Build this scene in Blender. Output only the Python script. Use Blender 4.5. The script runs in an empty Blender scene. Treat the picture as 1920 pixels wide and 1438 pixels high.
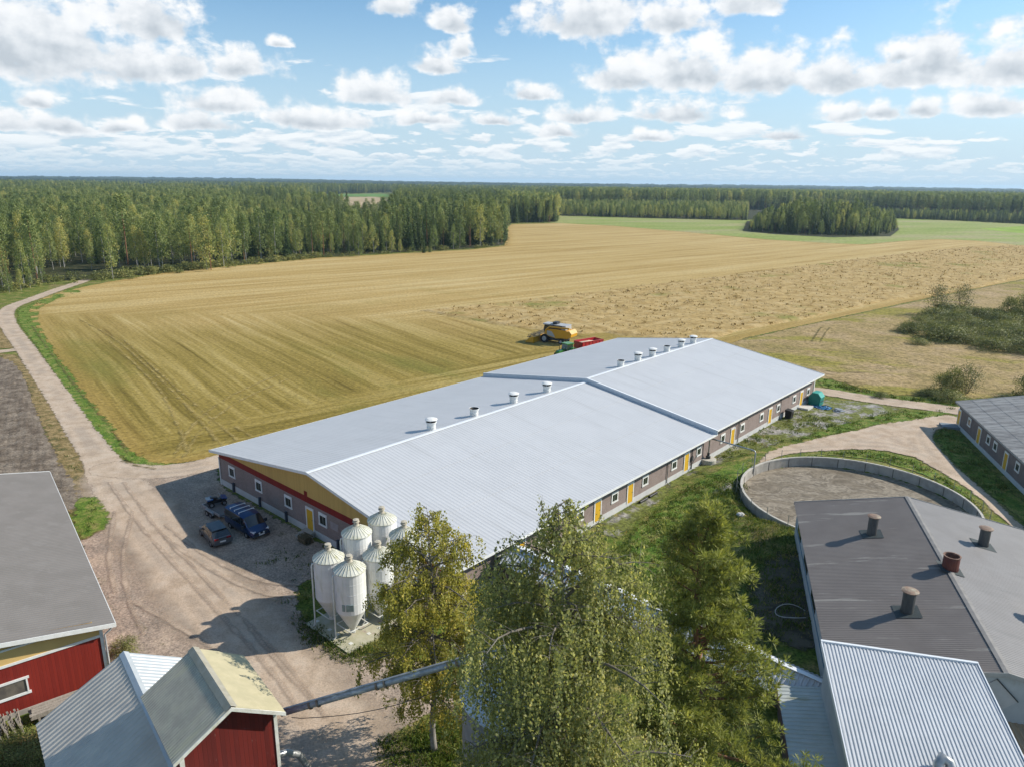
import bpy, math, random
import numpy as np
from mathutils import Vector, Matrix
rng = np.random.default_rng(11); R = random.Random(5)
SC = bpy.context.scene; COL = SC.collection
rad = math.radians
# ------------------------------------------------------------------ camera
F_PX, CX, CY, H = 1354.34, 960.0, 719.0, 32.0
_p, _r = rad(15.487), rad(.722)
_fw = np.array([0, math.cos(_p), -math.sin(_p)]); _u0 = np.array([0, math.sin(_p), math.cos(_p)]); _x0 = np.array([1., 0, 0])
_R = math.cos(_r)*_x0+math.sin(_r)*_u0; _U = -math.sin(_r)*_x0+math.cos(_r)*_u0
def dirv(px, py): return _fw*F_PX+_R*(px-CX)-_U*(py-CY)
def G(px, py, z=0.):
    """surveyed point of the place: where the sight line through a photo pixel meets height z"""
    d = dirv(px, py); t = (z-H)/d[2]; return Vector((d[0]*t, d[1]*t, z))
def GP(pts, z=0.): return [tuple(G(a, b, z))[:2] for a, b in pts]
cam = bpy.data.cameras.new('camera'); co = bpy.data.objects.new('camera', cam); COL.objects.link(co)
cam.sensor_width = 36; cam.lens = 36*F_PX/1920; cam.clip_start = .5; cam.clip_end = 30000
M = Matrix(((_R[0], _U[0], -_fw[0], 0), (_R[1], _U[1], -_fw[1], 0), (_R[2], _U[2], -_fw[2], H), (0, 0, 0, 1)))
co.matrix_world = M; SC.camera = co
YAW = rad(48.589); LD = Vector((math.cos(YAW), math.sin(YAW), 0)); TD = Vector((LD.y, -LD.x, 0)); BO = Vector((-32.717, 73.31, 0))
def bw(t, l, z=0): return BO+TD*t+LD*l+Vector((0, 0, z))
BROT = YAW-math.pi/2
# ------------------------------------------------------------------ node helpers
def nd(t, typ, ins=None, **props):
    n = t.nodes.new(typ)
    for k, v in props.items(): setattr(n, k, v)
    for k, v in (ins or {}).items():
        s = n.inputs[k]
        if isinstance(v, bpy.types.NodeSocket): t.links.new(v, s)
        else: s.default_value = v
    return n
def c4(c): return (c[0], c[1], c[2], 1) if len(c) == 3 else c
def ramp(t, fac, stops, interp='LINEAR'):
    n = nd(t, 'ShaderNodeValToRGB', {'Fac': fac}); e = n.color_ramp.elements; n.color_ramp.interpolation = interp
    while len(e) < len(stops): e.new(.5)
    for el, (p, c) in zip(e, stops):
        el.position = p; el.color = c4(c) if hasattr(c, '__len__') else (c, c, c, 1)
    return n.outputs['Color']
def mth(t, op, a, b=0., c=0., clamp=False):
    n = nd(t, 'ShaderNodeMath', {0: a, 1: b, 2: c}, operation=op); n.use_clamp = clamp; return n.outputs[0]
def mixc(t, f, a, b, mode='MIX'):
    n = nd(t, 'ShaderNodeMix', data_type='RGBA', blend_type=mode)
    for i, v in ((0, f), (6, a), (7, b)):
        if isinstance(v, bpy.types.NodeSocket): t.links.new(v, n.inputs[i])
        else: n.inputs[i].default_value = v if i == 0 else c4(v)
    return n.outputs[2]
def noise(t, vec, sc, detail=6, rough=.6, dist=0., out='Fac'):
    return nd(t, 'ShaderNodeTexNoise', {'Vector': vec, 'Scale': sc, 'Detail': detail, 'Roughness': rough, 'Distortion': dist}).outputs[out]
def sst(t, x, a, b):
    n = nd(t, 'ShaderNodeMapRange', {'Value': x, 'From Min': a, 'From Max': b}, interpolation_type='SMOOTHSTEP'); return n.outputs[0]
def mapv(t, vec, scale=(1, 1, 1), rot=(0, 0, 0), loc=(0, 0, 0)):
    return nd(t, 'ShaderNodeMapping', {'Vector': vec, 'Scale': scale, 'Rotation': rot, 'Location': loc}).outputs[0]
def newmat(name):
    m = bpy.data.materials.new(name); m.use_nodes = True; t = m.node_tree
    b = t.nodes['Principled BSDF']; o = t.nodes['Material Output']
    P = nd(t, 'ShaderNodeTexCoord').outputs['Object']
    return m, t, b, o, P
def setb(b, rough=.7, metal=0., spec=.3):
    b.inputs['Roughness'].default_value = rough; b.inputs['Metallic'].default_value = metal; b.inputs['Specular IOR Level'].default_value = spec
MATS = {}
def mat(name, c1, c2=None, sc=2., detail=7, rough=.7, metal=0., spec=.3, bump=0., bsc=30., stretch=(1, 1, 1), lo=.35, hi=.65, c3=None, sc3=.4, lo3=.5, hi3=.7, stretch3=(1, 1, 1)):
    """one paint, metal, wood or concrete: two tones mixed by noise, a third in stains, a fine bump"""
    if name in MATS: return MATS[name]
    m, t, b, o, P = newmat(name); setb(b, rough, metal, spec)
    V = mapv(t, P, stretch)
    if c2 is None: c2 = tuple(x*.8 for x in c1)
    col = mixc(t, sst(t, noise(t, V, sc, detail), lo, hi), c1, c2)
    if c3 is not None: col = mixc(t, sst(t, noise(t, mapv(t, P, stretch3, loc=(7, 3, 1)), sc3, 8, .65), lo3, hi3), col, c3)
    t.links.new(col, b.inputs['Base Color'])
    if bump:
        bn = nd(t, 'ShaderNodeBump', {'Height': noise(t, V, bsc, 4), 'Strength': bump, 'Distance': .02}); t.links.new(bn.outputs[0], b.inputs['Normal'])
    MATS[name] = m; return m
def boards(name, c1, c2, pitch=.15, axis='X', worn=None, rough=.75):
    """vertical painted boards: seams every pitch metres plus a weathered tone"""
    m, t, b, o, P = newmat(name); setb(b, rough)
    s = nd(t, 'ShaderNodeSeparateXYZ', {0: P}).outputs
    u = mth(t, 'ADD', s[0], s[1])
    k = mth(t, 'FRACT', mth(t, 'MULTIPLY', u, 1/pitch)); seam = mth(t, 'LESS_THAN', k, .1)
    idn = mth(t, 'FLOOR', mth(t, 'MULTIPLY', u, 1/pitch))
    wn = nd(t, 'ShaderNodeTexWhiteNoise', {'W': idn}, noise_dimensions='1D').outputs[0]
    f = mth(t, 'ADD', mth(t, 'MULTIPLY', wn, .5), mth(t, 'MULTIPLY', noise(t, mapv(t, P, (4, 4, .5)), 2, 6), .6))
    col = mixc(t, sst(t, f, .3, .9), c1, c2)
    if worn: col = mixc(t, sst(t, noise(t, mapv(t, P, (7, 7, 1.2)), 1.2, 8, .7), .64, .70), col, worn)
    col = mixc(t, mth(t, 'MULTIPLY', seam, .6), col, tuple(x*.4 for x in c1))
    t.links.new(col, b.inputs['Base Color'])
    bn = nd(t, 'ShaderNodeBump', {'Height': mth(t, 'SUBTRACT', 1., seam), 'Strength': .6, 'Distance': .02}); t.links.new(bn.outputs[0], b.inputs['Normal'])
    return m
# ------------------------------------------------------------------ mesh builder
class MB:
    def __init__(s): s.v = []; s.f = []; s.m = []; s.sm = []; s.cur = 0
    def add(s, vs, fs, smooth=False):
        k = len(s.v); s.v += [tuple(v) for v in vs]
        for f in fs: s.f.append(tuple(i+k for i in f)); s.m.append(s.cur); s.sm.append(smooth)
        return s
    def box(s, x0, y0, z0, x1, y1, z1):
        return s.add([(x0, y0, z0), (x1, y0, z0), (x1, y1, z0), (x0, y1, z0), (x0, y0, z1), (x1, y0, z1), (x1, y1, z1), (x0, y1, z1)],
                     [(3, 2, 1, 0), (4, 5, 6, 7), (0, 1, 5, 4), (1, 2, 6, 5), (2, 3, 7, 6), (3, 0, 4, 7)])
    def obox(s, c, half, ax, ay, az):
        c = Vector(c); A = [Vector(a)*h for a, h in zip((ax, ay, az), half)]; vs = []
        for k in (-1, 1):
            for i, j in ((-1, -1), (1, -1), (1, 1), (-1, 1)): vs.append(c+A[0]*i+A[1]*j+A[2]*k)
        return s.add(vs, [(3, 2, 1, 0), (4, 5, 6, 7), (0, 1, 5, 4), (1, 2, 6, 5), (2, 3, 7, 6), (3, 0, 4, 7)])
    def beam(s, a, b, w, h, up=(0, 0, 1)):
        a, b = Vector(a), Vector(b); d = (b-a); L = d.length; d.normalize(); x = d.cross(Vector(up)).normalized(); z = x.cross(d)
        return s.obox((a+b)/2, (L/2, w/2, h/2), d, x, z)
    def poly(s, pts): return s.add(pts, [tuple(range(len(pts)))])
    def prism(s, pts, off):
        n = len(pts); off = Vector(off); vs = [Vector(p) for p in pts]+[Vector(p)+off for p in pts]
        return s.add(vs, [tuple(range(n-1, -1, -1)), tuple(range(n, 2*n))]+[(i, (i+1) % n, n+(i+1) % n, n+i) for i in range(n)])
    def tube(s, pts, r, n=8, caps=True):
        pts = [Vector(p) for p in pts]; rs = r if hasattr(r, '__len__') else [r]*len(pts); vs = []; fs = []
        for i, p in enumerate(pts):
            d = (pts[min(i+1, len(pts)-1)]-pts[max(i-1, 0)]).normalized()
            a = d.orthogonal().normalized() if i == 0 else (a-d*a.dot(d)).normalized()
            b = d.cross(a)
            for k in range(n):
                th = 2*math.pi*k/n; vs.append(p+(a*math.cos(th)+b*math.sin(th))*rs[i])
        for i in range(len(pts)-1):
            for k in range(n): fs.append((i*n+k, i*n+(k+1) % n, (i+1)*n+(k+1) % n, (i+1)*n+k))
        s.add(vs, fs, True)
        if caps:
            m = len(vs); s.add(vs[:n], [tuple(range(n-1, -1, -1))]); s.add(vs[m-n:], [tuple(range(n))])
        return s
    def lathe(s, prof, n=20, c=(0, 0, 0), axis='z', caps=True):
        vs = []; fs = []; c = Vector(c)
        def pt(r, z, th):
            x, y = r*math.cos(th), r*math.sin(th)
            return c+Vector((x, y, z) if axis == 'z' else (x, z, y) if axis == 'y' else (z, x, y))
        for r, z in prof:
            for k in range(n): vs.append(pt(r, z, 2*math.pi*k/n))
        for i in range(len(prof)-1):
            for k in range(n): fs.append((i*n+k, i*n+(k+1) % n, (i+1)*n+(k+1) % n, (i+1)*n+k))
        s.add(vs, fs, False)
        if caps:
            if prof[0][0] > 1e-4: s.add(vs[:n], [tuple(range(n-1, -1, -1))])
            if prof[-1][0] > 1e-4: s.add(vs[-n:], [tuple(range(n))])
        return s
    def corr(s, o, along, slope, per, amp, nrm, strips=1, ph=0.):
        """profiled sheet: ribs run along `slope`, repeat along `along`; strips overlap like laid sheets"""
        o, A, S, N = Vector(o), Vector(along), Vector(slope), Vector(nrm).normalized(); L = A.length; a = A/L
        n = max(1, int(L/per)); xs = [(0, 0)]
        for i in range(n):
            b = i*L/n; q = L/n
            xs += [(b+q*.12, 0), (b+q*.25, 1), (b+q*.55, 1), (b+q*.68, 0)]
        xs.append((L, 0))
        for k in range(strips):
            s0, s1 = k/strips, (k+1)/strips; lift0 = .018 if k else 0.; vs = []; fs = []
            for x, h in xs:
                base = o+a*x+N*(h*amp); vs.append(base+S*(s0-(.006 if k else 0))+N*lift0); vs.append(base+S*s1)
            for i in range(len(xs)-1): fs.append((2*i, 2*i+2, 2*i+3, 2*i+1))
            s.add(vs, fs)
            if k: s.add([o+S*(s0-.006), o+A+S*(s0-.006), o+A+S*(s0-.006)+N*lift0, o+S*(s0-.006)+N*lift0], [(0, 1, 2, 3)])
        return s
    def mesh(s, name, mats):
        me = bpy.data.meshes.new(name); me.from_pydata(s.v, [], s.f)
        for m in mats: me.materials.append(m)
        me.polygons.foreach_set('material_index', s.m); me.polygons.foreach_set('use_smooth', s.sm); me.update(); return me
def obj(name, mb, m, parent=None, loc=(0, 0, 0), rot=0., label=None):
    ms = m if isinstance(m, (list, tuple)) else [m]
    me = mb.mesh(name, ms) if isinstance(mb, MB) else mb
    o = bpy.data.objects.new(name, me); COL.objects.link(o); o.location = loc
    o.rotation_euler = (0, 0, rot) if not hasattr(rot, '__len__') else rot
    if parent: o.parent = parent
    if label: o['label'] = label
    return o
def split_obj(name, mb, m, parent, label=None):
    """every loose piece of the builder becomes a part of its own"""
    key = {}; par = {}
    def find(a):
        while par[a] != a: par[a] = par[par[a]]; a = par[a]
        return a
    ids = [tuple(round(c, 3) for c in v) for v in mb.v]
    for i in ids: par.setdefault(i, i)
    for f in mb.f:
        for a in f[1:]: par[find(ids[a])] = find(ids[f[0]])
    groups = {}
    for k, f in enumerate(mb.f): groups.setdefault(find(ids[f[0]]), []).append(k)
    out = []
    for fs in groups.values():
        n = MB(); mp = {}
        for k in fs:
            for a in mb.f[k]:
                if a not in mp: mp[a] = len(n.v); n.v.append(mb.v[a])
            n.f.append(tuple(mp[a] for a in mb.f[k])); n.m.append(mb.m[k]); n.sm.append(mb.sm[k])
        out.append(obj(name, n, m, parent, label=label))
    return out
def tag(o, label, cat=None, group=None, kind=None):
    if label: o['label'] = label
    if cat: o['category'] = cat
    if group: o['group'] = group
    if kind: o['kind'] = kind
    return o
def thing(name, label, cat, loc=(0, 0, 0), rot=0., group=None):
    o = bpy.data.objects.new(name, None); COL.objects.link(o); o.location = loc; o.rotation_euler = (0, 0, rot); o.empty_display_size = .3
    return tag(o, label, cat, group)
def single(name, mb, m, label, cat, loc=(0, 0, 0), rot=0., group=None):
    return tag(obj(name, mb, m, None, loc, rot), label, cat, group)
def dup(root, loc, rot=0., label=None, scale=None):
    def cp(o, par):
        c = o.copy(); COL.objects.link(c)
        if par: c.parent = par
        for ch in o.children: cp(ch, c)
        return c
    r = cp(root, None); r.location = loc; r.rotation_euler = (0, 0, rot)
    if scale: r.scale = scale
    if label: r['label'] = label
    return r
# ------------------------------------------------------------------ ground height and sheets
TANK_C, TANK_R = Vector((35.7, 69.0, 0)), 11.4
AX = Vector((.276, .961, 0)); AP = Vector((.961, -.276, 0))           # axes of the brown shed and its neighbours
BRA = G(1489, 941, 4.6)                                              # its far left eave corner
def gh(x, y):
    x = np.asarray(x, float); y = np.asarray(y, float)
    ss = lambda q: (lambda k: k*k*(3-2*k))(np.clip(q, 0, 1))
    u = (x-BRA.x)*AP.x+(y-BRA.y)*AP.y; v = -((x-BRA.x)*AX.x+(y-BRA.y)*AX.y)
    d = np.hypot(np.maximum(np.maximum(-u, u-18), 0), np.maximum(np.maximum(-v-0, v-24), 0))
    h1 = 1.55*ss(1-d/9.)
    dt = np.hypot(x-TANK_C.x, y-TANK_C.y)-TANK_R
    ins = np.clip((dt+.1)/1.1, 0, 1)
    h2 = .62*ss(1-dt/7.)*ins; h1 = np.where(dt < 1., h1*ins, h1)
    return np.maximum(h1, h2)
def seg_dist(P, A, B):
    d = B-A; L = max(1e-9, (d*d).sum()); t = np.clip(((P-A)@d)/L, 0, 1); return np.hypot(*(P-A-np.outer(t, d)).T)
def sd_poly(P, poly):
    poly = np.asarray(poly, float); n = len(poly); D = np.full(len(P), 1e9); ins = np.zeros(len(P), bool)
    for i in range(n):
        a, b = poly[i], poly[(i+1) % n]; D = np.minimum(D, seg_dist(P, a, b))
        c = (a[1] > P[:, 1]) != (b[1] > P[:, 1])
        with np.errstate(divide='ignore', invalid='ignore'):
            ins ^= c & (P[:, 0] < (b[0]-a[0])*(P[:, 1]-a[1])/(b[1]-a[1])+a[0])
    return np.where(ins, D, -D)
def sd_line(P, pts, w):
    pts = np.asarray(pts, float); D = np.full(len(P), 1e9)
    for a, b in zip(pts[:-1], pts[1:]): D = np.minimum(D, seg_dist(P, a, b))
    return w/2-D
def mesh_np(name, V, Fq, mats=(), attrs=None, mi=None, smooth=False):
    me = bpy.data.meshes.new(name); nv, nf = len(V), len(Fq); k = Fq.shape[1]
    me.vertices.add(nv); me.vertices.foreach_set('co', np.asarray(V, np.float32).ravel())
    me.loops.add(nf*k); me.loops.foreach_set('vertex_index', np.asarray(Fq, np.int32).ravel())
    me.polygons.add(nf); me.polygons.foreach_set('loop_start', np.arange(0, nf*k, k, dtype=np.int32)); me.polygons.foreach_set('loop_total', np.full(nf, k, np.int32))
    for m in mats: me.materials.append(m)
    if mi is not None: me.polygons.foreach_set('material_index', np.asarray(mi, np.int32))
    me.polygons.foreach_set('use_smooth', np.full(nf, smooth))
    for an, (dom, val) in (attrs or {}).items():
        a = me.attributes.new(an, 'FLOAT', dom); a.data.foreach_set('value', np.asarray(val, np.float32))
    me.update(calc_edges=True); me.validate(); return me
LAYER = [0]
def sheet(name, sdf, bbox, cell, z, m, margin=.7, zf=None, kind='structure', label=None, cat=None):
    x0, y0, x1, y1 = bbox; nx, ny = int((x1-x0)/cell)+2, int((y1-y0)/cell)+2
    X, Y = np.meshgrid(x0+np.arange(nx)*cell, y0+np.arange(ny)*cell); P = np.c_[X.ravel(), Y.ravel()]
    sd = sdf(P); q = np.arange(nx*ny).reshape(ny, nx)
    Fq = np.c_[q[:-1, :-1].ravel(), q[:-1, 1:].ravel(), q[1:, 1:].ravel(), q[1:, :-1].ravel()]
    Fq = Fq[sd[Fq].max(1) > -margin]; used = np.unique(Fq); remap = np.full(nx*ny, -1); remap[used] = np.arange(len(used))
    P, sd, Fq = P[used], sd[used], remap[Fq]
    LAYER[0] += 1; Z = gh(P[:, 0], P[:, 1])+z+.0011*LAYER[0]          # no two sheets ever share a plane
    if zf is not None: Z = Z+zf(P, sd)
    me = mesh_np(name, np.c_[P, Z], Fq, [m], {'sd': ('POINT', np.clip(sd, -5, 30))}, smooth=True)
    o = bpy.data.objects.new(name, me); COL.objects.link(o); tag(o, label, cat, None, kind); return o
def bbox(poly, pad=2.): a = np.asarray(poly); return (a[:, 0].min()-pad, a[:, 1].min()-pad, a[:, 0].max()+pad, a[:, 1].max()+pad)
def psheet(name, poly, cell, z, m, **k): return sheet(name, lambda P: sd_poly(P, poly), bbox(poly), cell, z, m, **k)
def lsheet(name, pts, w, cell, z, m, **k): return sheet(name, lambda P: sd_line(P, pts, w), bbox(pts, w+2), cell, z, m, **k)
def smooth_line(pts, n=6):
    p = [np.array(a, float) for a in pts]; out = []
    for i in range(len(p)-1):
        a, b, c, d = p[max(i-1, 0)], p[i], p[i+1], p[min(i+2, len(p)-1)]
        for k in range(n):
            t = k/n; out.append(.5*((2*b)+(c-a)*t+(2*a-5*b+4*c-d)*t*t+(3*b-a-3*c+d)*t**3))
    return out+[p[-1]]
def ground_mat(name, build, edge=.5, esc=1.2, soft=None, rough=.95, bump=.5, bsc=8., bdist=.08):
    """build(t, P) -> colour; the sheet fades out along its ragged border"""
    m, t, b, o, P = newmat(name); setb(b, rough, 0, .15)
    t.links.new(build(t, P), b.inputs['Base Color'])
    if bump:
        bn = nd(t, 'ShaderNodeBump', {'Height': noise(t, P, bsc, 6, .65), 'Strength': bump, 'Distance': bdist}); t.links.new(bn.outputs[0], b.inputs['Normal'])
    if edge:
        sd = nd(t, 'ShaderNodeAttribute', attribute_name='sd').outputs['Fac']
        k = mth(t, 'ADD', sd, mth(t, 'MULTIPLY', mth(t, 'SUBTRACT', noise(t, P, esc, 8, .7), .5), edge*3.2))
        al = sst(t, k, -.12*edge, .35*edge) if soft is None else sst(t, k, -soft*.2, soft)
        mx = nd(t, 'ShaderNodeMixShader', {0: al}); tr = nd(t, 'ShaderNodeBsdfTransparent')
        t.links.new(tr.outputs[0], mx.inputs[1]); t.links.new(b.outputs[0], mx.inputs[2]); t.links.new(mx.outputs[0], o.inputs[0])
    return m
HAZE = 0.00008
# ------------------------------------------------------------------ light, sky, air
SUN_EL, SUN_AZ = rad(33.2), math.atan2(.977, .212)                     # azimuth from +Y towards +X
sd_ = Vector((math.sin(SUN_AZ)*math.cos(SUN_EL), math.cos(SUN_AZ)*math.cos(SUN_EL), math.sin(SUN_EL)))
sl = bpy.data.lights.new('sun', 'SUN'); sl.energy = 4.9; sl.angle = rad(.53); sl.color = (1, .93, .82)
so = bpy.data.objects.new('sun', sl); COL.objects.link(so); so.rotation_euler = (-sd_).to_track_quat('-Z', 'Y').to_euler()
so.location = (200, 60, 150)
W = bpy.data.worlds.new('World'); SC.world = W; W.use_nodes = True; t = W.node_tree; t.nodes.clear()
sky = nd(t, 'ShaderNodeTexSky', sky_type='NISHITA', sun_disc=False, sun_elevation=SUN_EL, sun_rotation=SUN_AZ, air_density=1.0, dust_density=.6, ozone_density=2.0, altitude=50)
D = nd(t, 'ShaderNodeTexCoord').outputs['Generated']; s = nd(t, 'ShaderNodeSeparateXYZ', {0: D}).outputs
hyp = mth(t, 'SQRT', mth(t, 'ADD', mth(t, 'MULTIPLY', s[0], s[0]), mth(t, 'MULTIPLY', s[1], s[1])))
u0 = mth(t, 'ARCTAN2', s[0], s[1]); v0 = mth(t, 'ARCTAN2', s[2], hyp)
uv = nd(t, 'ShaderNodeCombineXYZ', {0: u0, 1: v0, 2: 0.}).outputs[0]
warp = noise(t, uv, 22, 5, .6, out='Color')
wv = nd(t, 'ShaderNodeVectorMath', {0: warp, 1: (.5, .5, .5)}, operation='SUBTRACT').outputs[0]
wv = nd(t, 'ShaderNodeVectorMath', {0: wv, 1: (.020, .018, 0)}, operation='MULTIPLY').outputs[0]
uvw = nd(t, 'ShaderNodeVectorMath', {0: uv, 1: wv}).outputs[0]
def angs(px, py):
    d = dirv(px, py); return math.atan2(d[0], d[1]), math.atan2(d[2], math.hypot(d[0], d[1]))
HERO = [(40, 165, 330, 235), (290, 82, 110, 110), (265, 163, 90, 108), (345, 160, 75, 90), (450, 150, 85, 68), (418, 218, 100, 66), (700, 200, 95, 70), (845, 199, 65, 40), (820, 139, 68, 48), (868, 112, 28, 50), (846, 62, 52, 54), (740, 34, 60, 60), (1100, 78, 155, 115), (1260, 68, 100, 80), (1400, 36, 85, 80), (1175, 176, 95, 88), (1290, 178, 125, 118), (1430, 180, 140, 95), (1560, 180, 140, 92), (1700, 172, 120, 100), (1750, 155, 80, 125), (1890, 170, 110, 120), (1850, 222, 95, 66), (1270, 231, 115, 58), (1090, 234, 80, 46), (1585, 231, 66, 46), (1650, 228, 55, 40), (1732, 222, 48, 46), (1045, 261, 62, 34), (110, 252, 85, 48), (15, 250, 70, 50), (600, 246, 160, 54), (70, 206, 50, 38), (1000, 190, 60, 40), (380, 250, 95, 54), (800, 238, 90, 34), (930, 236, 60, 26), (1690, 118, 40, 40), (230, 250, 60, 34), (520, 90, 28, 20), (1470, 262, 70, 28), (1220, 268, 60, 26)]
sx = nd(t, 'ShaderNodeSeparateXYZ', {0: uvw}).outputs
fmax = None; dark = None
for cx, by, hw, hh in HERO:
    a0, e0 = angs(cx, by); k = math.cos(e0)/F_PX*math.cos(abs(a0))
    w, h = hw*k*1.0, hh/F_PX*math.cos(abs(a0))
    dx = mth(t, 'MULTIPLY', mth(t, 'SUBTRACT', sx[0], a0), 1/w)
    dy = mth(t, 'MULTIPLY', mth(t, 'SUBTRACT', sx[1], e0+.22*h), 1/(h*.82))
    dyy = mth(t, 'MAXIMUM', dy, mth(t, 'MULTIPLY', dy, -3.2))
    f = mth(t, 'SUBTRACT', 1., mth(t, 'SQRT', mth(t, 'MULTIPLY_ADD', dx, dx, mth(t, 'MULTIPLY', dyy, dyy))))
    g = mth(t, 'MULTIPLY', mth(t, 'MAXIMUM', f, 0.), mth(t, 'MULTIPLY_ADD', dy, -1.1, .75))
    fmax = f if fmax is None else mth(t, 'SMOOTH_MAX', fmax, f, .12); dark = g if dark is None else mth(t, 'MAXIMUM', dark, g)
sc1 = mapv(t, uv, (1, 1.25, 1))
n1 = noise(t, sc1, 30, 8, .56)
n2 = noise(t, mapv(t, uv, (1, 1.25, 1), loc=(-.007, -.010, 0)), 30, 4, .5)   # the same billows seen a little nearer the sun
emb = mth(t, 'MULTIPLY', mth(t, 'SUBTRACT', n1, n2), 1.25)
den = mth(t, 'ADD', fmax, mth(t, 'MULTIPLY', mth(t, 'SUBTRACT', n1, .515), 1.9))
alh = sst(t, den, .01, .52)
# the broken layer of small cumulus towards the horizon, two slices of one cloud deck
thin = mth(t, 'MULTIPLY_ADD', u0, .075, .0)                        # fewer clouds to the right
def deck(off):
    best = None
    for k_, (vk, lo) in enumerate(((.011, .47), (.024, .465), (.045, .475), (.078, .545), (.120, .60))):
        cvec = nd(t, 'ShaderNodeCombineXYZ', {0: mth(t, 'MULTIPLY_ADD', u0, .95/vk, 7.3*k_), 1: mth(t, 'MULTIPLY_ADD', v0, 3.6/vk, off), 2: 2.7*k_}).outputs[0]
        n = noise(t, cvec, .85, 7, .55, .2)
        win = mth(t, 'MULTIPLY', sst(t, v0, vk*.45, vk*.8), sst(t, v0, vk*1.75, vk*1.2))
        f = mth(t, 'SUBTRACT', mth(t, 'SUBTRACT', mth(t, 'SUBTRACT', n, lo), thin if k_ < 3 else 0.), mth(t, 'MULTIPLY_ADD', win, -.3, .3))
        best = f if best is None else mth(t, 'MAXIMUM', best, f)
    return best
q1, q2 = deck(0.), deck(.34)
ald = mth(t, 'MULTIPLY', sst(t, q1, -.012, .06), mth(t, 'MULTIPLY_ADD', sst(t, v0, .0, .05), .72, .2))
cold = mixc(t, mth(t, 'MULTIPLY_ADD', mth(t, 'SUBTRACT', q1, q2), 4.5, .66, clamp=True), (.54, .63, .71), (.82, .845, .86))
lit = mth(t, 'ADD', mth(t, 'SUBTRACT', .98, mth(t, 'MULTIPLY', dark, 1.25)), emb, clamp=True)
colh = ramp(t, lit, [(.0, (.47, .52, .57)), (.35, (.62, .66, .70)), (.7, (.79, .81, .83)), (1., (.86, .865, .865))])
cloud = mixc(t, alh, cold, colh)
alpha = mth(t, 'MAXIMUM', mth(t, 'MULTIPLY', alh, .97), ald)
tint = ramp(t, mth(t, 'MULTIPLY', v0, 2.2), [(0., (.9, 1.02, 1.2)), (.1, (.86, 1.0, 1.14)), (.35, (.84, 1.02, 1.1)), (.9, (.8, 1.05, 1.1))])
skyc = mixc(t, 1., sky.outputs[0], tint, 'MULTIPLY')
hz = mth(t, 'MULTIPLY', sst(t, v0, .24, -.02), .95)
bs = nd(t, 'ShaderNodeBackground', {'Color': skyc, 'Strength': .115}); bh = nd(t, 'ShaderNodeBackground', {'Color': (.58, .76, .91, 1), 'Strength': .80})
bc = nd(t, 'ShaderNodeBackground', {'Color': cloud, 'Strength': .98})
m1 = nd(t, 'ShaderNodeMixShader', {0: hz, 1: bs.outputs[0], 2: bh.outputs[0]}); m2 = nd(t, 'ShaderNodeMixShader', {0: alpha, 1: m1.outputs[0], 2: bc.outputs[0]})
wo = nd(t, 'ShaderNodeOutputWorld'); t.links.new(m2.outputs[0], wo.inputs[0])
SC.view_settings.view_transform = 'Standard'; SC.view_settings.look = 'None'; SC.view_settings.exposure = .30; SC.view_settings.gamma = 1
cy = SC.cycles; cy.use_denoising = True; cy.max_bounces = 6; cy.diffuse_bounces = 2; cy.glossy_bounces = 2; cy.transmission_bounces = 3; cy.transparent_max_bounces = 12; cy.volume_bounces = 0; cy.caustics_reflective = False; cy.caustics_refractive = False
# ------------------------------------------------------------------ fields, roads and yards
def tri(t, P, sc, a, b, c, d=8, lo=.38, hi=.62, vec=None):
    n = noise(t, vec if vec is not None else P, sc, d, .65); return ramp(t, n, [(lo, a), ((lo+hi)/2, b), (hi, c)])
def g_ground(t, P):
    a = tri(t, P, .55, (.07, .115, .016), (.13, .155, .03), (.24, .205, .075))
    b = tri(t, P, 5., (.5, .55, .4), (1., 1., 1.), (1.5, 1.4, 1.3))
    a = mixc(t, sst(t, noise(t, P, .12, 5), .55, .68), a, (.20, .165, .075))
    return mixc(t, 1., a, b, 'MULTIPLY')
def g_lush(t, P):
    a = tri(t, P, .8, (.07, .135, .018), (.125, .185, .028), (.235, .225, .07)); return mixc(t, 1., a, tri(t, P, 7., (.5, .55, .5), (1, 1, 1), (1.5, 1.4, 1.3)), 'MULTIPLY')
def g_dry(t, P):
    a = tri(t, P, .9, (.11, .10, .04), (.24, .17, .075), (.33, .245, .13)); return mixc(t, 1., a, tri(t, P, 7., (.6, .6, .5), (1, 1, 1), (1.4, 1.4, 1.3)), 'MULTIPLY')
def g_road(t, P):
    a = tri(t, P, .5, (.40, .305, .22), (.475, .37, .275), (.51, .41, .315)); b = tri(t, P, 9., (.8, .8, .8), (1, 1, 1), (1.15, 1.14, 1.12))
    sd = nd(t, 'ShaderNodeAttribute', attribute_name='sd').outputs['Fac']
    wob = mth(t, 'ADD', sd, mth(t, 'MULTIPLY', noise(t, P, .08, 3), .8))
    rut = mth(t, 'MULTIPLY', mth(t, 'MULTIPLY_ADD', mth(t, 'SINE', mth(t, 'MULTIPLY', wob, 4.2)), .5, .5), sst(t, noise(t, P, .11, 4), .4, .6))
    a = mixc(t, mth(t, 'MULTIPLY', rut, .45), a, (.30, .25, .205)); return mixc(t, 1., a, b, 'MULTIPLY')
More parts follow.
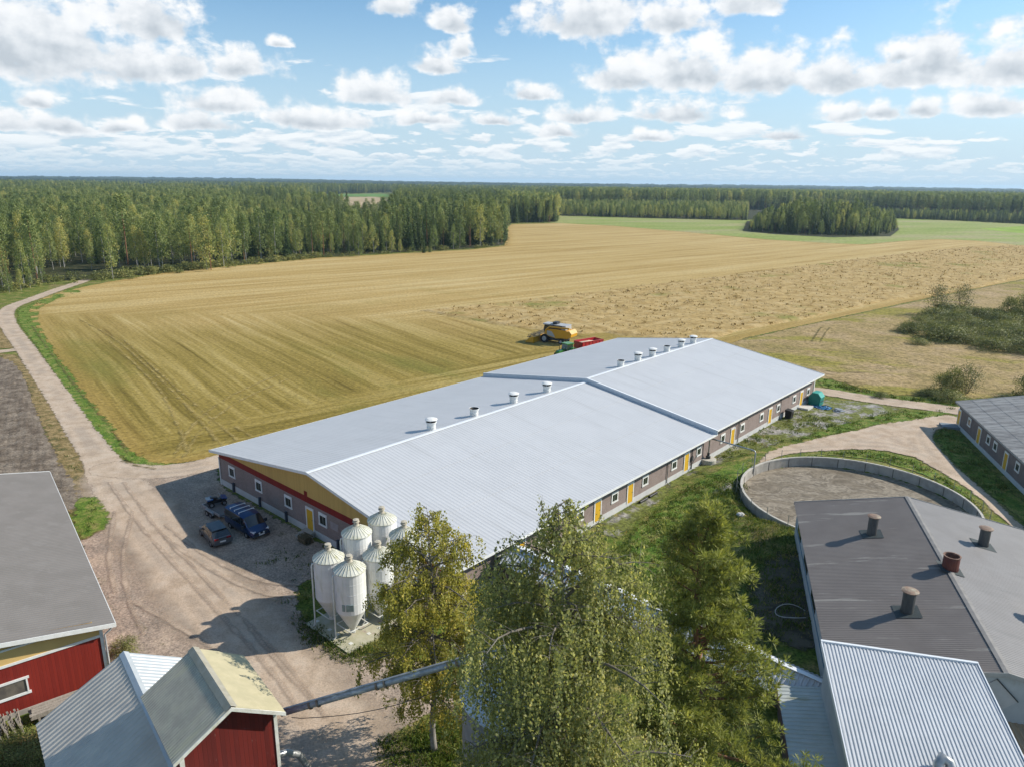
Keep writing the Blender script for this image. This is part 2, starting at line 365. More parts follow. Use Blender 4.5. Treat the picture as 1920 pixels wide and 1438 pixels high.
def g_yard(t, P):
    a = tri(t, P, .35, (.315, .255, .20), (.40, .315, .245), (.465, .365, .275)); b = tri(t, P, 6., (.62, .62, .62), (1, 1, 1), (1.28, 1.27, 1.25))
    w = nd(t, 'ShaderNodeTexVoronoi', {'Vector': P, 'Scale': 5.5}).outputs['Distance']
    a = mixc(t, sst(t, noise(t, P, .5, 7, .7), .60, .68), a, (.135, .125, .055))
    return mixc(t, 1., mixc(t, 1., a, b, 'MULTIPLY'), ramp(t, w, [(0., (1.2, 1.2, 1.2)), (.5, (.85, .85, .86))]), 'MULTIPLY')
def g_gravel(t, P):
    a = tri(t, P, .8, (.23, .215, .195), (.30, .28, .255), (.37, .35, .32)); w = nd(t, 'ShaderNodeTexVoronoi', {'Vector': P, 'Scale': 4.}).outputs['Color']
    w = nd(t, 'ShaderNodeSeparateColor', {0: w}).outputs[0]
    a = mixc(t, sst(t, noise(t, P, .35, 7, .7), .43, .54), a, (.145, .16, .04))
    return mixc(t, 1., a, ramp(t, w, [(0., (.6, .6, .62)), (1., (1.3, 1.3, 1.3))]), 'MULTIPLY')
def streak(t, P, ang, al, ac, det=6): return noise(t, mapv(t, mapv(t, P, rot=(0, 0, -ang)), (al, ac, 1)), 1., det, .62)
def g_stubble(t, P):
    wob = nd(t, 'ShaderNodeVectorMath', {0: P, 1: nd(t, 'ShaderNodeVectorMath', {0: noise(t, P, .012, 2, out='Color'), 1: (5, 5, 0)}, operation='MULTIPLY').outputs[0]}).outputs[0]
    def zone(ang):
        s1, s2, s3 = streak(t, wob, ang, .018, .75), streak(t, wob, ang, .006, .16, 3), streak(t, P, ang, .05, 3.2, 4)
        a = mth(t, 'ADD', mth(t, 'MULTIPLY', s1, .62), mth(t, 'MULTIPLY', s2, .55)); return mth(t, 'ADD', a, mth(t, 'MULTIPLY', mth(t, 'SUBTRACT', s3, .5), .28))
    xy = nd(t, 'ShaderNodeSeparateXYZ', {0: P}).outputs
    nz = noise(t, P, .03, 4); yz = mth(t, 'MULTIPLY_ADD', nz, 34., mth(t, 'ADD', xy[1], -17.))
    zb = mth(t, 'SUBTRACT', 1., sst(t, yz, 166., 180.))
    along = mth(t, 'ADD', mth(t, 'MULTIPLY', mth(t, 'SUBTRACT', xy[0], BO.x), TD.x), mth(t, 'MULTIPLY', mth(t, 'SUBTRACT', xy[1], BO.y), TD.y))
    zb = mth(t, 'MULTIPLY', zb, mth(t, 'SUBTRACT', 1., sst(t, mth(t, 'MULTIPLY_ADD', nz, 8., along), -16., -11.)))
    v = mixc(t, zb, zone(rad(39)), zone(rad(-52)))
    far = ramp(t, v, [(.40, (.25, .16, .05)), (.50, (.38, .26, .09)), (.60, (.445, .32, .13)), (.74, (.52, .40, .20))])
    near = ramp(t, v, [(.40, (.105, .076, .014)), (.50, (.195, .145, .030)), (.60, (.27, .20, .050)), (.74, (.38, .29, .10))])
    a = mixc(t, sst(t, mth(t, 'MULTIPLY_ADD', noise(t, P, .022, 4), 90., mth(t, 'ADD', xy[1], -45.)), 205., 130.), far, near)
    gr = mth(t, 'MULTIPLY', sst(t, noise(t, mapv(t, mapv(t, wob, rot=(0, 0, rad(45))), (.35, 1, 1)), .045, 6, .6), .53, .70), sst(t, yz, 300., 110.))
    a = mixc(t, mth(t, 'MULTIPLY', gr, .6), a, (.15, .155, .03))
    sd = nd(t, 'ShaderNodeAttribute', attribute_name='sd').outputs['Fac']
    a = mixc(t, mth(t, 'MULTIPLY', sst(t, mth(t, 'MULTIPLY_ADD', noise(t, P, .1, 4), 4., sd), 7., 2.), .55), a, (.33, .215, .06))
    return mixc(t, 1., a, tri(t, P, 1.6, (.74, .74, .70), (1, 1, 1), (1.22, 1.22, 1.2)), 'MULTIPLY')
def g_crop(t, P):
    a = tri(t, P, .25, (.33, .225, .085), (.41, .29, .12), (.46, .34, .165)); a = mixc(t, sst(t, noise(t, P, .04, 5), .56, .68), a, (.24, .22, .06))
    return mixc(t, 1., a, tri(t, P, 1.1, (.62, .59, .52), (1, 1, 1), (1.15, 1.14, 1.12), lo=.33), 'MULTIPLY')
def g_rough(t, P):
    a = tri(t, P, .06, (.25, .195, .075), (.34, .25, .115), (.39, .285, .165)); a = mixc(t, sst(t, noise(t, mapv(t, mapv(t, P, rot=(0, 0, rad(20))), (.5, 1.3, 1)), .05, 6, .62), .50, .60), a, (.26, .225, .05))
    return mixc(t, 1., a, tri(t, P, 1.5, (.62, .62, .55), (1, 1, 1), (1.3, 1.28, 1.25)), 'MULTIPLY')
def g_green(t, P):
    a = tri(t, P, .012, (.20, .26, .05), (.27, .30, .09), (.33, .30, .15), vec=mapv(t, mapv(t, P, rot=(0, 0, rad(-20))), (.5, 1.6, 1)))
    return mixc(t, 1., a, tri(t, P, .4, (.8, .8, .8), (1, 1, 1), (1.2, 1.2, 1.2)), 'MULTIPLY')
def g_plow(t, P):
    a = tri(t, P, .5, (.12, .092, .068), (.185, .148, .112), (.25, .205, .158)); return mixc(t, 1., a, tri(t, P, 5., (.6, .6, .6), (1, 1, 1), (1.3, 1.3, 1.3)), 'MULTIPLY')
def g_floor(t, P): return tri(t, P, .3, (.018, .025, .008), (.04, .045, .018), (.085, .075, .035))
def flat(c1, c2, sc=.05): return lambda t, P: tri(t, P, sc, c1, c2, tuple(x*1.2 for x in c2))
M_ground = ground_mat('rough_grass_ground', g_ground, edge=0, bsc=5, bump=.8)
M_lush = ground_mat('lush_grass', g_lush, edge=.8, esc=.9, bump=.9, bsc=6); M_dry = ground_mat('dry_grass', g_dry, edge=.9, esc=.8, bump=.9, bsc=6)
M_road = ground_mat('gravel_track', g_road, edge=.5, esc=.9, bump=.25); M_yard = ground_mat('yard_gravel', g_yard, edge=.7, esc=1.1, bump=.5, bsc=10)
M_grav = ground_mat('crushed_stone', g_gravel, edge=1.4, esc=.7, bump=.6, bsc=9)
M_stub = ground_mat('cut_stubble', g_stubble, edge=.5, esc=.8, bump=.6, bsc=3., bdist=.15); M_crop = ground_mat('ripe_grain', g_crop, edge=0, bump=.5, bsc=2.2, bdist=.4)
M_rough = ground_mat('dry_weeds', g_rough, edge=1.2, esc=.4, bump=.8, bsc=2.5, bdist=.3); M_green = ground_mat('young_green_crop', g_green, edge=1.5, esc=.2, bump=.3)
M_plow = ground_mat('ploughed_soil', g_plow, edge=.6, esc=.8, bump=.8, bsc=6, bdist=.12); M_floor = ground_mat('forest_floor', g_floor, edge=2., esc=.2, bump=.6)
# ground: a fine grid around the farm, coarse cells out to the horizon
def axis_pts(lo, hi, far, step):
    a = list(np.arange(lo, hi+.1, step)); k = step*2; x = hi
    while x < far: x += k; a.append(x); k *= 1.35
    k = step*2; x = lo
    while x > -far: x -= k; a.insert(0, x); k *= 1.35
    return np.array(a)
gx, gy = axis_pts(-70, 110, 7200, 1.), axis_pts(15, 150, 7200, 1.)
X, Y = np.meshgrid(gx, gy); q = np.arange(X.size).reshape(X.shape)
Fq = np.c_[q[:-1, :-1].ravel(), q[:-1, 1:].ravel(), q[1:, 1:].ravel(), q[1:, :-1].ravel()]
dc = np.hypot(X-TANK_C.x, Y-TANK_C.y)
gz = gh(X, Y); 
go = bpy.data.objects.new('ground', mesh_np('ground', np.c_[X.ravel(), Y.ravel(), gz.ravel()], Fq, [M_ground], smooth=True)); COL.objects.link(go); tag(go, None, kind='structure')
def noisef(P, sc, seed):
    """smooth value noise on the plane, for the lie of crops and clods"""
    g = np.random.default_rng(seed).random((64, 64)); p = P*sc; i = np.floor(p).astype(int); f = p-i; f = f*f*(3-2*f)
    a = lambda dx, dy: g[(i[:, 0]+dx) % 64, (i[:, 1]+dy) % 64]
    return (a(0, 0)*(1-f[:, 0])+a(1, 0)*f[:, 0])*(1-f[:, 1])+(a(0, 1)*(1-f[:, 0])+a(1, 1)*f[:, 0])*f[:, 1]
stub = GP([(330, 869), (285, 871), (262, 862), (230, 832), (190, 786), (150, 731), (110, 676), (78, 630), (58, 600), (54, 582), (75, 562), (120, 546), (200, 530), (300, 513), (420, 501), (500, 494), (600, 484), (700, 479), (800, 473), (880, 469), (945, 462), (953, 442), (948, 428), (960, 421), (1050, 419), (1150, 424), (1300, 437), (1440, 450), (1560, 457), (1620, 459), (1700, 452), (1760, 449), (1830, 452), (1920, 461), (2150, 478), (2150, 500), (1920, 524), (1800, 548), (1700, 568), (1600, 590), (1500, 612), (1400, 634), (1370, 645), (1440, 700), (1440, 760), (1000, 800), (460, 900), (410, 870), (395, 860)])
def rows(P, sd):
    y = (P@np.array([-math.sin(rad(-52)), math.cos(rad(-52))])); return .03*np.sin(y*2*math.pi/2.4)*(P[:, 1] < 150)+noisef(P, .6, 3)*.05
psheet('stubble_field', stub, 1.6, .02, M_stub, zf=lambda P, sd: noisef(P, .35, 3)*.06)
crop = GP([(789, 583), (853, 595), (911, 605), (984, 617), (1054, 624), (1090, 627), (1136, 624), (1165, 630), (1246, 636), (1300, 640), (1355, 632), (1380, 622), (1513, 598), (1647, 568), (1730, 556), (1830, 541), (1920, 518), (2150, 492), (2150, 478), (1920, 461), (1815, 464), (1690, 477), (1565, 492), (1440, 508), (1210, 536), (1060, 556), (930, 570)])
def lodged(P, sd):
    e = np.clip((sd+.4)/1.2, 0, 1); k = .36+.34*noisef(P, .8, 1)+.26*noisef(P, 1.0, 2)*(noisef(P, .12, 8) > .3)-.25*noisef(P, .06, 4)
    return np.where(sd > -.4, np.clip(k, .05, 2)*e*.66, -.3)
psheet('standing_grain', crop, .95, .02, M_crop, margin=.9, zf=lodged, kind='stuff', label='unharvested lodged tan grain crop beside the combine harvester', cat='crop')
roughp = GP([(1352, 648), (1400, 636), (1500, 613), (1600, 591), (1700, 570), (1800, 549), (1920, 525), (2150, 500), (2150, 760), (1920, 742), (1810, 748), (1760, 744), (1690, 742), (1620, 730), (1560, 712), (1500, 706), (1420, 690)])
psheet('weedy_field', roughp, 1.2, .03, M_rough, zf=lambda P, sd: (.25*noisef(P, .5, 5)+.2*noisef(P, 1.1, 6))*np.clip(sd/2, 0, 1))
psheet('green_field', GP([(1030, 418), (1046, 405), (1200, 410), (1380, 414), (1640, 409), (1800, 415), (1920, 421), (2200, 432), (2200, 480), (1920, 462), (1830, 452), (1760, 449), (1700, 452), (1620, 459), (1560, 457), (1440, 450), (1300, 437), (1150, 424), (1050, 419)]), 5, .04, M_green)
psheet('bright_field', GP([(1835, 430), (1925, 424), (2100, 426), (2100, 445), (1925, 439)]), 6, .07, ground_mat('fresh_green', flat((.20, .29, .035), (.24, .33, .05)), edge=1.5, esc=.2, bump=0))
for n_, pl_, c1, c2 in (('tan_field', [(588, 392), (600, 371), (700, 370), (735, 380), (730, 392)], (.36, .27, .15), (.43, .33, .2)), ('meadow', [(585, 369), (600, 365.5), (720, 364.5), (730, 369.5)], (.10, .19, .035), (.13, .23, .05)), ('straw_field', [(390, 362.5), (392, 359), (432, 358), (434, 362)], (.42, .33, .2), (.5, .4, .25)), ('clearing', [(262, 358), (268, 354.5), (286, 354), (286, 357.5)], (.10, .2, .05), (.15, .25, .06))):
    psheet(n_, GP(pl_), 12, .15, ground_mat(n_, flat(c1, c2, .01), edge=0, bump=0), margin=0)
plow = GP([(-60, 672), (0, 668), (30, 678), (46, 700), (66, 750), (90, 815), (124, 870), (165, 930), (140, 960), (60, 960), (-60, 960)])
def clods(P, sd):
    y = P@np.array([math.cos(rad(-58+90)), math.sin(rad(-58+90))]); return (.07*np.sin(y*2*math.pi/.75)+.16*noisef(P, 1.7, 9)+.05)*np.clip(sd/1.5, 0, 1)
psheet('ploughed_field', plow, .3, .01, M_plow, zf=clods)
yard = GP([(150, 860), (185, 930), (210, 965), (203, 990), (152, 1013), (150, 1110), (215, 1270), (330, 1438), (400, 1700), (760, 1700), (712, 1440), (700, 1392), (800, 1345), (905, 1300), (900, 1250), (720, 1232), (640, 1222), (590, 1180), (556, 1140), (560, 1095), (660, 1062), (640, 1040), (420, 915), (412, 900), (405, 862), (340, 879), (275, 880), (230, 866)])
psheet('gravel_yard', yard, .4, .045, M_yard)
M_ytrk = ground_mat('yard_track', g_road, edge=1.2, esc=.3, soft=2.6, bump=.25)
rl = GP([(170, 523), (141, 533), (105, 545), (62, 561), (26, 574), (12, 586), (13, 602), (22, 620), (43, 648), (78, 699), (120, 760), (147, 802), (178, 846), (207, 888), (245, 940), (300, 1010), (370, 1090), (450, 1180), (530, 1270), (600, 1360), (650, 1460), (690, 1600)])
road_pts = smooth_line(rl, 5)
def road_w(P):
    pts = np.array(road_pts); i = np.argmin(((P[:, None, :]-pts[None])**2).sum(2), 1) if len(P) < 20000 else np.concatenate([np.argmin(((c[:, None, :]-pts[None])**2).sum(2), 1) for c in np.array_split(P, len(P)//20000+1)])
    return np.interp(i/(len(pts)-1), [0, .3, .5, .58, .68, 1], [3.7, 3.5, 3.4, 3.7, 6.2, 7.5])
nsp = int(len(road_pts)*.66); yt_ = road_pts[nsp-3:]
def cut(P):
    i = np.argmin(((P[:, None, :]-np.array(road_pts)[None, ::2])**2).sum(2), 1)*2; return np.clip((nsp-i)*1.2, -3, 99)
sheet('gravel_road', lambda P: np.minimum(sd_line(P, road_pts, 0.)+road_w(P)/2, cut(P)), bbox(road_pts[:nsp+6], 6), .5, .06, M_road)
lsheet('yard_track', yt_, 8.6, .5, .058, M_ytrk, margin=3.6)
lsheet('side_road', GP([(-60, 668), (0, 660), (36, 656), (52, 657)]), 3.0, .5, .055, M_road)
lsheet('barn_drive', smooth_line(GP([(205, 878), (255, 885), (310, 884), (370, 876), (420, 862), (500, 838)])), 4.2, .5, .058, M_road)
eastlow = GP([(1418, 880), (1440, 850), (1478, 835), (1550, 818), (1600, 808), (1662, 792), (1717, 782), (1775, 778), (1796, 782), (1796, 797), (1755, 806), (1747, 820), (1757, 836), (1790, 873), (1832, 908), (1874, 950), (1905, 981), (2000, 1080), (1990, 1120), (1895, 995), (1861, 967), (1820, 927), (1789, 902), (1748, 876), (1716, 858), (1660, 845), (1600, 842), (1540, 848), (1477, 857), (1440, 872)])
psheet('farm_track', eastlow, .4, .06, M_road)
lsheet('field_track', smooth_line(GP([(1440, 735), (1500, 732), (1545, 735), (1620, 747), (1700, 758), (1780, 768), (1840, 778)])), 4.4, .5, .06, M_road)
psheet('gravel_strip', GP([(1120, 1000), (1140, 972), (1430, 803), (1500, 764), (1545, 748), (1600, 752), (1690, 765), (1660, 782), (1600, 800), (1540, 812), (1440, 838), (1330, 880), (1260, 918), (1215, 960), (1160, 1010)]), .5, .04, M_grav)
psheet('gravel_patch', GP([(1305, 925), (1335, 905), (1385, 892), (1392, 925), (1350, 935)]), .4, .05, M_grav)
verge = GP([(150, 540), (125, 545), (75, 564), (34, 582), (32, 600), (42, 618), (68, 650), (102, 705), (145, 768), (175, 810), (208, 845), (255, 873), (275, 880), (305, 878), (330, 870), (285, 866), (258, 852), (200, 785), (160, 735), (110, 665), (85, 630), (72, 600), (75, 578), (110, 560), (150, 550)])
psheet('grass_verge', verge, .4, .03, M_lush)
psheet('dry_verge', GP([(0, 664), (28, 666), (58, 692), (97, 750), (122, 800), (152, 848), (185, 930), (210, 965), (203, 990), (152, 1015), (120, 930), (100, 850), (62, 760), (40, 700), (20, 682), (0, 678)]), .4, .035, M_dry)
psheet('grass_corner', GP([(140, 935), (175, 930), (208, 962), (202, 990), (150, 1013), (135, 980)]), .3, .06, M_lush)
psheet('roadside_grass', GP([(-40, 600), (4, 598), (34, 640), (42, 652), (0, 655), (-40, 662)]), .5, .03, M_dry)
psheet('shed_grass', GP([(0, 1390), (60, 1370), (140, 1400), (140, 1500), (0, 1500)]), .3, .05, M_dry)
psheet('ditch_grass', GP([(1530, 707), (1560, 714), (1620, 732), (1690, 745), (1790, 752), (1790, 764), (1700, 754), (1600, 740), (1540, 726)]), .5, .05, M_lush)
for i, pts in enumerate(([(1700, 790), (1640, 797), (1560, 815), (1500, 822), (1560, 800), (1660, 775), (1790, 768), (1790, 775)], [(1480, 876), (1560, 850), (1640, 846), (1716, 862), (1780, 905), (1840, 960), (1820, 968), (1740, 900), (1640, 866), (1560, 860)], [(1790, 800), (1760, 806), (1753, 822), (1765, 840), (1800, 880), (1880, 950), (1960, 1020), (1990, 990), (1900, 925), (1820, 840)], [(1180, 1000), (1290, 920), (1340, 885), (1400, 872), (1400, 900), (1320, 940), (1260, 1010), (1240, 1090), (1180, 1060)])):
    psheet('grass_bank', GP(pts), .4, .055 if i else .05, M_lush)
psheet('soil_with_shade', GP([(1420, 1075), (1500, 1055), (1560, 1230), (1500, 1262), (1420, 1215), (1390, 1150)]), .4, .06, ground_mat('soil_with_shade', flat((.055, .047, .034), (.10, .088, .062), .8), edge=1.6, esc=.5, bump=.9, bsc=5))  # dark soil, with the brown shed's shade also painted into its tone
# wheel tracks pressed into the stubble
M_trk = ground_mat('pressed_straw', flat((.30, .225, .075), (.37, .28, .10), .3), edge=.45, esc=.5, soft=.4, bump=.3)
for pts in ([(205, 640), (290, 720), (330, 790), (352, 850)], [(235, 640), (310, 710), (380, 770), (450, 830)], [(330, 850), (370, 790), (440, 740), (520, 705)], [(345, 858), (385, 800), (455, 750), (540, 712)], [(440, 800), (490, 830), (500, 845)], [(150, 600), (220, 640), (330, 740), (420, 840)]):
    lsheet('tyre_track', smooth_line(GP(pts)), .55, .35, .10, M_trk, margin=.4)
M_yrut = ground_mat('yard_rut', flat((.375, .295, .225), (.44, .345, .26), .6), edge=.25, esc=.35, soft=.30, bump=.2)
for pts in ([(205, 905), (262, 985), (330, 1062), (420, 1160), (505, 1255), (560, 1330)], [(232, 905), (290, 985), (360, 1060), (455, 1160), (545, 1255), (610, 1345)], [(215, 960), (205, 1040), (215, 1110)], [(250, 960), (232, 1040), (240, 1120), (270, 1190)], [(470, 1180), (520, 1240), (600, 1330)], [(300, 1000), (380, 1060), (480, 1110), (550, 1120)], [(310, 985), (390, 1045), (490, 1090), (560, 1098)], [(250, 1130), (340, 1180), (420, 1230)]):
    lsheet('wheel_rut', smooth_line(GP(pts)), .5, .2, .066, M_yrut, margin=.5)
M_rut = ground_mat('dark_rut', flat((.10, .085, .025), (.15, .125, .045), .3), edge=.35, esc=1., soft=.3, bump=.3)
for pts in ([(1521, 645), (1537, 620), (1543, 617)], [(1537, 645), (1551, 622), (1556, 618)], [(1480, 672), (1540, 680), (1590, 688), (1700, 697)], [(1480, 690), (1560, 700), (1620, 702)], [(1640, 665), (1720, 680), (1800, 690), (1920, 695)], [(60, 612), (100, 668), (150, 735), (205, 800), (240, 850)], [(789, 584), (860, 598), (950, 613)], [(230, 865), (265, 876), (290, 880)]):
    lsheet('wheel_rut', smooth_line(GP(pts)), .45, .35, .09, M_rut, margin=.4, zf=(lambda P, sd: np.where(P[:, 0] > 20, .25, 0.)))
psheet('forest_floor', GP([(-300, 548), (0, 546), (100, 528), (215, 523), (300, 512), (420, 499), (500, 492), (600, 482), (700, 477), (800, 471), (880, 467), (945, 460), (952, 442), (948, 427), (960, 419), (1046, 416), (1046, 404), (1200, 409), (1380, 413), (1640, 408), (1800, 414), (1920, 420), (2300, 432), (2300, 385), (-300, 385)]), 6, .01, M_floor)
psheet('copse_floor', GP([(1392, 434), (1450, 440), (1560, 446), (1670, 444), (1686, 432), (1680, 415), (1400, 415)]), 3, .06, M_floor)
# ------------------------------------------------------------------ paints
WHITE = mat('white_paint', (.78, .78, .76), (.70, .70, .67), sc=3, rough=.5)
DIRTYWHITE = mat('weathered_white', (.72, .72, .68), (.58, .57, .50), sc=2.5, rough=.55, c3=(.42, .41, .27), sc3=1.2, lo3=.55, hi3=.72, stretch3=(1, 1, .2))
ZINC = mat('zinc_roof', (.525, .53, .54), (.50, .505, .515), sc=.25, detail=5, rough=.5, metal=.1, spec=.3, c3=(.46, .463, .468), sc3=.5, lo3=.50, hi3=.74, stretch3=(.10, 2.2, 1))
RIDGE = mat('white_flashing', (.74, .76, .78), (.70, .72, .74), rough=.4)
STEP = mat('blue_grey_flashing', (.60, .64, .68), (.56, .60, .64), rough=.4)
BRICK = mat('grey_brown_brick', (.265, .21, .19), (.225, .175, .155), sc=.8, rough=.85, c3=(.31, .25, .225), sc3=9, lo3=.52, hi3=.6, bump=.4, bsc=14, stretch=(1, 1, 1))
PLINTH = mat('plinth_plaster', (.56, .56, .55), (.50, .50, .49), sc=1.2, rough=.8, c3=(.40, .39, .36), sc3=1.5, lo3=.6, hi3=.75)
REDBAND = boards('red_board_band', (.24, .018, .012), (.19, .014, .01), .16)
YELLOW = boards('ochre_boards', (.60, .39, .115), (.53, .34, .10), .16)
DOORY = mat('yellow_door_paint', (.66, .40, .03), (.60, .35, .025), sc=1.5, rough=.5)
GLASS = mat('dark_window_glass', (.02, .025, .028), (.035, .04, .042), sc=1.5, rough=.08, spec=.6)
GLASSG = mat('green_window_glass', (.035, .045, .032), (.02, .028, .024), sc=3, rough=.1, spec=.6)
DARK = mat('dark_metal', (.035, .04, .045), (.05, .055, .06), rough=.5)
GALV = mat('galvanised_steel', (.42, .43, .43), (.33, .34, .34), sc=4, rough=.4, metal=.6, c3=(.25, .2, .15), sc3=2, lo3=.64, hi3=.75)
CONC = mat('weathered_concrete', (.40, .375, .335), (.30, .28, .25), sc=1.1, rough=.9, c3=(.20, .185, .16), sc3=.9, lo3=.55, hi3=.7, stretch3=(1, 1, .3), bump=.3, bsc=12)
WOODG = mat('grey_old_wood', (.36, .32, .27), (.25, .22, .185), sc=2, stretch=(6, 6, 1), rough=.9)
WOODT = mat('tan_pallet_wood', (.42, .32, .2), (.32, .24, .15), sc=3, rough=.85)
# ------------------------------------------------------------------ the long barn
W_, L1, LT, ZE, ZR, DZ, WA, WB = 37.87, 43.36, 79.14, 3.804, 6.567, .45, 1.14, .53
SL = (ZR-ZE)/(W_/2)
barn = thing('livestock_barn', 'very long grey brown barn with pale zinc roof stepped halfway and yellow doors', 'barn', BO, BROT)
def roofz(t, dz=0.): return ZE+dz+SL*(t if t < W_/2 else W_-t)
m = MB(); x0, x1, y0, y1 = WA, W_-WA, WB, LT-WB
for (a, b, c, d) in (((x0, y0), (x1, y0), 0, 0), ((x1, y0), (x1, y1), 0, 0), ((x1, y1), (x0, y1), 0, 0), ((x0, y1), (x0, y0), 0, 0)):
    m.add([(a[0], a[1], .66), (b[0], b[1], .66), (b[0], b[1], 3.85), (a[0], a[1], 3.85)], [(0, 1, 2, 3)])
obj('wall', m, BRICK, barn)
m = MB()
m.box(x0-.03, y0-.03, -.5, x1+.03, y0+.2, .66); m.box(x1-.2, y0+.2, -.5, x1+.03, y1-.2, .66); m.box(x0-.03, y1-.2, -.5, x1+.03, y1+.03, .66); m.box(x0-.03, y0+.2, -.5, x0+.2, y1-.2, .66)
obj('plinth', m, PLINTH, barn)
m = MB(); m.box(x0-.02, y0-.035, 3.14, x1+.02, y0-.002, 3.78); m.box(17.5, y0-.045, 3.78, 18.0, y0-.003, 4.25); obj('red_band', m, REDBAND, barn)
m = MB(); yy = y0-.02
m.prism([(x0, yy, 3.78), (x1, yy, 3.78), (x1, yy, roofz(x1)-.06), (W_/2, yy, ZR-.06), (x0, yy, roofz(x0)-.06)], (0, .1, 0)); obj('gable_boards', m, YELLOW, barn)
m = MB(); m.prism([(x0, y1-.1, 3.85), (x1, y1-.1, 3.85), (x1, y1-.1, roofz(x1, DZ)-.06), (W_/2, y1-.1, ZR+DZ-.06), (x0, y1-.1, roofz(x0, DZ)-.06)], (0, .09, 0))
for xx in (x0+.02, x1-.1): m.prism([(xx, L1, 3.85), (xx, y1-.1, 3.85), (xx, y1-.1, roofz(x0, DZ)-.06), (xx, L1, roofz(x0, DZ)-.06)], (.08, 0, 0))
obj('far_gable_boards', m, YELLOW, barn)
roofs = []
for nm, ya, yb, dz in (('roof', 0, L1, 0.), ('roof', L1-.25, LT, DZ)):
    m = MB(); S = W_/2; rise = ZR-ZE
    m.corr((0, yb, ZE+dz), (0, ya-yb, 0), (S, 0, rise), .42, .012, (-SL, 0, 1), strips=2)
    m.corr((W_, ya, ZE+dz), (0, yb-ya, 0), (-S, 0, rise), .42, .012, (SL, 0, 1), strips=3)
    for sx in (0, 1):
        e0, e1 = (0, W_/2) if sx == 0 else (W_, W_/2)
        m.add([(e0, ya, ZE+dz-.05), (e1, ya, ZR+dz-.05), (e1, yb, ZR+dz-.05), (e0, yb, ZE+dz-.05)], [(0, 1, 2, 3) if sx else (3, 2, 1, 0)])
    r_ = obj('roof', m, ZINC, barn, label='lower near roof' if dz == 0 else 'raised far roof'); roofs.append(r_)
    m = MB()
    for sx in (-1, 1):
        e0 = 0 if sx < 0 else W_
        for yq in ((ya-.03, ya+.0), (yb-.0, yb+.03)):
            m.prism([(e0, yq[0], ZE+dz-.22), (W_/2, yq[0], ZR+dz-.22), (W_/2, yq[0], ZR+dz+.07), (e0, yq[0], ZE+dz+.07)], (0, yq[1]-yq[0]+.001, 0))
        m.box(e0-.04 if sx < 0 else e0+.005, ya, ZE+dz-.20, e0-.005 if sx < 0 else e0+.05, yb, ZE+dz+.012)
    split_obj('bargeboard', m, WHITE, r_)
    m = MB()
    for sx in (-1, 1): m.add([(W_/2, ya, ZR+dz+.05), (W_/2, yb, ZR+dz+.05), (W_/2+sx*.28, yb, ZR+dz+.05-.28*SL), (W_/2+sx*.28, ya, ZR+dz+.05-.28*SL)], [(0, 1, 2, 3) if sx < 0 else (3, 2, 1, 0)])
    obj('ridge_cap', m, RIDGE, r_)
m = MB()
for sx in (-1, 1):
    e0 = -.15 if sx < 0 else W_+.15; z0 = ZE-.15*SL
    A, Bp = (e0, L1-.3, z0), (W_/2, L1-.3, ZR)
    m.prism([(e0, L1-.34, z0+.0), (W_/2, L1-.34, ZR), (W_/2, L1-.34, ZR+DZ+.04), (e0, L1-.34, z0+DZ+.04)], (0, .06, 0))
obj('step_flashing', m, STEP, barn)
m = MB()
for sx in (-1, 1):
    e0 = -.15 if sx < 0 else W_+.15; z0 = ZE-.15*SL+DZ+.05
    m.prism([(e0, L1-.38, z0), (W_/2, L1-.38, ZR+DZ+.05), (W_/2, L1-.38, ZR+DZ+.075), (e0, L1-.38, z0+.025)], (0, .24, 0))
obj('step_capping', m, RIDGE, barn)
def barn_window(parent, c, axis, out, w=.85, h=.75, wide=.16):
    """white frame with a thicker plaster lintel round a dark pane; axis = along the wall, out = away from it"""
    c, A, O = Vector(c), Vector(axis), Vector(out); Z = Vector((0, 0, 1)); m = MB()
    m.obox(c+O*.03+Z*(h/2+wide*.8), (w/2+wide, .035, wide*.8), A, O, Z); m.obox(c+O*.03-Z*(h/2+wide/2), (w/2+wide+.03, .05, wide/2), A, O, Z)
    for s_ in (-1, 1): m.obox(c+O*.03+A*s_*(w/2+wide/2), (wide/2, .035, h/2), A, O, Z)
    fr = obj('window', m, WHITE, parent)
    p = MB(); p.obox(c+O*.012, (w/2, .012, h/2), A, O, Z); obj('pane', p, GLASSG, fr)
    p = MB(); p.obox(c+O*.03, (.018, .008, h/2), A, O, Z); obj('sash', p, mat('grey_sash', (.25, .25, .24), (.2, .2, .19)), fr)
def barn_door(parent, c, axis, out, w=.95, z0=.35, h=2.02):
    c, A, O = Vector(c), Vector(axis), Vector(out); Z = Vector((0, 0, 1)); m = MB(); b0 = Vector((c.x, c.y, z0))
    for s_ in (-1, 1): m.obox(b0+O*.03+A*s_*(w/2+.07)+Z*h/2, (.07, .045, h/2), A, O, Z)
    m.obox(b0+O*.03+Z*(h+.11), (w/2+.14, .045, .11), A, O, Z)
    fr = obj('door_frame', m, WHITE, parent)
    p = MB(); p.obox(b0+O*.03+Z*h/2, (w/2, .02, h/2), A, O, Z); d = obj('door', p, DOORY, parent)
    p = MB(); p.obox(b0+O*.065+A*(w/2-.12)+Z*1.05, (.07, .018, .018), A, O, Z); obj('handle', p, DARK, d)
Xv, Yv = Vector((1, 0, 0)), Vector((0, 1, 0))
for t_ in (3.73, 9.15, 14.6, 20.35, 26.2, 32.): barn_window(barn, (t_, y0, 2.13), Xv, -Yv, .95, .85)
barn_door(barn, (18.25, y0, 0), Xv, -Yv, 1.0, .5)
barn_door(barn, (29.2, y0, 0), Xv, -Yv, 1.0, .5)
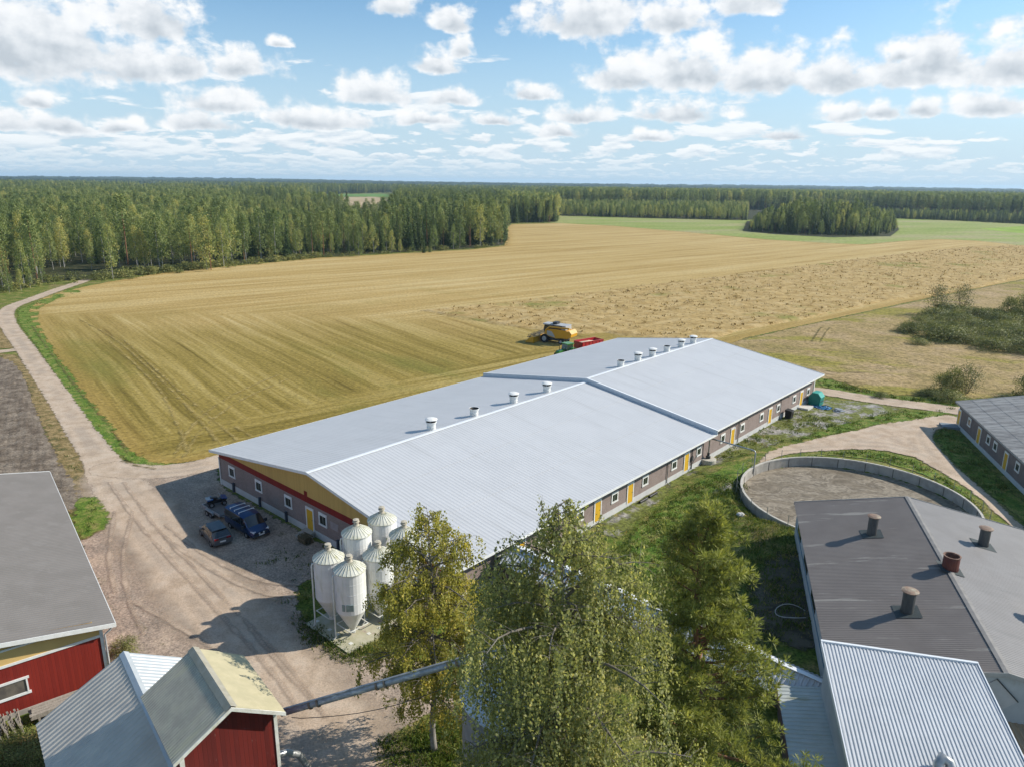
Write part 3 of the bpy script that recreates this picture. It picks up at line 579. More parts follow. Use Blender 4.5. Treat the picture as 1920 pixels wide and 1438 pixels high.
for l_ in (6.5, 12., 17.7, 23.55, 29.3, 35.4, 41.2, 47.4, 53., 59., 64.7, 70.6, 76.2): barn_window(barn, (x1, l_, 1.86), Yv, Xv)
for l_ in (9.2, 20.6, 26.4, 38.25, 50.2, 61.9, 73.45): barn_door(barn, (x1, l_, 0), Yv, Xv, .95, .36)
m = MB(); m.obox((22.1, y0-.015, 2.1), (.6, .012, .36), Xv, Yv, (0, 0, 1))
for k in range(4): m.obox((21.7+k*.27, y0-.03, 2.1), (.09, .006, .26), Xv, Yv, (0, 0, 1))
obj('wall_grille', m, mat('pale_grille', (.36, .31, .30), (.3, .26, .25)), barn)
for t_ in (4.0, 9.3, 14.2, 22.7, 30.):
    m = MB(); m.box(t_-.1, y0-.24, -.3, t_+.1, y0-.03, .98); m.box(t_-.13, y0-.27, .98, t_+.13, y0-.01, 1.03); obj('wall_stub_post', m, mat('slate_blue_metal', (.05, .06, .08), (.07, .08, .1)), barn)
for l_ in (33.86, 51.8, 65.4): m = MB(); m.tube([(W_+.02, l_, ZE-.16), (W_-.6, l_, ZE-.5), (x1+.1, l_, ZE-.8), (x1+.1, l_, .25), (x1+.5, l_, .1)], .05, 8); obj('downpipe', m, mat('grey_pipe', (.30, .29, .28)), barn)
m = MB(); m.tube([(x1+.08, 39.5, 3.5), (x1+.08, 39.5, .2)], .05, 8); m.box(x1+.01, 39.3, 1.2, x1+.16, 39.7, 1.75); obj('conduit', m, DARK, barn)
m = MB(); m.box(x0-.09, y0-.1, -.1, x0+.09, y0-.035, 3.2); m.box(x0-.09, y0-.035, -.1, x0-.03, y0+.15, 3.2); obj('corner_board', m, WHITE, barn)
m = MB(); m.box(x1+.035, y1-.2, .66, x1+.08, y1+.06, 3.9); obj('corner_board', m, WHITE, barn)
m = MB()
for k in range(3): m.box(17.5-.25*k*0, y0-1.3-.0, .0+.16*k, 19.0, y0-.06-.0+(-.0), .16+.16*k) if k == 0 else m.box(17.5, y0-1.3+.36*k, .16*k+.002, 19.0, y0-.06, .16+.16*k)
obj('door_step', m, CONC, barn)
m = MB(); m.box(x1+.05, 72.4, -.1, x1+1.6, 74.6, .32); obj('door_step', m, mat('pale_concrete', (.6, .59, .56), (.5, .49, .46)), barn)
# roof ventilators: white drums; some open, some under a mushroom hood
VW = mat('ventilator_white', (.76, .76, .74), (.68, .68, .65), sc=3, rough=.5, c3=(.5, .47, .4), sc3=2.5, lo3=.62, hi3=.75)
VIN = mat('ventilator_inside', (.10, .085, .07), (.06, .05, .045))
def vent(parent, x, y, z, hood, big=True):
    k = 1.; m = MB(); m.lathe([(.52, -.25), (.52, .06), (.45, .08), (.47, .55), (.54, .80), (.56, .92)], 20, (x, y, z), caps=False); d = obj('vent', m, VW, parent)
    m = MB(); m.lathe([(.53, .90), (.44, .45), (.0, .40)], 20, (x, y, z), caps=False); obj('shaft', m, VIN, d)
    m = MB(); m.lathe([(.475, .33), (.50, .33), (.50, .38), (.475, .38)], 20, (x, y, z), caps=False); m.lathe([(.545, .86), (.59, .86), (.59, .93), (.545, .93)], 20, (x, y, z), caps=False); obj('band', m, VW, d)
    if hood:
        m = MB(); m.lathe([(.0, 1.20), (.66, 1.14), (.68, 1.20), (.45, 1.31), (.0, 1.36)], 20, (x, y, z), caps=False); h_ = obj('hood', m, VW, d)
        m = MB()
        for a in range(4): an = a*math.pi/2+.6; m.tube([(x+.5*math.cos(an), y+.5*math.sin(an), z+.88), (x+.5*math.cos(an), y+.5*math.sin(an), z+1.17)], .022, 5)
        split_obj('hood_bracket', m, VW, d)
for i, (t_, l_, hood) in enumerate(((18.0, 16.05, 1), (18.0, 22.6, 0), (17.8, 29.6, 1), (17.8, 36.0, 1))): vent(barn, t_, l_, roofz(t_)-.02, hood)
for t_, l_, hood in ((18.35, 52.1, 0), (18.2, 56.9, 1), (18.3, 60.8, 1), (18.2, 65.3, 0), (18.15, 69.9, 1), (18.15, 73.9, 1)): vent(barn, t_, l_, roofz(t_, DZ)-.02, hood)
# ------------------------------------------------------------------ feed silos
SILO = mat('silo_enamel', (.74, .74, .72), (.68, .68, .66), sc=1.2, rough=.45, c3=(.45, .45, .30), sc3=.9, lo3=.55, hi3=.78, stretch3=(1.6, 1.6, .22))
SROOF = mat('silo_roof', (.62, .615, .54), (.54, .53, .44), sc=1.5, rough=.5, c3=(.42, .405, .26), sc3=2, lo3=.5, hi3=.7)
CAPM = mat('silo_cap_beige', (.5, .45, .36), (.4, .36, .28), sc=3, rough=.7)
def silo(label, t, l, top, panel=False, pipe=True):
    o = thing('feed_silo', label, 'silo', bw(t, l, .15), BROT, 'feed silos in front of the long barn'); r = 1.1; rim = top-1.0-.15; cb = max(2.2, rim-3.7)
    m = MB(); n = 28; m.lathe([(r, cb), (r, rim)], n, caps=False)
    for k in range(1, 4): zz = cb+(rim-cb)*k/4; m.lathe([(r+.002, zz-.02), (r+.014, zz), (r+.002, zz+.02)], n, caps=False)
    bd = obj('drum', m, SILO, o)
    m = MB(); m.lathe([(.2, .45), (.22, .5), (r, cb)], n, caps=False); m.lathe([(.2, .2), (.2, .45)], 12); obj('hopper', m, SILO, o)
    m = MB(); vs = []; k2 = 24
    m.lathe([(r+.06, rim-.06), (r+.06, rim), (.26, rim+.56), (.26, rim+.6)], k2, caps=False)
    for k in range(k2): a = 2*math.pi*k/k2; m.beam((math.cos(a)*(r+.05), math.sin(a)*(r+.05), rim+.012), (math.cos(a)*.27, math.sin(a)*.27, rim+.572), .025, .03)
    rf = obj('roof', m, SROOF, o)
    m = MB(); m.lathe([(.26, rim+.55), (.19, rim+.66), (.17, rim+.80), (.26, rim+.84), (.26, rim+.90), (.16, rim+.92), (.16, rim+.96), (.23, rim+.98), (.23, rim+1.05), (0, rim+1.08)], 14, caps=False); obj('cap', m, CAPM, rf)
    for k in range(4):
        a = math.pi/4+k*math.pi/2; x, y = math.cos(a)*(r+.03), math.sin(a)*(r+.03); m = MB(); m.beam((x, y, -.02), (x, y, cb+.75), .10, .10); m.box(x-.13, y-.13, -.02, x+.13, y+.13, .02); obj('leg', m, DIRTYWHITE, o)
    m = MB()
    for k in range(4):
        a, b = math.pi/4+k*math.pi/2, math.pi/4+(k+1)*math.pi/2; m.beam((math.cos(a)*1.13, math.sin(a)*1.13, .9), (math.cos(b)*1.13, math.sin(b)*1.13, .9), .05, .05)
    obj('brace', m, DIRTYWHITE, o)
    if pipe: m = MB(); a = -math.pi/2-.25+YAW*0; c_, s_ = math.cos(a), math.sin(a); m.tube([(c_*(r-.02), s_*(r-.02), rim-.25), (c_*(r+.14), s_*(r+.14), rim-.2), (c_*(r+.2), s_*(r+.2), rim-.4), (c_*(r+.2), s_*(r+.2), .25), (c_*(r+.35), s_*(r+.35), .08)], .06, 8); obj('fill_pipe', m, DIRTYWHITE, o)
    if panel:
        m = MB(); a = -math.pi/2+.85
        for w, h, zz, da in ((.26, .5, cb+.62, 0), (.10, .5, cb+.60, -.42)):
            aa = a+da; c_, s_ = math.cos(aa), math.sin(aa); m.obox((c_*(r+.01), s_*(r+.01), zz), (w, .025, h/2), (-s_, c_, 0), (c_, s_, 0), (0, 0, 1))
        obj('sight_glass', m, mat('grey_green_panel', (.28, .36, .34), (.2, .27, .26), rough=.2), o)
    m = MB()
    m.tube([(-.9, -.62, rim-.1), (-.9, -.62, cb+.2)], .025, 6); obj('cable_tube', m, DIRTYWHITE, bd)
silo('pale feed silo at the left front corner of the silo cluster', 31.6, -6.45, 6.5)
silo('pale feed silo in front with a grey sight panel and fill pipe', 34.1, -6.4, 6.5, panel=True)
silo('taller pale feed silo behind the left front silo', 31.55, -3.85, 7.5)
silo('pale feed silo half behind the yellow birch, behind the front silo', 34.1, -3.85, 6.6)
silo('tall pale feed silo closest to the barn gable wall', 31.4, -1.3, 7.6, pipe=False)
silo('feed silo mostly hidden by birch leaves beside the barn gable', 34.1, -1.35, 7.3, pipe=False)
m = MB(); m.box(30.4, -8.0, -.3, 35.7, -.1, .15); o = obj('concrete_pad', m, mat('mossy_concrete', (.46, .43, .32), (.38, .36, .24), sc=1.2, rough=.9, c3=(.30, .22, .20), sc3=.7, lo3=.56, hi3=.68, bump=.3), None, BO, BROT); tag(o, None, kind='structure'); o.name = 'pavement'
# ------------------------------------------------------------------ connecting corridor
ca, cb_ = Vector((.746, -.666, 0)), Vector((.666, .746, 0)); CO = Vector((.2, 53.75, 0)); CL = 26.2
cor = thing('connecting_corridor', 'narrow low corridor under a white ribbed gable roof, running from the long barn', 'corridor', CO, math.atan2(ca.y, ca.x))
WRIB = mat('white_ribbed_steel', (.57, .585, .60), (.52, .535, .55), sc=.6, rough=.4, metal=.1)
m = MB(); hw, ce, cr = 1.75, 2.45, 3.4
m.corr((CL, -hw, ce), (-CL, 0, 0), (0, hw, cr-ce), .3, .045, (0, -(cr-ce), hw)); m.corr((0, hw, ce), (CL, 0, 0), (0, -hw, cr-ce), .3, .045, (0, cr-ce, hw))
m.add([(0, -hw, ce-.05), (CL, -hw, ce-.05), (CL, 0, cr-.05), (0, 0, cr-.05), (0, hw, ce-.05), (CL, hw, ce-.05)], [(0, 1, 2, 3), (3, 2, 5, 4)])
r_ = obj('roof', m, WRIB, cor)
m = MB(); m.beam((0, 0, cr+.05), (CL, 0, cr+.05), .35, .03); obj('ridge_cap', m, RIDGE, r_)
m = MB(); m.box(.1, -1.35, .45, CL, -1.25, ce+.15); m.box(.1, 1.25, .45, CL, 1.35, ce+.15); m.prism([(CL-.1, -1.25, 0), (CL-.1, 1.25, 0), (CL-.1, 1.25, ce+.1), (CL-.1, 0, cr-.1), (CL-.1, -1.25, ce+.1)], (.1, 0, 0)); obj('wall', m, mat('dark_brown_brick', (.12, .095, .085), (.09, .07, .065), sc=2, rough=.9), cor)
m = MB(); m.box(.1, -1.38, -.3, CL, -1.22, .45); m.box(.1, 1.22, -.3, CL, 1.38, .45); obj('plinth', m, PLINTH, cor)
m = MB()
for k in range(3): m.box(4+7*k, -1.37, 1.2, 5+7*k, -1.345, 1.9)
split_obj('window', m, GLASS, cor)
# ------------------------------------------------------------------ brown shed with dark flues, on the right
def local_frame(o, xdir):
    return math.atan2(xdir.y, xdir.x)
brr = local_frame(BRA, AP); EZ, RZ, HW, BL = 4.6, 6.35, 9.0, 24.4
shed = thing('brown_shed', 'big dark brown ribbed roof shed with tin flues and pale side wall', 'farm building', Vector((BRA.x, BRA.y, 0)), brr)
BROWN = mat('dark_brown_steel', (.185, .165, .152), (.165, .146, .135), sc=.5, rough=.65, metal=0, spec=.2, c3=(.30, .28, .25), sc3=.42, lo3=.585, hi3=.68, stretch3=(.35, 3.2, 1))
def bev(x): return EZ+(RZ-EZ)*(x/HW if x < HW else (2*HW-x)/HW)
m = MB(); sl2 = (RZ-EZ)/HW
m.corr((0, 0, EZ), (0, -BL, 0), (HW, 0, RZ-EZ), .2, .016, (-sl2, 0, 1)); 
BROWN_SUNLIT = mat('sunlit_brown_steel', (.265, .25, .24), (.24, .225, .215), sc=.5, rough=.5, metal=.1, c3=(.22, .21, .20), sc3=.5, lo3=.55, hi3=.7, stretch3=(.3, 2, 1))  # same brown roof; sunlight on the sun-facing slope painted in as a lighter tone
m.cur = 1; m.corr((2*HW, -BL, EZ), (0, BL, 0), (-HW, 0, RZ-EZ), .2, .02, (sl2, 0, 1), strips=3)
m.add([(0, 0, EZ-.06), (HW, 0, RZ-.06), (HW, -BL, RZ-.06), (0, -BL, EZ-.06), (2*HW, 0, EZ-.06), (2*HW, -BL, EZ-.06)], [(0, 1, 2, 3), (1, 4, 5, 2)])
r_ = obj('roof', m, [BROWN, BROWN_SUNLIT], shed)
m = MB()
for sx in (-1, 1): m.add([(HW, 0, RZ+.06), (HW, -BL, RZ+.06), (HW+sx*.22, -BL, RZ+.06-.22*sl2), (HW+sx*.22, 0, RZ+.06-.22*sl2)], [(0, 1, 2, 3) if sx > 0 else (3, 2, 1, 0)])
obj('ridge_cap', m, mat('ridge_grey_brown', (.25, .235, .22), (.2, .19, .18)), r_)
PALEW = mat('pale_blue_grey_wall', (.40, .43, .45), (.34, .37, .39), sc=.8, rough=.8, c3=(.3, .31, .30), sc3=1.2, lo3=.55, hi3=.7, stretch3=(1, 1, .3))
m = MB(); g0 = .32
m.box(g0, -BL+.35, -.4, g0+.2, -.35, bev(g0)-.1); m.box(2*HW-g0-.2, -BL+.35, -.4, 2*HW-g0, -.35, bev(g0)-.1)
for yy in (-.35, -BL+.25): m.prism([(g0, yy, -.4), (2*HW-g0, yy, -.4), (2*HW-g0, yy, bev(g0)-.1), (HW, yy, RZ-.1), (g0, yy, bev(g0)-.1)], (0, .1, 0))
obj('wall', m, PALEW, shed)
m = MB()
for sx in (0, 1):
    e = 0 if sx == 0 else 2*HW
    for yq in (.0, -BL-.04): m.prism([(e, yq, EZ-.24), (HW, yq, RZ-.24), (HW, yq, RZ+.06), (e, yq, EZ+.06)], (0, .04, 0))
split_obj('bargeboard', m, mat('grey_trim', (.33, .33, .32), (.28, .28, .27)), r_)
for k, yv in enumerate((-3.5, -9., -14.5)):
    m = MB(); m.box(g0-.03, yv-1.3, 3.0, g0-.002, yv+1.3, 3.75); obj('window', m, GLASS, shed)
m = MB(); m.box(g0-.05, -BL+.5, 2.75, g0-.002, -.5, 2.84); obj('sill_rail', m, mat('blue_trim', (.10, .19, .25), (.13, .22, .28)), shed)
FLUE = mat('flue_black_steel', (.06, .062, .062), (.10, .10, .095), sc=2.5, rough=.5, stretch=(1, 1, .3)); FCAP = mat('flue_cap_rust', (.27, .17, .12), (.2, .15, .115), sc=3, rough=.7, c3=(.36, .32, .24), sc3=2)
RUST = mat('red_oxide_pipe', (.16, .05, .035), (.11, .035, .03), sc=2, rough=.6); FLASH = mat('lead_flashing', (.05, .062, .065), (.04, .05, .05))
def flue(px, py, h, r, cap=True, m_=None):
    p = G(px, py, 5.6)
    for _ in range(4):
        lx = (p.x-BRA.x)*AP.x+(p.y-BRA.y)*AP.y; p = G(px, py, bev(lx))
    lx, ly = (p-Vector((BRA.x, BRA.y, 0))).dot(AP), (p-Vector((BRA.x, BRA.y, 0))).dot(AX)
    z = bev(lx); m = MB(); m.lathe([(r, -.3), (r, h)], 18, (lx, ly, z), caps=False); m.lathe([(r+.03, .05), (r+.03, .12)], 18, (lx, ly, z), caps=False); f = obj('flue', m, m_ or FLUE, shed)
    m = MB(); sg = sl2 if lx < HW else -sl2; q = .75
    m.prism([(lx-q, ly-q, z+.035-sg*q), (lx+q, ly-q, z+.035+sg*q), (lx+q, ly+q, z+.035+sg*q), (lx-q, ly+q, z+.035-sg*q)], (0, 0, .012)); obj('flashing', m, FLASH, f)
    if cap: m = MB(); m.lathe([(.0, h+.02), (r*1.35, h+.02), (r*1.38, h+.07), (r*.9, h+.13), (0, h+.16)], 18, (lx, ly, z), caps=False); obj('cap', m, FCAP, f)
    else: m = MB(); m.lathe([(r+.03, h-.05), (r+.05, h), (r-.05, h), (r-.08, h-.6), (0, h-.62)], 18, (lx, ly, z), caps=False); obj('rim', m, mat('rust_rim', (.28, .17, .12), (.14, .08, .06)), f)
flue(1634, 1001, 1.5, .36); flue(1700, 1147, 1.5, .38); flue(1843, 1022, 1.4, .36); flue(1781, 1066, 1.05, .52, False, RUST); flue(1960, 1162, 1.5, .42)
# gable seen from the yard side: white boards with a tilted square hatch
m = MB(); c = Vector((HW-.4, -BL+.22, 4.55)); m.obox(c, (.85, .03, .85), (.707, 0, .707), (0, 1, 0), (-.707, 0, .707)); obj('square_hatch', m, mat('hatch_grey', (.42, .43, .44), (.38, .39, .4)), shed)
m = MB(); m.obox(c+Vector((-.62, -.035, -.62)), (.87, .02, .03), (.707, 0, -.707), (0, 1, 0), (.707, 0, .707)); m.obox(c+Vector((.62, -.035, .62)), (.87, .02, .03), (.707, 0, -.707), (0, 1, 0), (.707, 0, .707)); split_obj('hatch_rail', m, DARK, shed)
m = MB(); m.box(g0+5, -BL+.2, 1., g0+5.12, -BL+.249, 5.2); m.box(g0+12.5, -BL+.2, 1., g0+12.56, -BL+.249, 5.2); split_obj('gable_batten', m, mat('tan_batten', (.4, .34, .26)), shed)
# ------------------------------------------------------------------ low white roofed annex in front of it
P0, P1 = G(1541, 1203, 6.5), G(1832, 1245, 6.5)
wd = (P1-P0); wd.z = 0; ww = wd.length; wd.normalize(); ws = Vector((wd.y, -wd.x, 0)); wr = math.atan2(wd.y, wd.x); wl = 15.; wz = 6.5; drop = 1.7
anx = thing('white_roof_annex', 'annex under a bright white corrugated lean-to roof below the brown shed', 'farm building', Vector((P0.x, P0.y, 0)), wr)
m = MB(); m.corr((ww, -wl, wz-drop), (-ww, 0, 0), (0, wl, drop), .19, .04, (0, -drop, wl)); m.add([(0, 0, wz-.06), (ww, 0, wz-.06), (ww, -wl, wz-drop-.06), (0, -wl, wz-drop-.06)], [(3, 2, 1, 0)])
r_ = obj('roof', m, WRIB, anx)
m = MB(); m.prism([(0, 0, wz+.03), (0, 0, wz+.09), (0, -wl, wz-drop+.09), (0, -wl, wz-drop-.2), (0, 0, wz-.2)], (-.06, 0, 0)); m.prism([(ww+.001, 0, wz-.2), (ww+.001, 0, wz+.09), (ww+.001, -wl, wz-drop+.09), (ww+.001, -wl, wz-drop-.2)], (.06, 0, 0)); m.beam((-.06, .03, wz+.05), (ww+.06, .03, wz+.05), .16, .12); obj('edge_flashing', m, RIDGE, r_)
m = MB(); m.prism([(.25, -.3, 0), (.25, -wl+.3, 0), (.25, -wl+.3, wz-drop-.1), (.25, -.3, wz-.12)], (.15, 0, 0)); m.prism([(ww-.4, -.3, 0), (ww-.4, -wl+.3, 0), (ww-.4, -wl+.3, wz-drop-.1), (ww-.4, -.3, wz-.12)], (.15, 0, 0)); m.box(.4, -wl+.3, 0, ww-.4, -wl+.45, wz-drop-.15); m.box(.4, -.45, 0, ww-.4, -.3, wz-.15); obj('wall', m, PALEW, anx)
q = G(1763, 1452, 5.3); lq = q-Vector((P0.x, P0.y, 0)); lx, ly = lq.dot(wd), lq.dot(Vector((-wd.y, wd.x, 0))); m = MB(); zz = wz+drop*ly/wl; m.tube([(lx-.25, ly-.3, zz-.1), (lx-.2, ly-.1, zz+.35), (lx, ly+.15, zz+.55), (lx+.3, ly+.1, zz+.4), (lx+.4, ly-.1, zz+.1)], .24, 12); obj('pipe_elbow', m, GALV, r_)
# pale lean-to on its left
Q0 = G(1456, 1284, 3.0); Q1 = Vector((P0.x, P0.y, 0))+ws*1.9
lw = 3.4; lean = thing('pale_lean_to', 'low pale lean-to with brown edge trim tucked beside the white annex', 'farm building', Vector((Q0.x, Q0.y, 0)), wr)
m = MB(); ll = 12.; lz0, lz1 = 3.0, 3.5
m.corr((0, 0, lz0), (0, -ll, 0), (lw, 0, lz1-lz0), .32, .03, (-(lz1-lz0), 0, lw)); r_ = obj('roof', m, mat('pale_green_steel', (.50, .52, .49), (.43, .455, .42), sc=.8, rough=.45, c3=(.36, .36, .27), sc3=.8, lo3=.55, hi3=.7, stretch3=(.3, 3, 1)), lean)
m = MB(); m.box(-.07, -ll, lz0-.18, -.005, 0, lz0+.05); obj('gutter', m, mat('brown_trim', (.10, .05, .035), (.08, .04, .03)), r_)
m = MB(); m.box(-.05, .005, lz0-.12, lw, .07, lz0+.06) ; m.box(0, -.5, lz0+.045, lw*.96, 0, lz0+.075) if False else None; obj('edge_flashing', m, mat('cream_trim', (.5, .49, .42)), r_)
m = MB(); m.box(.2, -ll+.2, -.2, .35, -.25, lz0-.02); m.box(.35, -.4, -.2, lw, -.25, lz0-.02); obj('wall', m, mat('dark_brown_brick', (.12, .095, .085)), lean)
# tan roof in the corner
T0 = G(1868, 1336, 3.2); tan = thing('tan_roof_porch', 'porch with tan ribbed roof at the right edge below the white gable', 'porch', Vector((T0.x, T0.y, 0)), wr)
m = MB(); m.corr((6.5, -7, 2.5), (-6.5, 0, 0), (0, 7, .7), .3, .04, (0, -.7, 7)); obj('roof', m, mat('tan_steel', (.36, .28, .19), (.31, .24, .16), sc=.7, rough=.6), tan)
m = MB(); m.box(.2, -6.8, 0, .35, -.1, 2.45); m.box(.35, -6.8, 0, 6.3, -6.65, 2.4); obj('wall', m, PALEW, tan)
# ------------------------------------------------------------------ farther barn at the right edge
E0, E1 = G(1792, 752, 3.5), G(1920, 867, 3.5); ed = E0-E1; ed.z = 0; ed.normalize(); ep = Vector((ed.y, -ed.x, 0)); RL = 40.; RH = 9.5
rb = thing('grey_roof_barn', 'grey brown barn with old fibre cement roof and yellow doors beside the curved track', 'barn', Vector((E0.x, E0.y, 0)), math.atan2(ep.y, ep.x))
FIB = mat('old_fibre_cement', (.27, .265, .255), (.20, .195, .19), sc=1.2, rough=.9, c3=(.36, .355, .34), sc3=.35, lo3=.42, hi3=.62, stretch3=(.5, 4, 1))
m = MB(); rs = .19
m.corr((0, 0, 3.5), (0, -RL, 0), (RH, 0, RH*rs), .5, .04, (-rs, 0, 1), strips=5); m.corr((2*RH, -RL, 3.5), (0, RL, 0), (-RH, 0, RH*rs), .5, .04, (rs, 0, 1), strips=5); r_ = obj('roof', m, FIB, rb)
m = MB(); m.box(-.03, -RL, 3.3, -.004, 0, 3.5)
for sx in (0, 1): m.prism([(0 if sx == 0 else 2*RH, .004, 3.28), (RH, .004, 3.28+RH*rs), (RH, .004, 3.54+RH*rs), (0 if sx == 0 else 2*RH, .004, 3.54)], (0, .04, 0))
split_obj('bargeboard', m, mat('grey_trim', (.33, .33, .32)), r_)
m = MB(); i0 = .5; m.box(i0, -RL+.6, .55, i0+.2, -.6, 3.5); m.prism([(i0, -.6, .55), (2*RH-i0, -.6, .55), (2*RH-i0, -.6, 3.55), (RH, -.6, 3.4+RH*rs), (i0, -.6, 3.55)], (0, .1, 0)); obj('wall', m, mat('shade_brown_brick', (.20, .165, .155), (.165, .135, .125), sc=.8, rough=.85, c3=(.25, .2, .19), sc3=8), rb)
m = MB(); m.box(i0-.06, -RL+.6, -.3, i0+.2, -.6, .55); m.box(i0+.2, -.62, -.3, 2*RH-i0, -.46, .55); obj('plinth', m, PLINTH, rb)
for yv in (-.95, -9., -18.2, -30.): barn_door(rb, (i0, yv, 0), Yv, -Xv, .95, .42)
for yv in (-5., -12.2, -14.6, -21.5, -26): barn_window(rb, (i0, yv, 2.05), Yv, -Xv)
m = MB(); m.box(i0-2.2, -2.3, .05, i0-.1, -.4, .38); obj('door_step', m, mat('blue_grey_slab', (.16, .2, .23), (.2, .24, .27)), rb)
# ------------------------------------------------------------------ red barn on the left
RB0 = G(216, 1168, 4.5); rd = Vector((-.62, .784, 0)).normalized(); rn = Vector((-rd.y, rd.x, 0))   # rd along the eave, rn towards the ridge
RBL, RBW, rsl = 31.5, 11., .17
red = thing('red_barn', 'big red barn with grey steel roof and yellow gable boards at the left edge', 'barn', Vector((RB0.x, RB0.y, 0)), math.atan2(-rn.y, -rn.x))
# local axes: x = -rn (to the yard), y = along the eave away from the camera (rd)
GREYR = mat('grey_brown_sheet', (.195, .18, .168), (.175, .162, .15), sc=.4, rough=.65, spec=.2, c3=(.20, .186, .174), sc3=.8, lo3=.5, hi3=.65)
m = MB(); m.corr((0, 0, 4.5), (0, RBL, 0), (-RBW, 0, RBW*rsl), .28, .04, (rsl, 0, 1)); m.corr((-2*RBW, RBL, 4.5), (0, -RBL, 0), (RBW, 0, RBW*rsl), .45, .03, (-rsl, 0, 1)); m.add([(0, 0, 4.44), (0, RBL, 4.44), (-RBW, RBL, 4.44+RBW*rsl), (-RBW, 0, 4.44+RBW*rsl)], [(3, 2, 1, 0)]); r_ = obj('roof', m, GREYR, red)
m = MB(); m.prism([(.02, -.05, 4.26), (.02, -.05, 4.55), (-RBW, -.05, 4.55+RBW*rsl), (-RBW, -.05, 4.26+RBW*rsl)], (0, .04, 0)); m.prism([(.02, RBL+.01, 4.26), (.02, RBL+.01, 4.55), (-RBW, RBL+.01, 4.55+RBW*rsl), (-RBW, RBL+.01, 4.26+RBW*rsl)], (0, .04, 0)); m.box(.005, 0, 4.28, .05, RBL, 4.5); split_obj('bargeboard', m, WHITE, r_)
REDB = boards('falu_red_boards', (.235, .022, .013), (.19, .017, .011), .18)
wx, wy = -.75, .6
m = MB(); m.box(wx-.15, wy, .35, wx, RBL-.6, 4.35); m.box(-2*RBW+.8, wy, .35, wx-.15, wy+.12, 3.55); obj('wall', m, REDB, red)
m = MB(); m.box(-2*RBW+.8, wy-.02, 3.72, wx-.15, wy+.1, 4.62); obj('yellow_band', m, mat('smooth_ochre', (.66, .45, .17), (.62, .42, .16), sc=1, rough=.7), red)
m = MB(); m.prism([(-1.2, wy+.0, 4.75), (-1.2, wy, 4.44), (-RBW, wy, 4.4+RBW*rsl), (-RBW, wy, 4.75)], (0, .1, 0)); m.add([(wx-.15, wy, 4.62), (wx-.15, wy, 4.5)], []); obj('gable_boards', m, YELLOW, red)
m = MB(); m.box(-2*RBW+.8, wy-.06, 3.55, wx+.02, wy+.1, 3.72); m.box(-2*RBW+.8, wy-.05, 4.62, wx-.9, wy+.1, 4.74); split_obj('trim_board', m, WHITE, red)
m = MB(); m.box(wx-.14, wy-.07, .2, wx+.05, wy-.005, 4.32); m.box(wx+.003, wy-.005, .2, wx+.05, wy+.16, 4.3); obj('corner_board', m, WHITE, red)
m = MB(); m.tube([(.03, .35, 4.3), (-.3, .3, 4.0), (wx+.13, wy-.15, 3.7), (wx+.13, wy-.15, .3)], .055, 8); obj('downpipe', m, mat('white_pipe', (.6, .6, .6)), red)
m = MB(); m.box(-2*RBW+.8, wy-.05, -.2, wx+.02, wy+.14, .35); m.box(wx-.15, wy+.14, -.2, wx+.02, RBL-.6, .35); obj('plinth', m, CONC, red)
wc = -6.75
m = MB(); ww2, hh2 = 1.75, .45
for a, b, c_, d_ in ((-ww2, -ww2+.09, -hh2, hh2), (ww2-.09, ww2, -hh2, hh2), (-.05, .05, -hh2, hh2), (-ww2-.05, ww2+.1, hh2, hh2+.14), (-ww2-.05, ww2+.1, -hh2-.16, -hh2)): m.box(wc+a, wy-.09, 1.95+c_, wc+b, wy-.003, 1.95+d_)
fr = obj('window', m, WHITE, red)
m = MB(); m.box(wc-ww2+.09, wy-.03, 1.95-hh2, wc+ww2-.09, wy-.012, 1.95+hh2); obj('pane', m, mat('dusty_glass', (.17, .15, .12), (.10, .09, .08), sc=1.5, rough=.15), fr)
# ------------------------------------------------------------------ grey gabled shed and the red tower shed in the foreground
S0 = G(232, 1222, 5.7); sdv = Vector((.63, -.777, 0)).normalized(); spn = Vector((.777, .63, 0)).normalized()
sh = thing('grey_roof_shed', 'old shed with grey tin gable roof, half under the red tower shed', 'shed', Vector((S0.x, S0.y, 0)), math.atan2(spn.y, spn.x))
# local x = spn (to the yard), y = -sdv (away); ridge runs along -y
TINW = mat('white_tin', (.47, .50, .515), (.42, .45, .465), sc=1.2, rough=.4, metal=.1); TING = mat('grey_tin', (.52, .485, .43), (.45, .42, .375), sc=.8, rough=.75, spec=.15, c3=(.54, .50, .43), sc3=.8, lo3=.5, hi3=.7)
SLn = 13.
m = MB(); m.corr((-4.65, 0, 3.2), (0, -SLn, 0), (4.65, 0, 2.5), .36, .035, (-2.5, 0, 4.65)); m.add([(-4.65, 0, 3.14), (0, 0, 5.64), (0, -SLn, 5.64), (-4.65, -SLn, 3.14)], [(0, 1, 2, 3)]); r_ = obj('roof', m, TING, sh, label='grey slope facing the red barn')
m = MB(); m.corr((3.0, -SLn, 4.0), (0, SLn, 0), (-3.0, 0, 1.7), .36, .035, (1.7, 0, 3.0)); obj('roof', m, TINW, sh, label='white slope facing the yard')
m = MB(); m.add([(0, .02, 5.77), (0, -SLn, 5.77), (-.25, -SLn, 5.62), (-.25, .02, 5.62), (.25, -SLn, 5.62), (.25, .02, 5.62)], [(0, 3, 2, 1), (0, 1, 4, 5)]); obj('ridge_cap', m, TINW, r_)
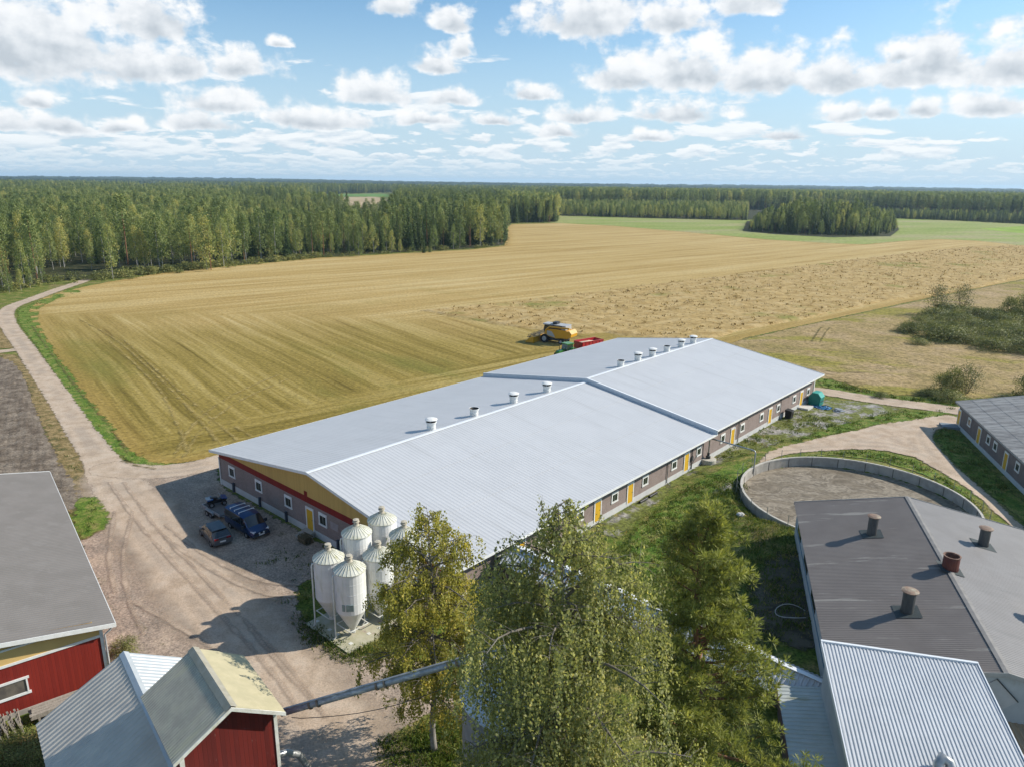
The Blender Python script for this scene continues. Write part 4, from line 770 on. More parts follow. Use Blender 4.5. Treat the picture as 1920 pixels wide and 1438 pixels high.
m = MB(); m.prism([(-4.4, -.3, 0), (2.8, -.3, 0), (2.8, -.3, 3.95), (0, -.3, 5.5), (-4.4, -.3, 3.05)], (0, .1, 0)); m.box(-4.4, -SLn+.3, 0, -4.3, -.3, 3.0); m.box(2.7, -SLn+.3, 0, 2.8, -.3, 3.95); m.prism([(-4.4, -SLn+.3, 0), (2.8, -SLn+.3, 0), (2.8, -SLn+.3, 3.95), (0, -SLn+.3, 5.5), (-4.4, -SLn+.3, 3.05)], (0, .1, 0)); obj('wall', m, REDB, sh)
TA = G(362, 1214, 9.0); TB = G(433, 1325, 9.0); tv = TB-TA; TLn = tv.length; tv.normalize(); tp = Vector((-tv.y, tv.x, 0))
tw = thing('red_tower_shed', 'tall red board shed with a yellow lichen covered roof, grain auger at its side', 'shed', Vector((TA.x, TA.y, 0)), math.atan2(tp.y, tp.x))
# local x = tp (to the yard side), y = -tv
CREAM = mat('lichen_cream_roof', (.46, .41, .265), (.41, .37, .235), sc=1.5, rough=.75, c3=(.40, .36, .22), sc3=1.1, lo3=.55, hi3=.72)
GREYC = mat('grey_ribbed_tin', (.45, .42, .34), (.37, .345, .285), sc=1.5, rough=.8, spec=.12, c3=(.47, .44, .32), sc3=.5, lo3=.5, hi3=.7, stretch3=(.4, 2, 1))
m = MB(); m.corr((-2.65, 0, 7.4), (0, -TLn, 0), (2.65, 0, 1.6), .17, .028, (-1.6, 0, 2.65)); m.add([(-2.65, 0, 7.35), (0, 0, 8.95), (0, -TLn, 8.95), (-2.65, -TLn, 7.35)], [(0, 1, 2, 3)]); r_ = obj('roof', m, GREYC, tw, label='grey ribbed roof slope')
m = MB(); m.corr((2.45, -TLn, 7.45), (0, TLn, 0), (-2.45, 0, 1.55), 1.3, .012, (1.55, 0, 2.45), strips=2); m.add([(2.45, -TLn, 7.40), (2.45, 0, 7.40), (0, 0, 8.95), (0, -TLn, 8.95)], [(3, 2, 1, 0)]); obj('roof', m, CREAM, tw, label='yellow lichen covered roof slope')
m = MB(); m.add([(0, .03, 9.08), (0, -TLn-.03, 9.08), (-.28, -TLn-.03, 8.9), (-.28, .03, 8.9), (.28, -TLn-.03, 8.91), (.28, .03, 8.91)], [(0, 3, 2, 1), (0, 1, 4, 5)]); obj('ridge_cap', m, mat('old_ridge_tin', (.36, .34, .28), (.3, .28, .22)), r_)
m = MB(); m.prism([(-2.65, -TLn-.05, 7.22), (0, -TLn-.05, 8.80), (0, -TLn-.05, 9.0), (-2.65, -TLn-.05, 7.42)], (0, .045, 0)); m.prism([(2.45, -TLn-.05, 7.27), (0, -TLn-.05, 8.80), (0, -TLn-.05, 9.0), (2.45, -TLn-.05, 7.47)], (0, .045, 0)); split_obj('bargeboard', m, DIRTYWHITE, r_)
WORN = boards('worn_red_boards', (.15, .018, .013), (.105, .014, .011), .2, worn=(.30, .24, .22))
m = MB(); a, b = -2.3, 2.1; yn, yf = -TLn+.45, -.3
m.prism([(a, yn, 0), (b, yn, 0), (b, yn, 7.55), (0, yn, 8.85), (a, yn, 7.35)], (0, .1, 0)); m.prism([(a, yf-.1, 0), (b, yf-.1, 0), (b, yf-.1, 7.55), (0, yf-.1, 8.85), (a, yf-.1, 7.35)], (0, .1, 0)); m.box(a, yn+.1, 0, a+.1, yf-.1, 7.35); m.box(b-.1, yn+.1, 0, b, yf-.1, 7.55); obj('wall', m, WORN, tw)
m = MB(); m.box(b-.1, yn-.05, 0, b+.06, yn-.002, 7.42); m.box(b+.003, yn-.002, 0, b+.06, yn+.14, 7.42); obj('corner_board', m, DIRTYWHITE, tw)
m = MB(); m.box(a+.0, yn-.05, 0, a+.2, yn-.002, 7.3); obj('corner_board', m, DIRTYWHITE, tw)
m = MB(); p_ = [(b+.02, yn+.3, 4.6), (b+.5, yn+.3, 4.5), (b+1.1, yn+.25, 4.05), (b+1.7, yn+.2, 2.6), (b+1.9, yn+.2, 2.0)]; m.tube(p_, .17, 12); obj('blower_pipe', m, GALV, tw)
# ------------------------------------------------------------------ steel grain silo behind the weeping birch
gs = thing('steel_grain_silo', 'grey round steel silo with shiny conical roof behind the weeping birch', 'silo', (.85, 30.3, 0))
m = MB(); m.lathe([(3.12, 0), (3.12, 8.0)], 40, caps=False)
for k in range(1, 9): m.lathe([(3.122, k*.9-.03), (3.14, k*.9), (3.122, k*.9+.03)], 40, caps=False)
obj('drum', m, mat('silo_steel', (.30, .315, .34), (.26, .275, .30), sc=.8, rough=.42, metal=.35, stretch=(1, 1, 4)), gs)
m = MB(); m.lathe([(3.25, 7.95), (3.25, 8.02), (.4, 9.75), (.4, 9.95), (0, 10.0)], 40, caps=False)
for k in range(20): a = 2*math.pi*k/20; m.beam((math.cos(a)*3.24, math.sin(a)*3.24, 8.04), (math.cos(a)*.4, math.sin(a)*.4, 9.77), .05, .06)
obj('roof', m, mat('bright_galvanised', (.62, .64, .66), (.55, .57, .6), sc=1.5, rough=.35, metal=.3), gs)
# ------------------------------------------------------------------ auger tube
A0, A1 = Vector((-11.75, 31.55, 5.35)), Vector((.5, 30.25, 10.55)); dv = (A1-A0)
au = thing('grain_auger', 'long grey steel auger tube rising from the red tower shed into the trees', 'conveyor', A0)
m = MB(); m.tube([(0, 0, 0), dv], .165, 12); m.beam((0, 0, .215), (dv.x, dv.y, dv.z+.215), .12, .08); obj('tube', m, mat('auger_steel', (.38, .40, .43), (.27, .29, .32), sc=3, rough=.5, metal=.2, c3=(.56, .57, .58), sc3=2, lo3=.5, hi3=.65, stretch3=(.5, 3, 3)), au)
m = MB()
for f_ in (.13, .165, .42, .455, .72, .755):
    p = dv*f_; m.tube([p-dv.normalized()*.05, p+dv.normalized()*.05], .225, 12)
split_obj('flange', m, mat('rusty_flange', (.20, .12, .07), (.3, .25, .2), sc=5), au)
m = MB(); m.tube([(.5, 0, -.25)]+[(dv.x*k/12, dv.y*k/12, dv.z*k/12-.35-1.1*math.sin(math.pi*k/12)) for k in range(1, 12)]+[(dv.x, dv.y, dv.z-.3)], .02, 5); obj('cable', m, DARK, au)
# ------------------------------------------------------------------ vehicles
RUB = mat('tyre_rubber', (.015, .015, .015), (.022, .021, .02), rough=.85); RIM = mat('alloy_rim', (.40, .41, .42), (.3, .31, .32), rough=.35, metal=.6)
def paint(name, c, rough=.28, metal=.35):
    m_ = mat(name, c, tuple(x*.92 for x in c), sc=.8, rough=rough, metal=metal, spec=.5); b_ = m_.node_tree.nodes['Principled BSDF']; b_.inputs['Coat Weight'].default_value = .35; b_.inputs['Coat Roughness'].default_value = .08; return m_
def wheel(parent, x, y, r, w, rim=RIM, rimr=.62):
    m = MB(); h = w/2; m.lathe([(r*.55, -h), (r*.93, -h), (r, -h*.7), (r, h*.7), (r*.93, h), (r*.55, h)], 22, (x, y, r), 'y', caps=False); o = obj('wheel', m, RUB, parent)
    m = MB(); m.lathe([(0, -h*.82), (r*rimr*.3, -h*.86), (r*rimr*.9, -h*.7), (r*rimr, -h*.95)], 18, (x, y, r), 'y', caps=False); m.lathe([(r*rimr, h*.95), (r*rimr*.9, h*.7), (r*rimr*.3, h*.86), (0, h*.82)], 18, (x, y, r), 'y', caps=False); obj('rim', m, rim, o)
def loft(stations, glass, body, glassmb):
    """stations: (x, [(halfwidth, z), ...]) from the sill up to the roof centre; glass(i, j) tells which panels are windows"""
    n = len(stations[0][1])
    for sgn in (-1, 1):
        for i in range(len(stations)-1):
            for j in range(n-1):
                (xa, pa), (xb, pb) = stations[i], stations[i+1]
                xa_ = lambda P, k, x: (x[k] if hasattr(x, '__len__') else x, sgn*P[k][0], P[k][1])
                vs = [xa_(pa, j, xa), xa_(pb, j, xb), xa_(pb, j+1, xb), xa_(pa, j+1, xa)]
                (glassmb if glass(i, j) else body).add(vs, [(0, 1, 2, 3) if sgn < 0 else (3, 2, 1, 0)], not glass(i, j))
    for k in (0, -1):
        x, P = stations[k]; L = [(x[i] if hasattr(x, '__len__') else x, -p[0], p[1]) for i, p in enumerate(P)]+[(x[i] if hasattr(x, '__len__') else x, p[0], p[1]) for i, p in reversed(list(enumerate(P)))][1:]
        body.poly(L)
def smooth_obj(name, mb, m_, parent, bev=.0, label=None):
    o = obj(name, mb, m_, parent, label=label); me = o.data
    import bmesh
    bm = bmesh.new(); bm.from_mesh(me); bmesh.ops.remove_doubles(bm, verts=bm.verts, dist=.002); bmesh.ops.recalc_face_normals(bm, faces=bm.faces); bm.to_mesh(me); bm.free()
    me.polygons.foreach_set('use_smooth', [True]*len(me.polygons))
    try: me.set_sharp_from_angle(angle=rad(32))
    except Exception: pass
    return o
LAMP = mat('clear_lamp', (.75, .76, .78), (.6, .62, .65), sc=9, rough=.15); REDL = mat('red_lamp', (.30, .01, .012), (.2, .008, .01), rough=.15); PLATE = mat('number_plate', (.75, .75, .73), (.70, .70, .68), sc=20, rough=.5)
CARG = mat('car_glass', (.012, .016, .02), (.018, .022, .026), rough=.04, spec=.8)
# blue panel van: x forward
VANB = paint('van_blue', (.012, .045, .13)); 
w0, w1 = G(434.7, 990), G(463.5, 1007.6); hd = (w1-w0); hd.z = 0; hd.normalize(); side = Vector((-hd.y, hd.x, 0)); vc = (w0+w1)/2+side*.86
van = thing('panel_van', 'dark blue passenger van with three pale roof bars, facing the silos', 'van', vc, math.atan2(hd.y, hd.x))
b, g = MB(), MB()
def sec(hw, z0, zb, hwb, zt, hwr, zr): return [(hw*.9, z0), (hw, z0+.18), (hw, zb*.72), (hwb, zb), (hwr+.05, zt), (hwr-.12, zr-.03), (0, zr)]
ST = [(-2.45, sec(.94, .36, 1.10, .93, 1.78, .80, 1.93)), (-2.40, sec(.98, .32, 1.12, .96, 1.84, .83, 1.98)), (-1.2, sec(1., .30, 1.12, .98, 1.86, .84, 2.0)), (.15, sec(1., .30, 1.12, .98, 1.84, .84, 1.99)), (.95, sec(1., .30, 1.10, .98, 1.78, .80, 1.92)), ([1.45, 1.45, 1.5, 1.62, 1.05, 1.0, 1.0], sec(1., .30, 1.10, .96, 1.76, .78, 1.89)), ([1.75, 1.75, 1.78, 1.82, 1.80, 1.78, 1.78], sec(.99, .30, 1.02, .90, 1.10, .80, 1.16)), (2.25, sec(.95, .30, .86, .84, .95, .7, 1.0)), (2.5, sec(.84, .34, .68, .72, .76, .6, .80))]
loft(ST, lambda i, j: (j == 3 and i in (1, 2, 3, 4)) or (i == 5 and j >= 4), b, g)
bo = smooth_obj('body', b, VANB, van); smooth_obj('window', g, CARG, bo)
m = MB(); m.box(-2.478, -.72, 1.2, -2.43, .72, 1.72); obj('rear_window', m, CARG, bo)
for k, xx in enumerate((-1.55, -.75, .05)): m = MB(); m.box(xx-.035, -.78, 2.04, xx+.035, .78, 2.08); m.box(xx-.04, -.78, 1.9, xx+.04, -.72, 2.05); m.box(xx-.04, .72, 1.9, xx+.04, .78, 2.05); obj('roof_bar', m, mat('white_bar', (.8, .8, .8), (.75, .75, .75)), van)
for sx, sy in ((-1.47, -1), (-1.47, 1), (1.47, -1), (1.47, 1)): wheel(van, sx, sy*.88, .34, .24)
m = MB(); m.box(2.40, -.62, .50, 2.53, .62, .68); m.box(2.36, -.86, .30, 2.55, .86, .42); obj('bumper_grille', m, DARK, van)
for s_ in (-1, 1):
    m = MB(); m.obox((2.30, s_*.70, .80), (.20, .13, .07), (.92, -s_*.35, -.15), (s_*.35, .92, 0), (.15, 0, 1)); obj('headlight', m, LAMP, van)
    m = MB(); m.lathe([(0, .0), (.08, .0), (.08, .05), (0, .07)], 12, (2.53, s_*.22, .62), 'x'); obj('spot_lamp', m, LAMP, van)
    m = MB(); m.box(1.30, s_*1.0-.02, 1.05, 1.42, s_*1.0+.02, 1.12); m.box(1.28, s_*1.16-.12, 1.02, 1.44, s_*1.16+.12, 1.28); obj('mirror', m, DARK, van)
    m = MB(); m.box(-2.47, s_*.86-.06, .9, -2.42, s_*.86+.06, 1.5); obj('tail_light', m, REDL, van)
m = MB(); m.box(2.545, -.27, .40, 2.57, .27, .52); obj('number_plate', m, PLATE, van)
# flat bed trailer behind it, with a dark machine
tr0, tr1 = G(390, 967.5), G(396.5, 971.5); tc = (tr0+tr1)/2+side*.98
tl = thing('flatbed_trailer', 'small galvanised flatbed trailer hitched behind the blue van', 'trailer', tc, math.atan2(hd.y, hd.x))
m = MB(); m.box(-1.75, -.78, .62, 1.75, .78, .70); obj('deck', m, mat('deck_plywood', (.17, .15, .14), (.13, .12, .11), sc=2), tl)
m = MB()
for a in ((-1.8, -.83, .54, 1.8, -.78, .80), (-1.8, .78, .54, 1.8, .83, .80), (-1.8, -.78, .54, -1.75, .78, .78), (1.75, -.78, .54, 1.8, .78, .72)): m.box(*a)
obj('frame', m, GALV, tl)
m = MB(); m.beam((1.8, -.6, .56), (2.7, -.05, .5), .08, .08); m.beam((1.8, .6, .56), (2.7, .05, .5), .08, .08); m.beam((2.6, 0, .5), (3.05, 0, .48), .1, .1); obj('drawbar', m, GALV, tl)
for s_ in (-1, 1):
    for xx in (-.42, .30): wheel(tl, xx, s_*.95, .30, .2)
    m = MB(); m.prism([(-.85, s_*.95-.12, .45), (-.78, s_*.95-.12, .68), (-.5, s_*.95-.12, .74), (.4, s_*.95-.12, .74), (.68, s_*.95-.12, .68), (.75, s_*.95-.12, .45), (.70, s_*.95-.12, .45), (.64, s_*.95-.12, .64), (-.74, s_*.95-.12, .64), (-.80, s_*.95-.12, .45)], (0, .24, 0)); obj('mudguard', m, GALV, tl)
m = MB(); m.beam((1.2, .86, .8), (2.2, .86, 1.0), .06, .06); m.beam((1.2, .98, .8), (2.2, .98, 1.0), .06, .06); m.beam((2.2, .86, 1.0), (2.2, .98, 1.0), .06, .06); obj('loading_ramp', m, GALV, tl)
mc = thing('quad_bike', 'black quad bike with blue top strapped on the flatbed trailer', 'quad bike', tc+hd*-.75+side*.25+Vector((0, 0, .70)), math.atan2(hd.y, hd.x)+rad(75))
m = MB(); m.prism([(-.85, -.22, .3), (.8, -.22, .3), (.95, -.22, .55), (.6, -.22, .8), (.1, -.22, .62), (-.3, -.22, .78), (-.9, -.22, .72)], (0, .44, 0)); obj('body', m, mat('black_plastic', (.012, .012, .014), (.02, .02, .022), rough=.4), mc)
m = MB(); m.prism([(-.9, -.5, .72), (-.4, -.5, .80), (-.4, -.5, .86), (-.95, -.5, .78)], (0, 1., 0)); m.prism([(.4, -.5, .74), (.95, -.5, .66), (.95, -.5, .72), (.4, -.5, .82)], (0, 1., 0)); obj('fender', m, paint('machine_blue', (.01, .09, .30)), mc)
m = MB(); m.prism([(-.6, -.18, .80), (.1, -.18, .74), (.1, -.18, .84), (-.6, -.18, .92)], (0, .36, 0)); obj('seat', m, mat('black_plastic', (.012, .012, .014)), mc)
m = MB(); m.tube([(.45, 0, .75), (.35, 0, 1.05)], .03, 6); m.tube([(.30, -.38, 1.08), (.35, 0, 1.05), (.30, .38, 1.08)], .025, 6); m.box(-1.0, -.4, .82, -.5, .4, .86) ; obj('handlebar', m, GALV, mc)
for sx in (-.6, .6):
    for s_ in (-1, 1): wheel(mc, sx, s_*.45, .27, .22)
# grey hatchback, black roof, seen from behind
h0, h1 = G(379.5, 1004.5), G(397, 1024); hh = (h0-h1); hh.z = 0; hh.normalize(); hs = Vector((-hh.y, hh.x, 0)); hc = (h0+h1)/2-hs*.78
hb = thing('hatchback_car', 'grey hatchback car with black roof and red tail lights beside the van', 'car', hc, math.atan2(hh.y, hh.x))
b, g, rf = MB(), MB(), MB()
def sec2(hw, z0, zb, hwb, zt, hwr, zr): return [(hw*.88, z0), (hw, z0+.2), (hw, zb*.75), (hwb, zb), (hwr+.04, zt), (hwr-.14, zr-.02), (0, zr)]
ST = [(-2.10, sec2(.78, .34, .78, .72, .84, .66, .86)), ([-2.0, -2.02, -2.05, -2.0, -1.95, -1.95, -1.95], sec2(.88, .26, .92, .80, 1.0, .66, 1.02)), ([-1.6, -1.6, -1.6, -1.7, -1.42, -1.38, -1.36], sec2(.90, .24, .96, .86, 1.40, .64, 1.47)), (-.6, sec2(.90, .22, .95, .87, 1.46, .66, 1.54)), (.3, sec2(.90, .22, .93, .87, 1.45, .66, 1.53)), ([.9, .9, .9, 1.0, .55, .5, .5], sec2(.90, .22, .92, .86, 1.42, .64, 1.50)), ([1.3, 1.3, 1.3, 1.35, 1.35, 1.3, 1.3], sec2(.90, .22, .90, .84, .96, .7, 1.0)), (1.85, sec2(.86, .24, .76, .74, .82, .6, .86)), (2.12, sec2(.74, .30, .58, .62, .62, .5, .66))]
# body below, glass band, black roof and tailgate glass
ROOFK = []
n_ = len(ST)
loft(ST, lambda i, j: (j == 3 and i in (2, 3, 4)) or (i in (1, 5) and j >= 4) or (j >= 4 and i in (2, 3, 4)), b, g)
HG = paint('car_grey', (.085, .095, .105), .35, .1); bo = smooth_obj('body', b, HG, hb); smooth_obj('window', g, CARG, bo)
m = MB(); m.box(-1.5, -.62, 1.46, .45, .62, 1.555); o_ = obj('roof_panel', m, paint('gloss_black', (.008, .01, .016), .12), hb)
for sx, sy in ((-1.35, -1), (-1.35, 1), (1.32, -1), (1.32, 1)): wheel(hb, sx, sy*.80, .33, .21)
m = MB(); m.box(-2.10, -.72, .84, -2.035, .72, .95); obj('tailgate_strip', m, DARK, hb)
for s_ in (-1, 1):
    m = MB(); m.box(-2.13, s_*.54-.18, .84, -2.0, s_*.54+.18, .96); obj('tail_light', m, REDL, hb)
    m = MB(); m.box(.75, s_*.95-.08, .92, .9, s_*.95+.08, 1.06); obj('mirror', m, HG, hb)
    m = MB(); m.box(1.98, s_*.55-.16, .58, 2.1, s_*.55+.16, .70); obj('headlight', m, LAMP, hb)
m = MB(); m.box(-2.13, -.26, .56, -2.095, .26, .68); obj('number_plate', m, PLATE, hb)
# combine harvester
cw0, cw1 = G(1018.5, 642), G(1047.5, 646); ch = cw0-cw1; ch.z = 0; ch.normalize(); cs_ = Vector((-ch.y, ch.x, 0)); ccen = (cw0+cw1)/2-cs_*1.35
CY_ = paint('combine_yellow', (.60, .30, .012), .35, .0); CGRY = mat('combine_grey', (.42, .43, .44), (.36, .37, .38), rough=.45); CDK = mat('combine_dark', (.03, .033, .04), (.045, .05, .06), rough=.5)
cb = thing('combine_harvester', 'yellow combine harvester with grey grain tank working at the edge of the crop', 'combine harvester', ccen, math.atan2(ch.y, ch.x))
b = MB(); hw = 1.45
pr = [(1.2, 1.55), (1.55, 2.0), (1.3, 2.9), (-.6, 3.05), (-2.6, 3.05), (-4.1, 2.85), (-4.65, 2.3), (-4.6, 1.7), (-3.9, 1.35), (-2.4, 1.3), (-1.2, 1.15)]
b.prism([(x, -hw, z) for x, z in pr], (0, 2*hw, 0)); bo = smooth_obj('body', b, CY_, cb)
for s_ in (-1, 1):
    m = MB(); m.prism([(.9, s_*(hw+.012), 1.7), (.95, s_*(hw+.012), 2.65), (-.1, s_*(hw+.012), 2.55), (-.7, s_*(hw+.012), 1.9), (-1.0, s_*(hw+.012), 1.3)], (0, s_*.02, 0)); obj('side_panel', m, CGRY, bo)
m = MB(); m.prism([(-4.0, -hw+.05, 2.92), (-4.68, -hw+.05, 2.3), (-4.75, -hw+.05, 2.35), (-4.1, -hw+.05, 3.05)], (0, 2*hw-.1, 0)); obj('rear_hood', m, paint('straw_hood', (.66, .42, .12), .4, 0), bo)
m = MB(); m.box(-2.9, -1.2, .62, 1.3, 1.2, 1.3); obj('chassis', m, CDK, cb)
m = MB(); m.prism([(.15, -1.35, 3.0), (-2.3, -1.35, 3.0), (-2.5, -1.35, 3.85), (.3, -1.35, 3.85)], (0, 2.7, 0)); tk = obj('grain_tank', m, CDK, cb)
m = MB(); m.box(-3.3, -1.3, 3.03, -2.3, 1.3, 3.8); m.box(-3.3, -1.3, 3.8, .3, 1.3, 3.9) ; obj('engine_deck', m, CGRY, cb)
m = MB(); m.box(-.9, -.6, 3.92, .0, .7, 4.35); m.box(-1.0, -.7, 4.33, .1, .8, 4.38); obj('tank_cover', m, CDK, tk)
m = MB(); m.prism([(.35, -.95, 2.1), (1.75, -.95, 2.1), (2.05, -.95, 2.7), (1.8, -.95, 3.7), (.35, -.95, 3.7)], (0, 1.9, 0)); cbn = obj('cab', m, CARG, cb)
m = MB(); m.box(.15, -1.1, 3.7, 2.15, 1.1, 3.95); obj('roof', m, CGRY, cbn)
for s_ in (-1, 1):
    m = MB(); m.beam((.4, s_*.97, 2.1), (.4, s_*.97, 3.7), .09, .09); m.beam((1.78, s_*.97, 2.1), (1.82, s_*.97, 3.7), .07, .07); obj('pillar', m, CDK, cbn)
m = MB(); m.tube([(.9, 1.55, 2.95), (.2, 1.65, 3.5), (-4.3, 1.65, 3.55)], .19, 10); obj('unloading_auger', m, CY_, cb)
m = MB(); m.tube([(.55, -1.5, 3.75), (.1, -1.62, 2.95)], .05, 6); m.tube([(-2.75, -1.52, 3.6), (-2.9, -1.55, 2.2)], .05, 6); split_obj('ladder_rail', m, mat('yellow_rail', (.6, .4, .08)), cb)
for s_ in (-1, 1): wheel(cb, 1.6-.15, s_*1.42, .92, .65, CGRY, .55); wheel(cb, -2.35, s_*1.35, .58, .42, CGRY, .55)
m = MB(); m.prism([(1.6, -.55, 1.9), (3.0, -.55, .75), (3.0, -.55, .3), (1.5, -.55, 1.1)], (0, 1.1, 0)); obj('feeder_house', m, CDK, cb)
hdr = MB()
hdr.prism([(2.95, -3.4, .25), (3.1, -3.4, 1.25), (3.25, -3.4, 1.25), (3.3, -3.4, .5), (4.3, -3.4, .15), (4.3, -3.4, .08), (2.95, -3.4, .08)], (0, 6.8, 0))
for s_ in (-1, 1): hdr.prism([(2.9, s_*3.42, .1), (3.0, s_*3.42, 1.35), (3.6, s_*3.42, 1.2), (4.9, s_*3.42, .25), (4.9, s_*3.42, .08)], (0, s_*.12, 0))
hd_o = obj('header', hdr, CY_, cb)
m = MB()
for k in range(6):
    a = k*math.pi/3; m.beam((4.05+.55*math.cos(a), -3.3, 1.15+.55*math.sin(a)), (4.05+.55*math.cos(a), 3.3, 1.15+.55*math.sin(a)), .06, .10)
for yy in (-3.3, -1.1, 1.1, 3.3):
    for k in range(6): a = k*math.pi/3; m.beam((4.05, yy, 1.15), (4.05+.56*math.cos(a), yy, 1.15+.56*math.sin(a)), .04, .06)
m.tube([(4.05, -3.35, 1.15), (4.05, 3.35, 1.15)], .08, 8); obj('reel', m, CDK, hd_o)
# tractor and grain trailer beyond the barn roof
gt0 = G(1084, 641, 2.75); gt1 = G(1128, 634, 2.75); gd = gt0-gt1; gd.z = 0; gd.normalize(); gs_ = Vector((-gd.y, gd.x, 0)); gl = 5.6
gt = thing('grain_trailer', 'bright red open grain trailer behind the green tractor beyond the barn', 'trailer', (gt0.x-gd.x*gl/2, gt0.y-gd.y*gl/2, 0), math.atan2(gd.y, gd.x))
REDP = paint('trailer_red', (.42, .012, .02), .4, 0)
m = MB(); bx, by = gl/2, 1.2
m.box(-bx, -by, 1.1, bx, -by+.05, 2.75); m.box(-bx, by-.05, 1.1, bx, by, 2.75); m.box(-bx, -by+.05, 1.1, -bx+.05, by-.05, 2.75); m.box(bx-.05, -by+.05, 1.1, bx, by-.05, 2.75); m.box(-bx+.05, -by+.05, 1.1, bx-.05, by-.05, 1.18)
for k in range(7):
    for s_ in (-1, 1): m.box(-bx+.05+k*(gl-.18)/6, s_*by-(.07 if s_ < 0 else 0), 1.15, -bx+.13+k*(gl-.18)/6, s_*by+(.07 if s_ > 0 else 0), 2.7)
for s_ in (-1, 1): m.box(-bx-.02, s_*by-.08, 2.7, bx+.02, s_*by+.08, 2.8)
bx_o = obj('box', m, REDP, gt)
m = MB(); m.add([(-bx+.06, -by+.06, 2.1), (bx-.06, -by+.06, 2.35), (bx-.06, by-.06, 2.35), (-bx+.06, by-.06, 2.1), (0, 0, 2.7)], [(0, 1, 4), (1, 2, 4), (2, 3, 4), (3, 0, 4)]); single('grain_load', m, mat('pale_grain', (.62, .52, .38), (.55, .45, .31), sc=5, rough=.9), 'heap of pale grain lying in the red trailer', 'grain', (gt0.x-gd.x*gl/2, gt0.y-gd.y*gl/2, 0), math.atan2(gd.y, gd.x))
m = MB(); m.box(-bx+.3, -.5, .75, bx, .5, 1.1); m.beam((bx, 0, .8), (bx+1.5, 0, .6), .2, .15); obj('chassis', m, DARK, gt)
for sx in (-1.5, -.2):
    for s_ in (-1, 1): wheel(gt, sx, s_*1.0, .55, .4, REDP, .5)
tk_ = Vector((gt0.x, gt0.y, 0))+gd*3.0
tr = thing('farm_tractor', 'green farm tractor half hidden behind the barn roof, pulling the red trailer', 'tractor', tk_, math.atan2(gd.y, gd.x))
GRN = paint('tractor_green', (.03, .20, .035), .35, 0)
m = MB(); m.prism([(.45, -.42, .9), (2.3, -.38, .9), (2.35, -.38, 1.35), (2.1, -.38, 1.62), (.45, -.42, 1.75)], (0, .82, 0)); obj('hood', m, GRN, tr)
m = MB(); m.prism([(-1.15, -.75, 1.2), (.5, -.75, 1.2), (.55, -.75, 1.75), (.35, -.75, 2.65), (-1.05, -.75, 2.65)], (0, 1.5, 0)); cbn = obj('cab', m, mat('green_tinted_glass', (.015, .04, .03), (.02, .05, .04), rough=.05, spec=.8), tr)
m = MB(); m.box(-1.25, -.85, 2.65, .5, .85, 2.85); obj('roof', m, GRN, cbn)
m = MB()
for s_ in (-1, 1): m.prism([(-1.75, s_*.95-.25, 1.55), (-1.3, s_*.95-.25, 1.95), (-.5, s_*.95-.25, 1.95), (-.05, s_*.95-.25, 1.5), (-.1, s_*.95-.25, 1.45), (-.5, s_*.95-.25, 1.88), (-1.3, s_*.95-.25, 1.88)], (0, .5, 0))
obj('fender', m, GRN, tr)
m = MB(); m.box(-1.5, -.4, .6, 2.2, .4, .95); m.tube([(1.3, -.5, 1.6), (1.3, -.5, 2.5)], .05, 8); obj('chassis', m, DARK, tr)
YR = mat('yellow_rim', (.6, .42, .03), (.55, .38, .03))
for s_ in (-1, 1): wheel(tr, -.9, s_*.95, .88, .5, YR, .55); wheel(tr, 1.6, s_*.85, .62, .4, YR, .55)
# ------------------------------------------------------------------ small things round the long barn
def bat(t, l, z=0): p = bw(t, l); return (p.x, p.y, float(gh(p.x, p.y))+z)
TEAL = mat('teal_plastic', (.015, .22, .19), (.012, .18, .155), rough=.45)
wb = thing('waste_container', 'teal green waste container with sloped lid against the far end of the barn', 'container', bat(38.0, 76.6), BROT)
m = MB(); m.prism([(-.85, -.85, .05), (.75, -.85, .05), (.85, -.85, 1.35), (.35, -.85, 1.95), (-.5, -.85, 1.95), (-.95, -.85, 1.35)], (0, 1.7, 0)); obj('body', m, TEAL, wb)
m = MB(); m.box(-.5, -.88, 1.95, .36, .88, 2.02); m.obox((.63, 0, 1.68), (.42, .8, .025), (.64, 0, -.77), (0, 1, 0), (.77, 0, .64)); obj('lid', m, mat('light_teal', (.05, .33, .29), (.04, .28, .25)), wb)
m = MB(); m.box(.8, -.5, .7, .88, .5, .8); m.box(-.8, -.8, 0, .7, .8, .05); obj('grip_rail', m, DARK, wb)
tp_ = thing('blue_tarpaulin', 'crumpled blue tarpaulin lying beside the teal container', 'tarpaulin', bat(39.2, 75.5, .06), BROT)
m = MB(); gr = 12; vs = [((i-gr/2)*.23+R.uniform(-.05, .05), (j-gr/2)*.17+R.uniform(-.05, .05), .04+.20*R.random()**2) for j in range(gr+1) for i in range(gr+1)]
m.add(vs, [(j*(gr+1)+i, j*(gr+1)+i+1, (j+1)*(gr+1)+i+1, (j+1)*(gr+1)+i) for j in range(gr) for i in range(gr) if (i-gr/2)**2/36+(j-gr/2)**2/36 < 1+.3*R.random()]); obj('sheet', m, mat('blue_tarp', (.02, .10, .22), (.03, .14, .28), sc=3, rough=.4), tp_)
SLS = mat('slate_sheet', (.20, .23, .27), (.27, .29, .32)); sp_ = G(1573, 770, .05)
for q in range(4):
    m = MB(); m.obox((R.uniform(-.3, .3), R.uniform(-.2, .2), .05+.07*q), (.8-.1*q, .45-.05*q, .03), (math.cos(q*.5), math.sin(q*.5), .02*(q % 2)), (-math.sin(q*.5), math.cos(q*.5), 0), (0, 0, 1))
    single('metal_sheet', m, SLS, 'grey blue sheet in the small heap on the gravel past the teal container', 'sheet', (sp_.x, sp_.y, .05), .4, 'grey blue sheets heaped on the gravel')
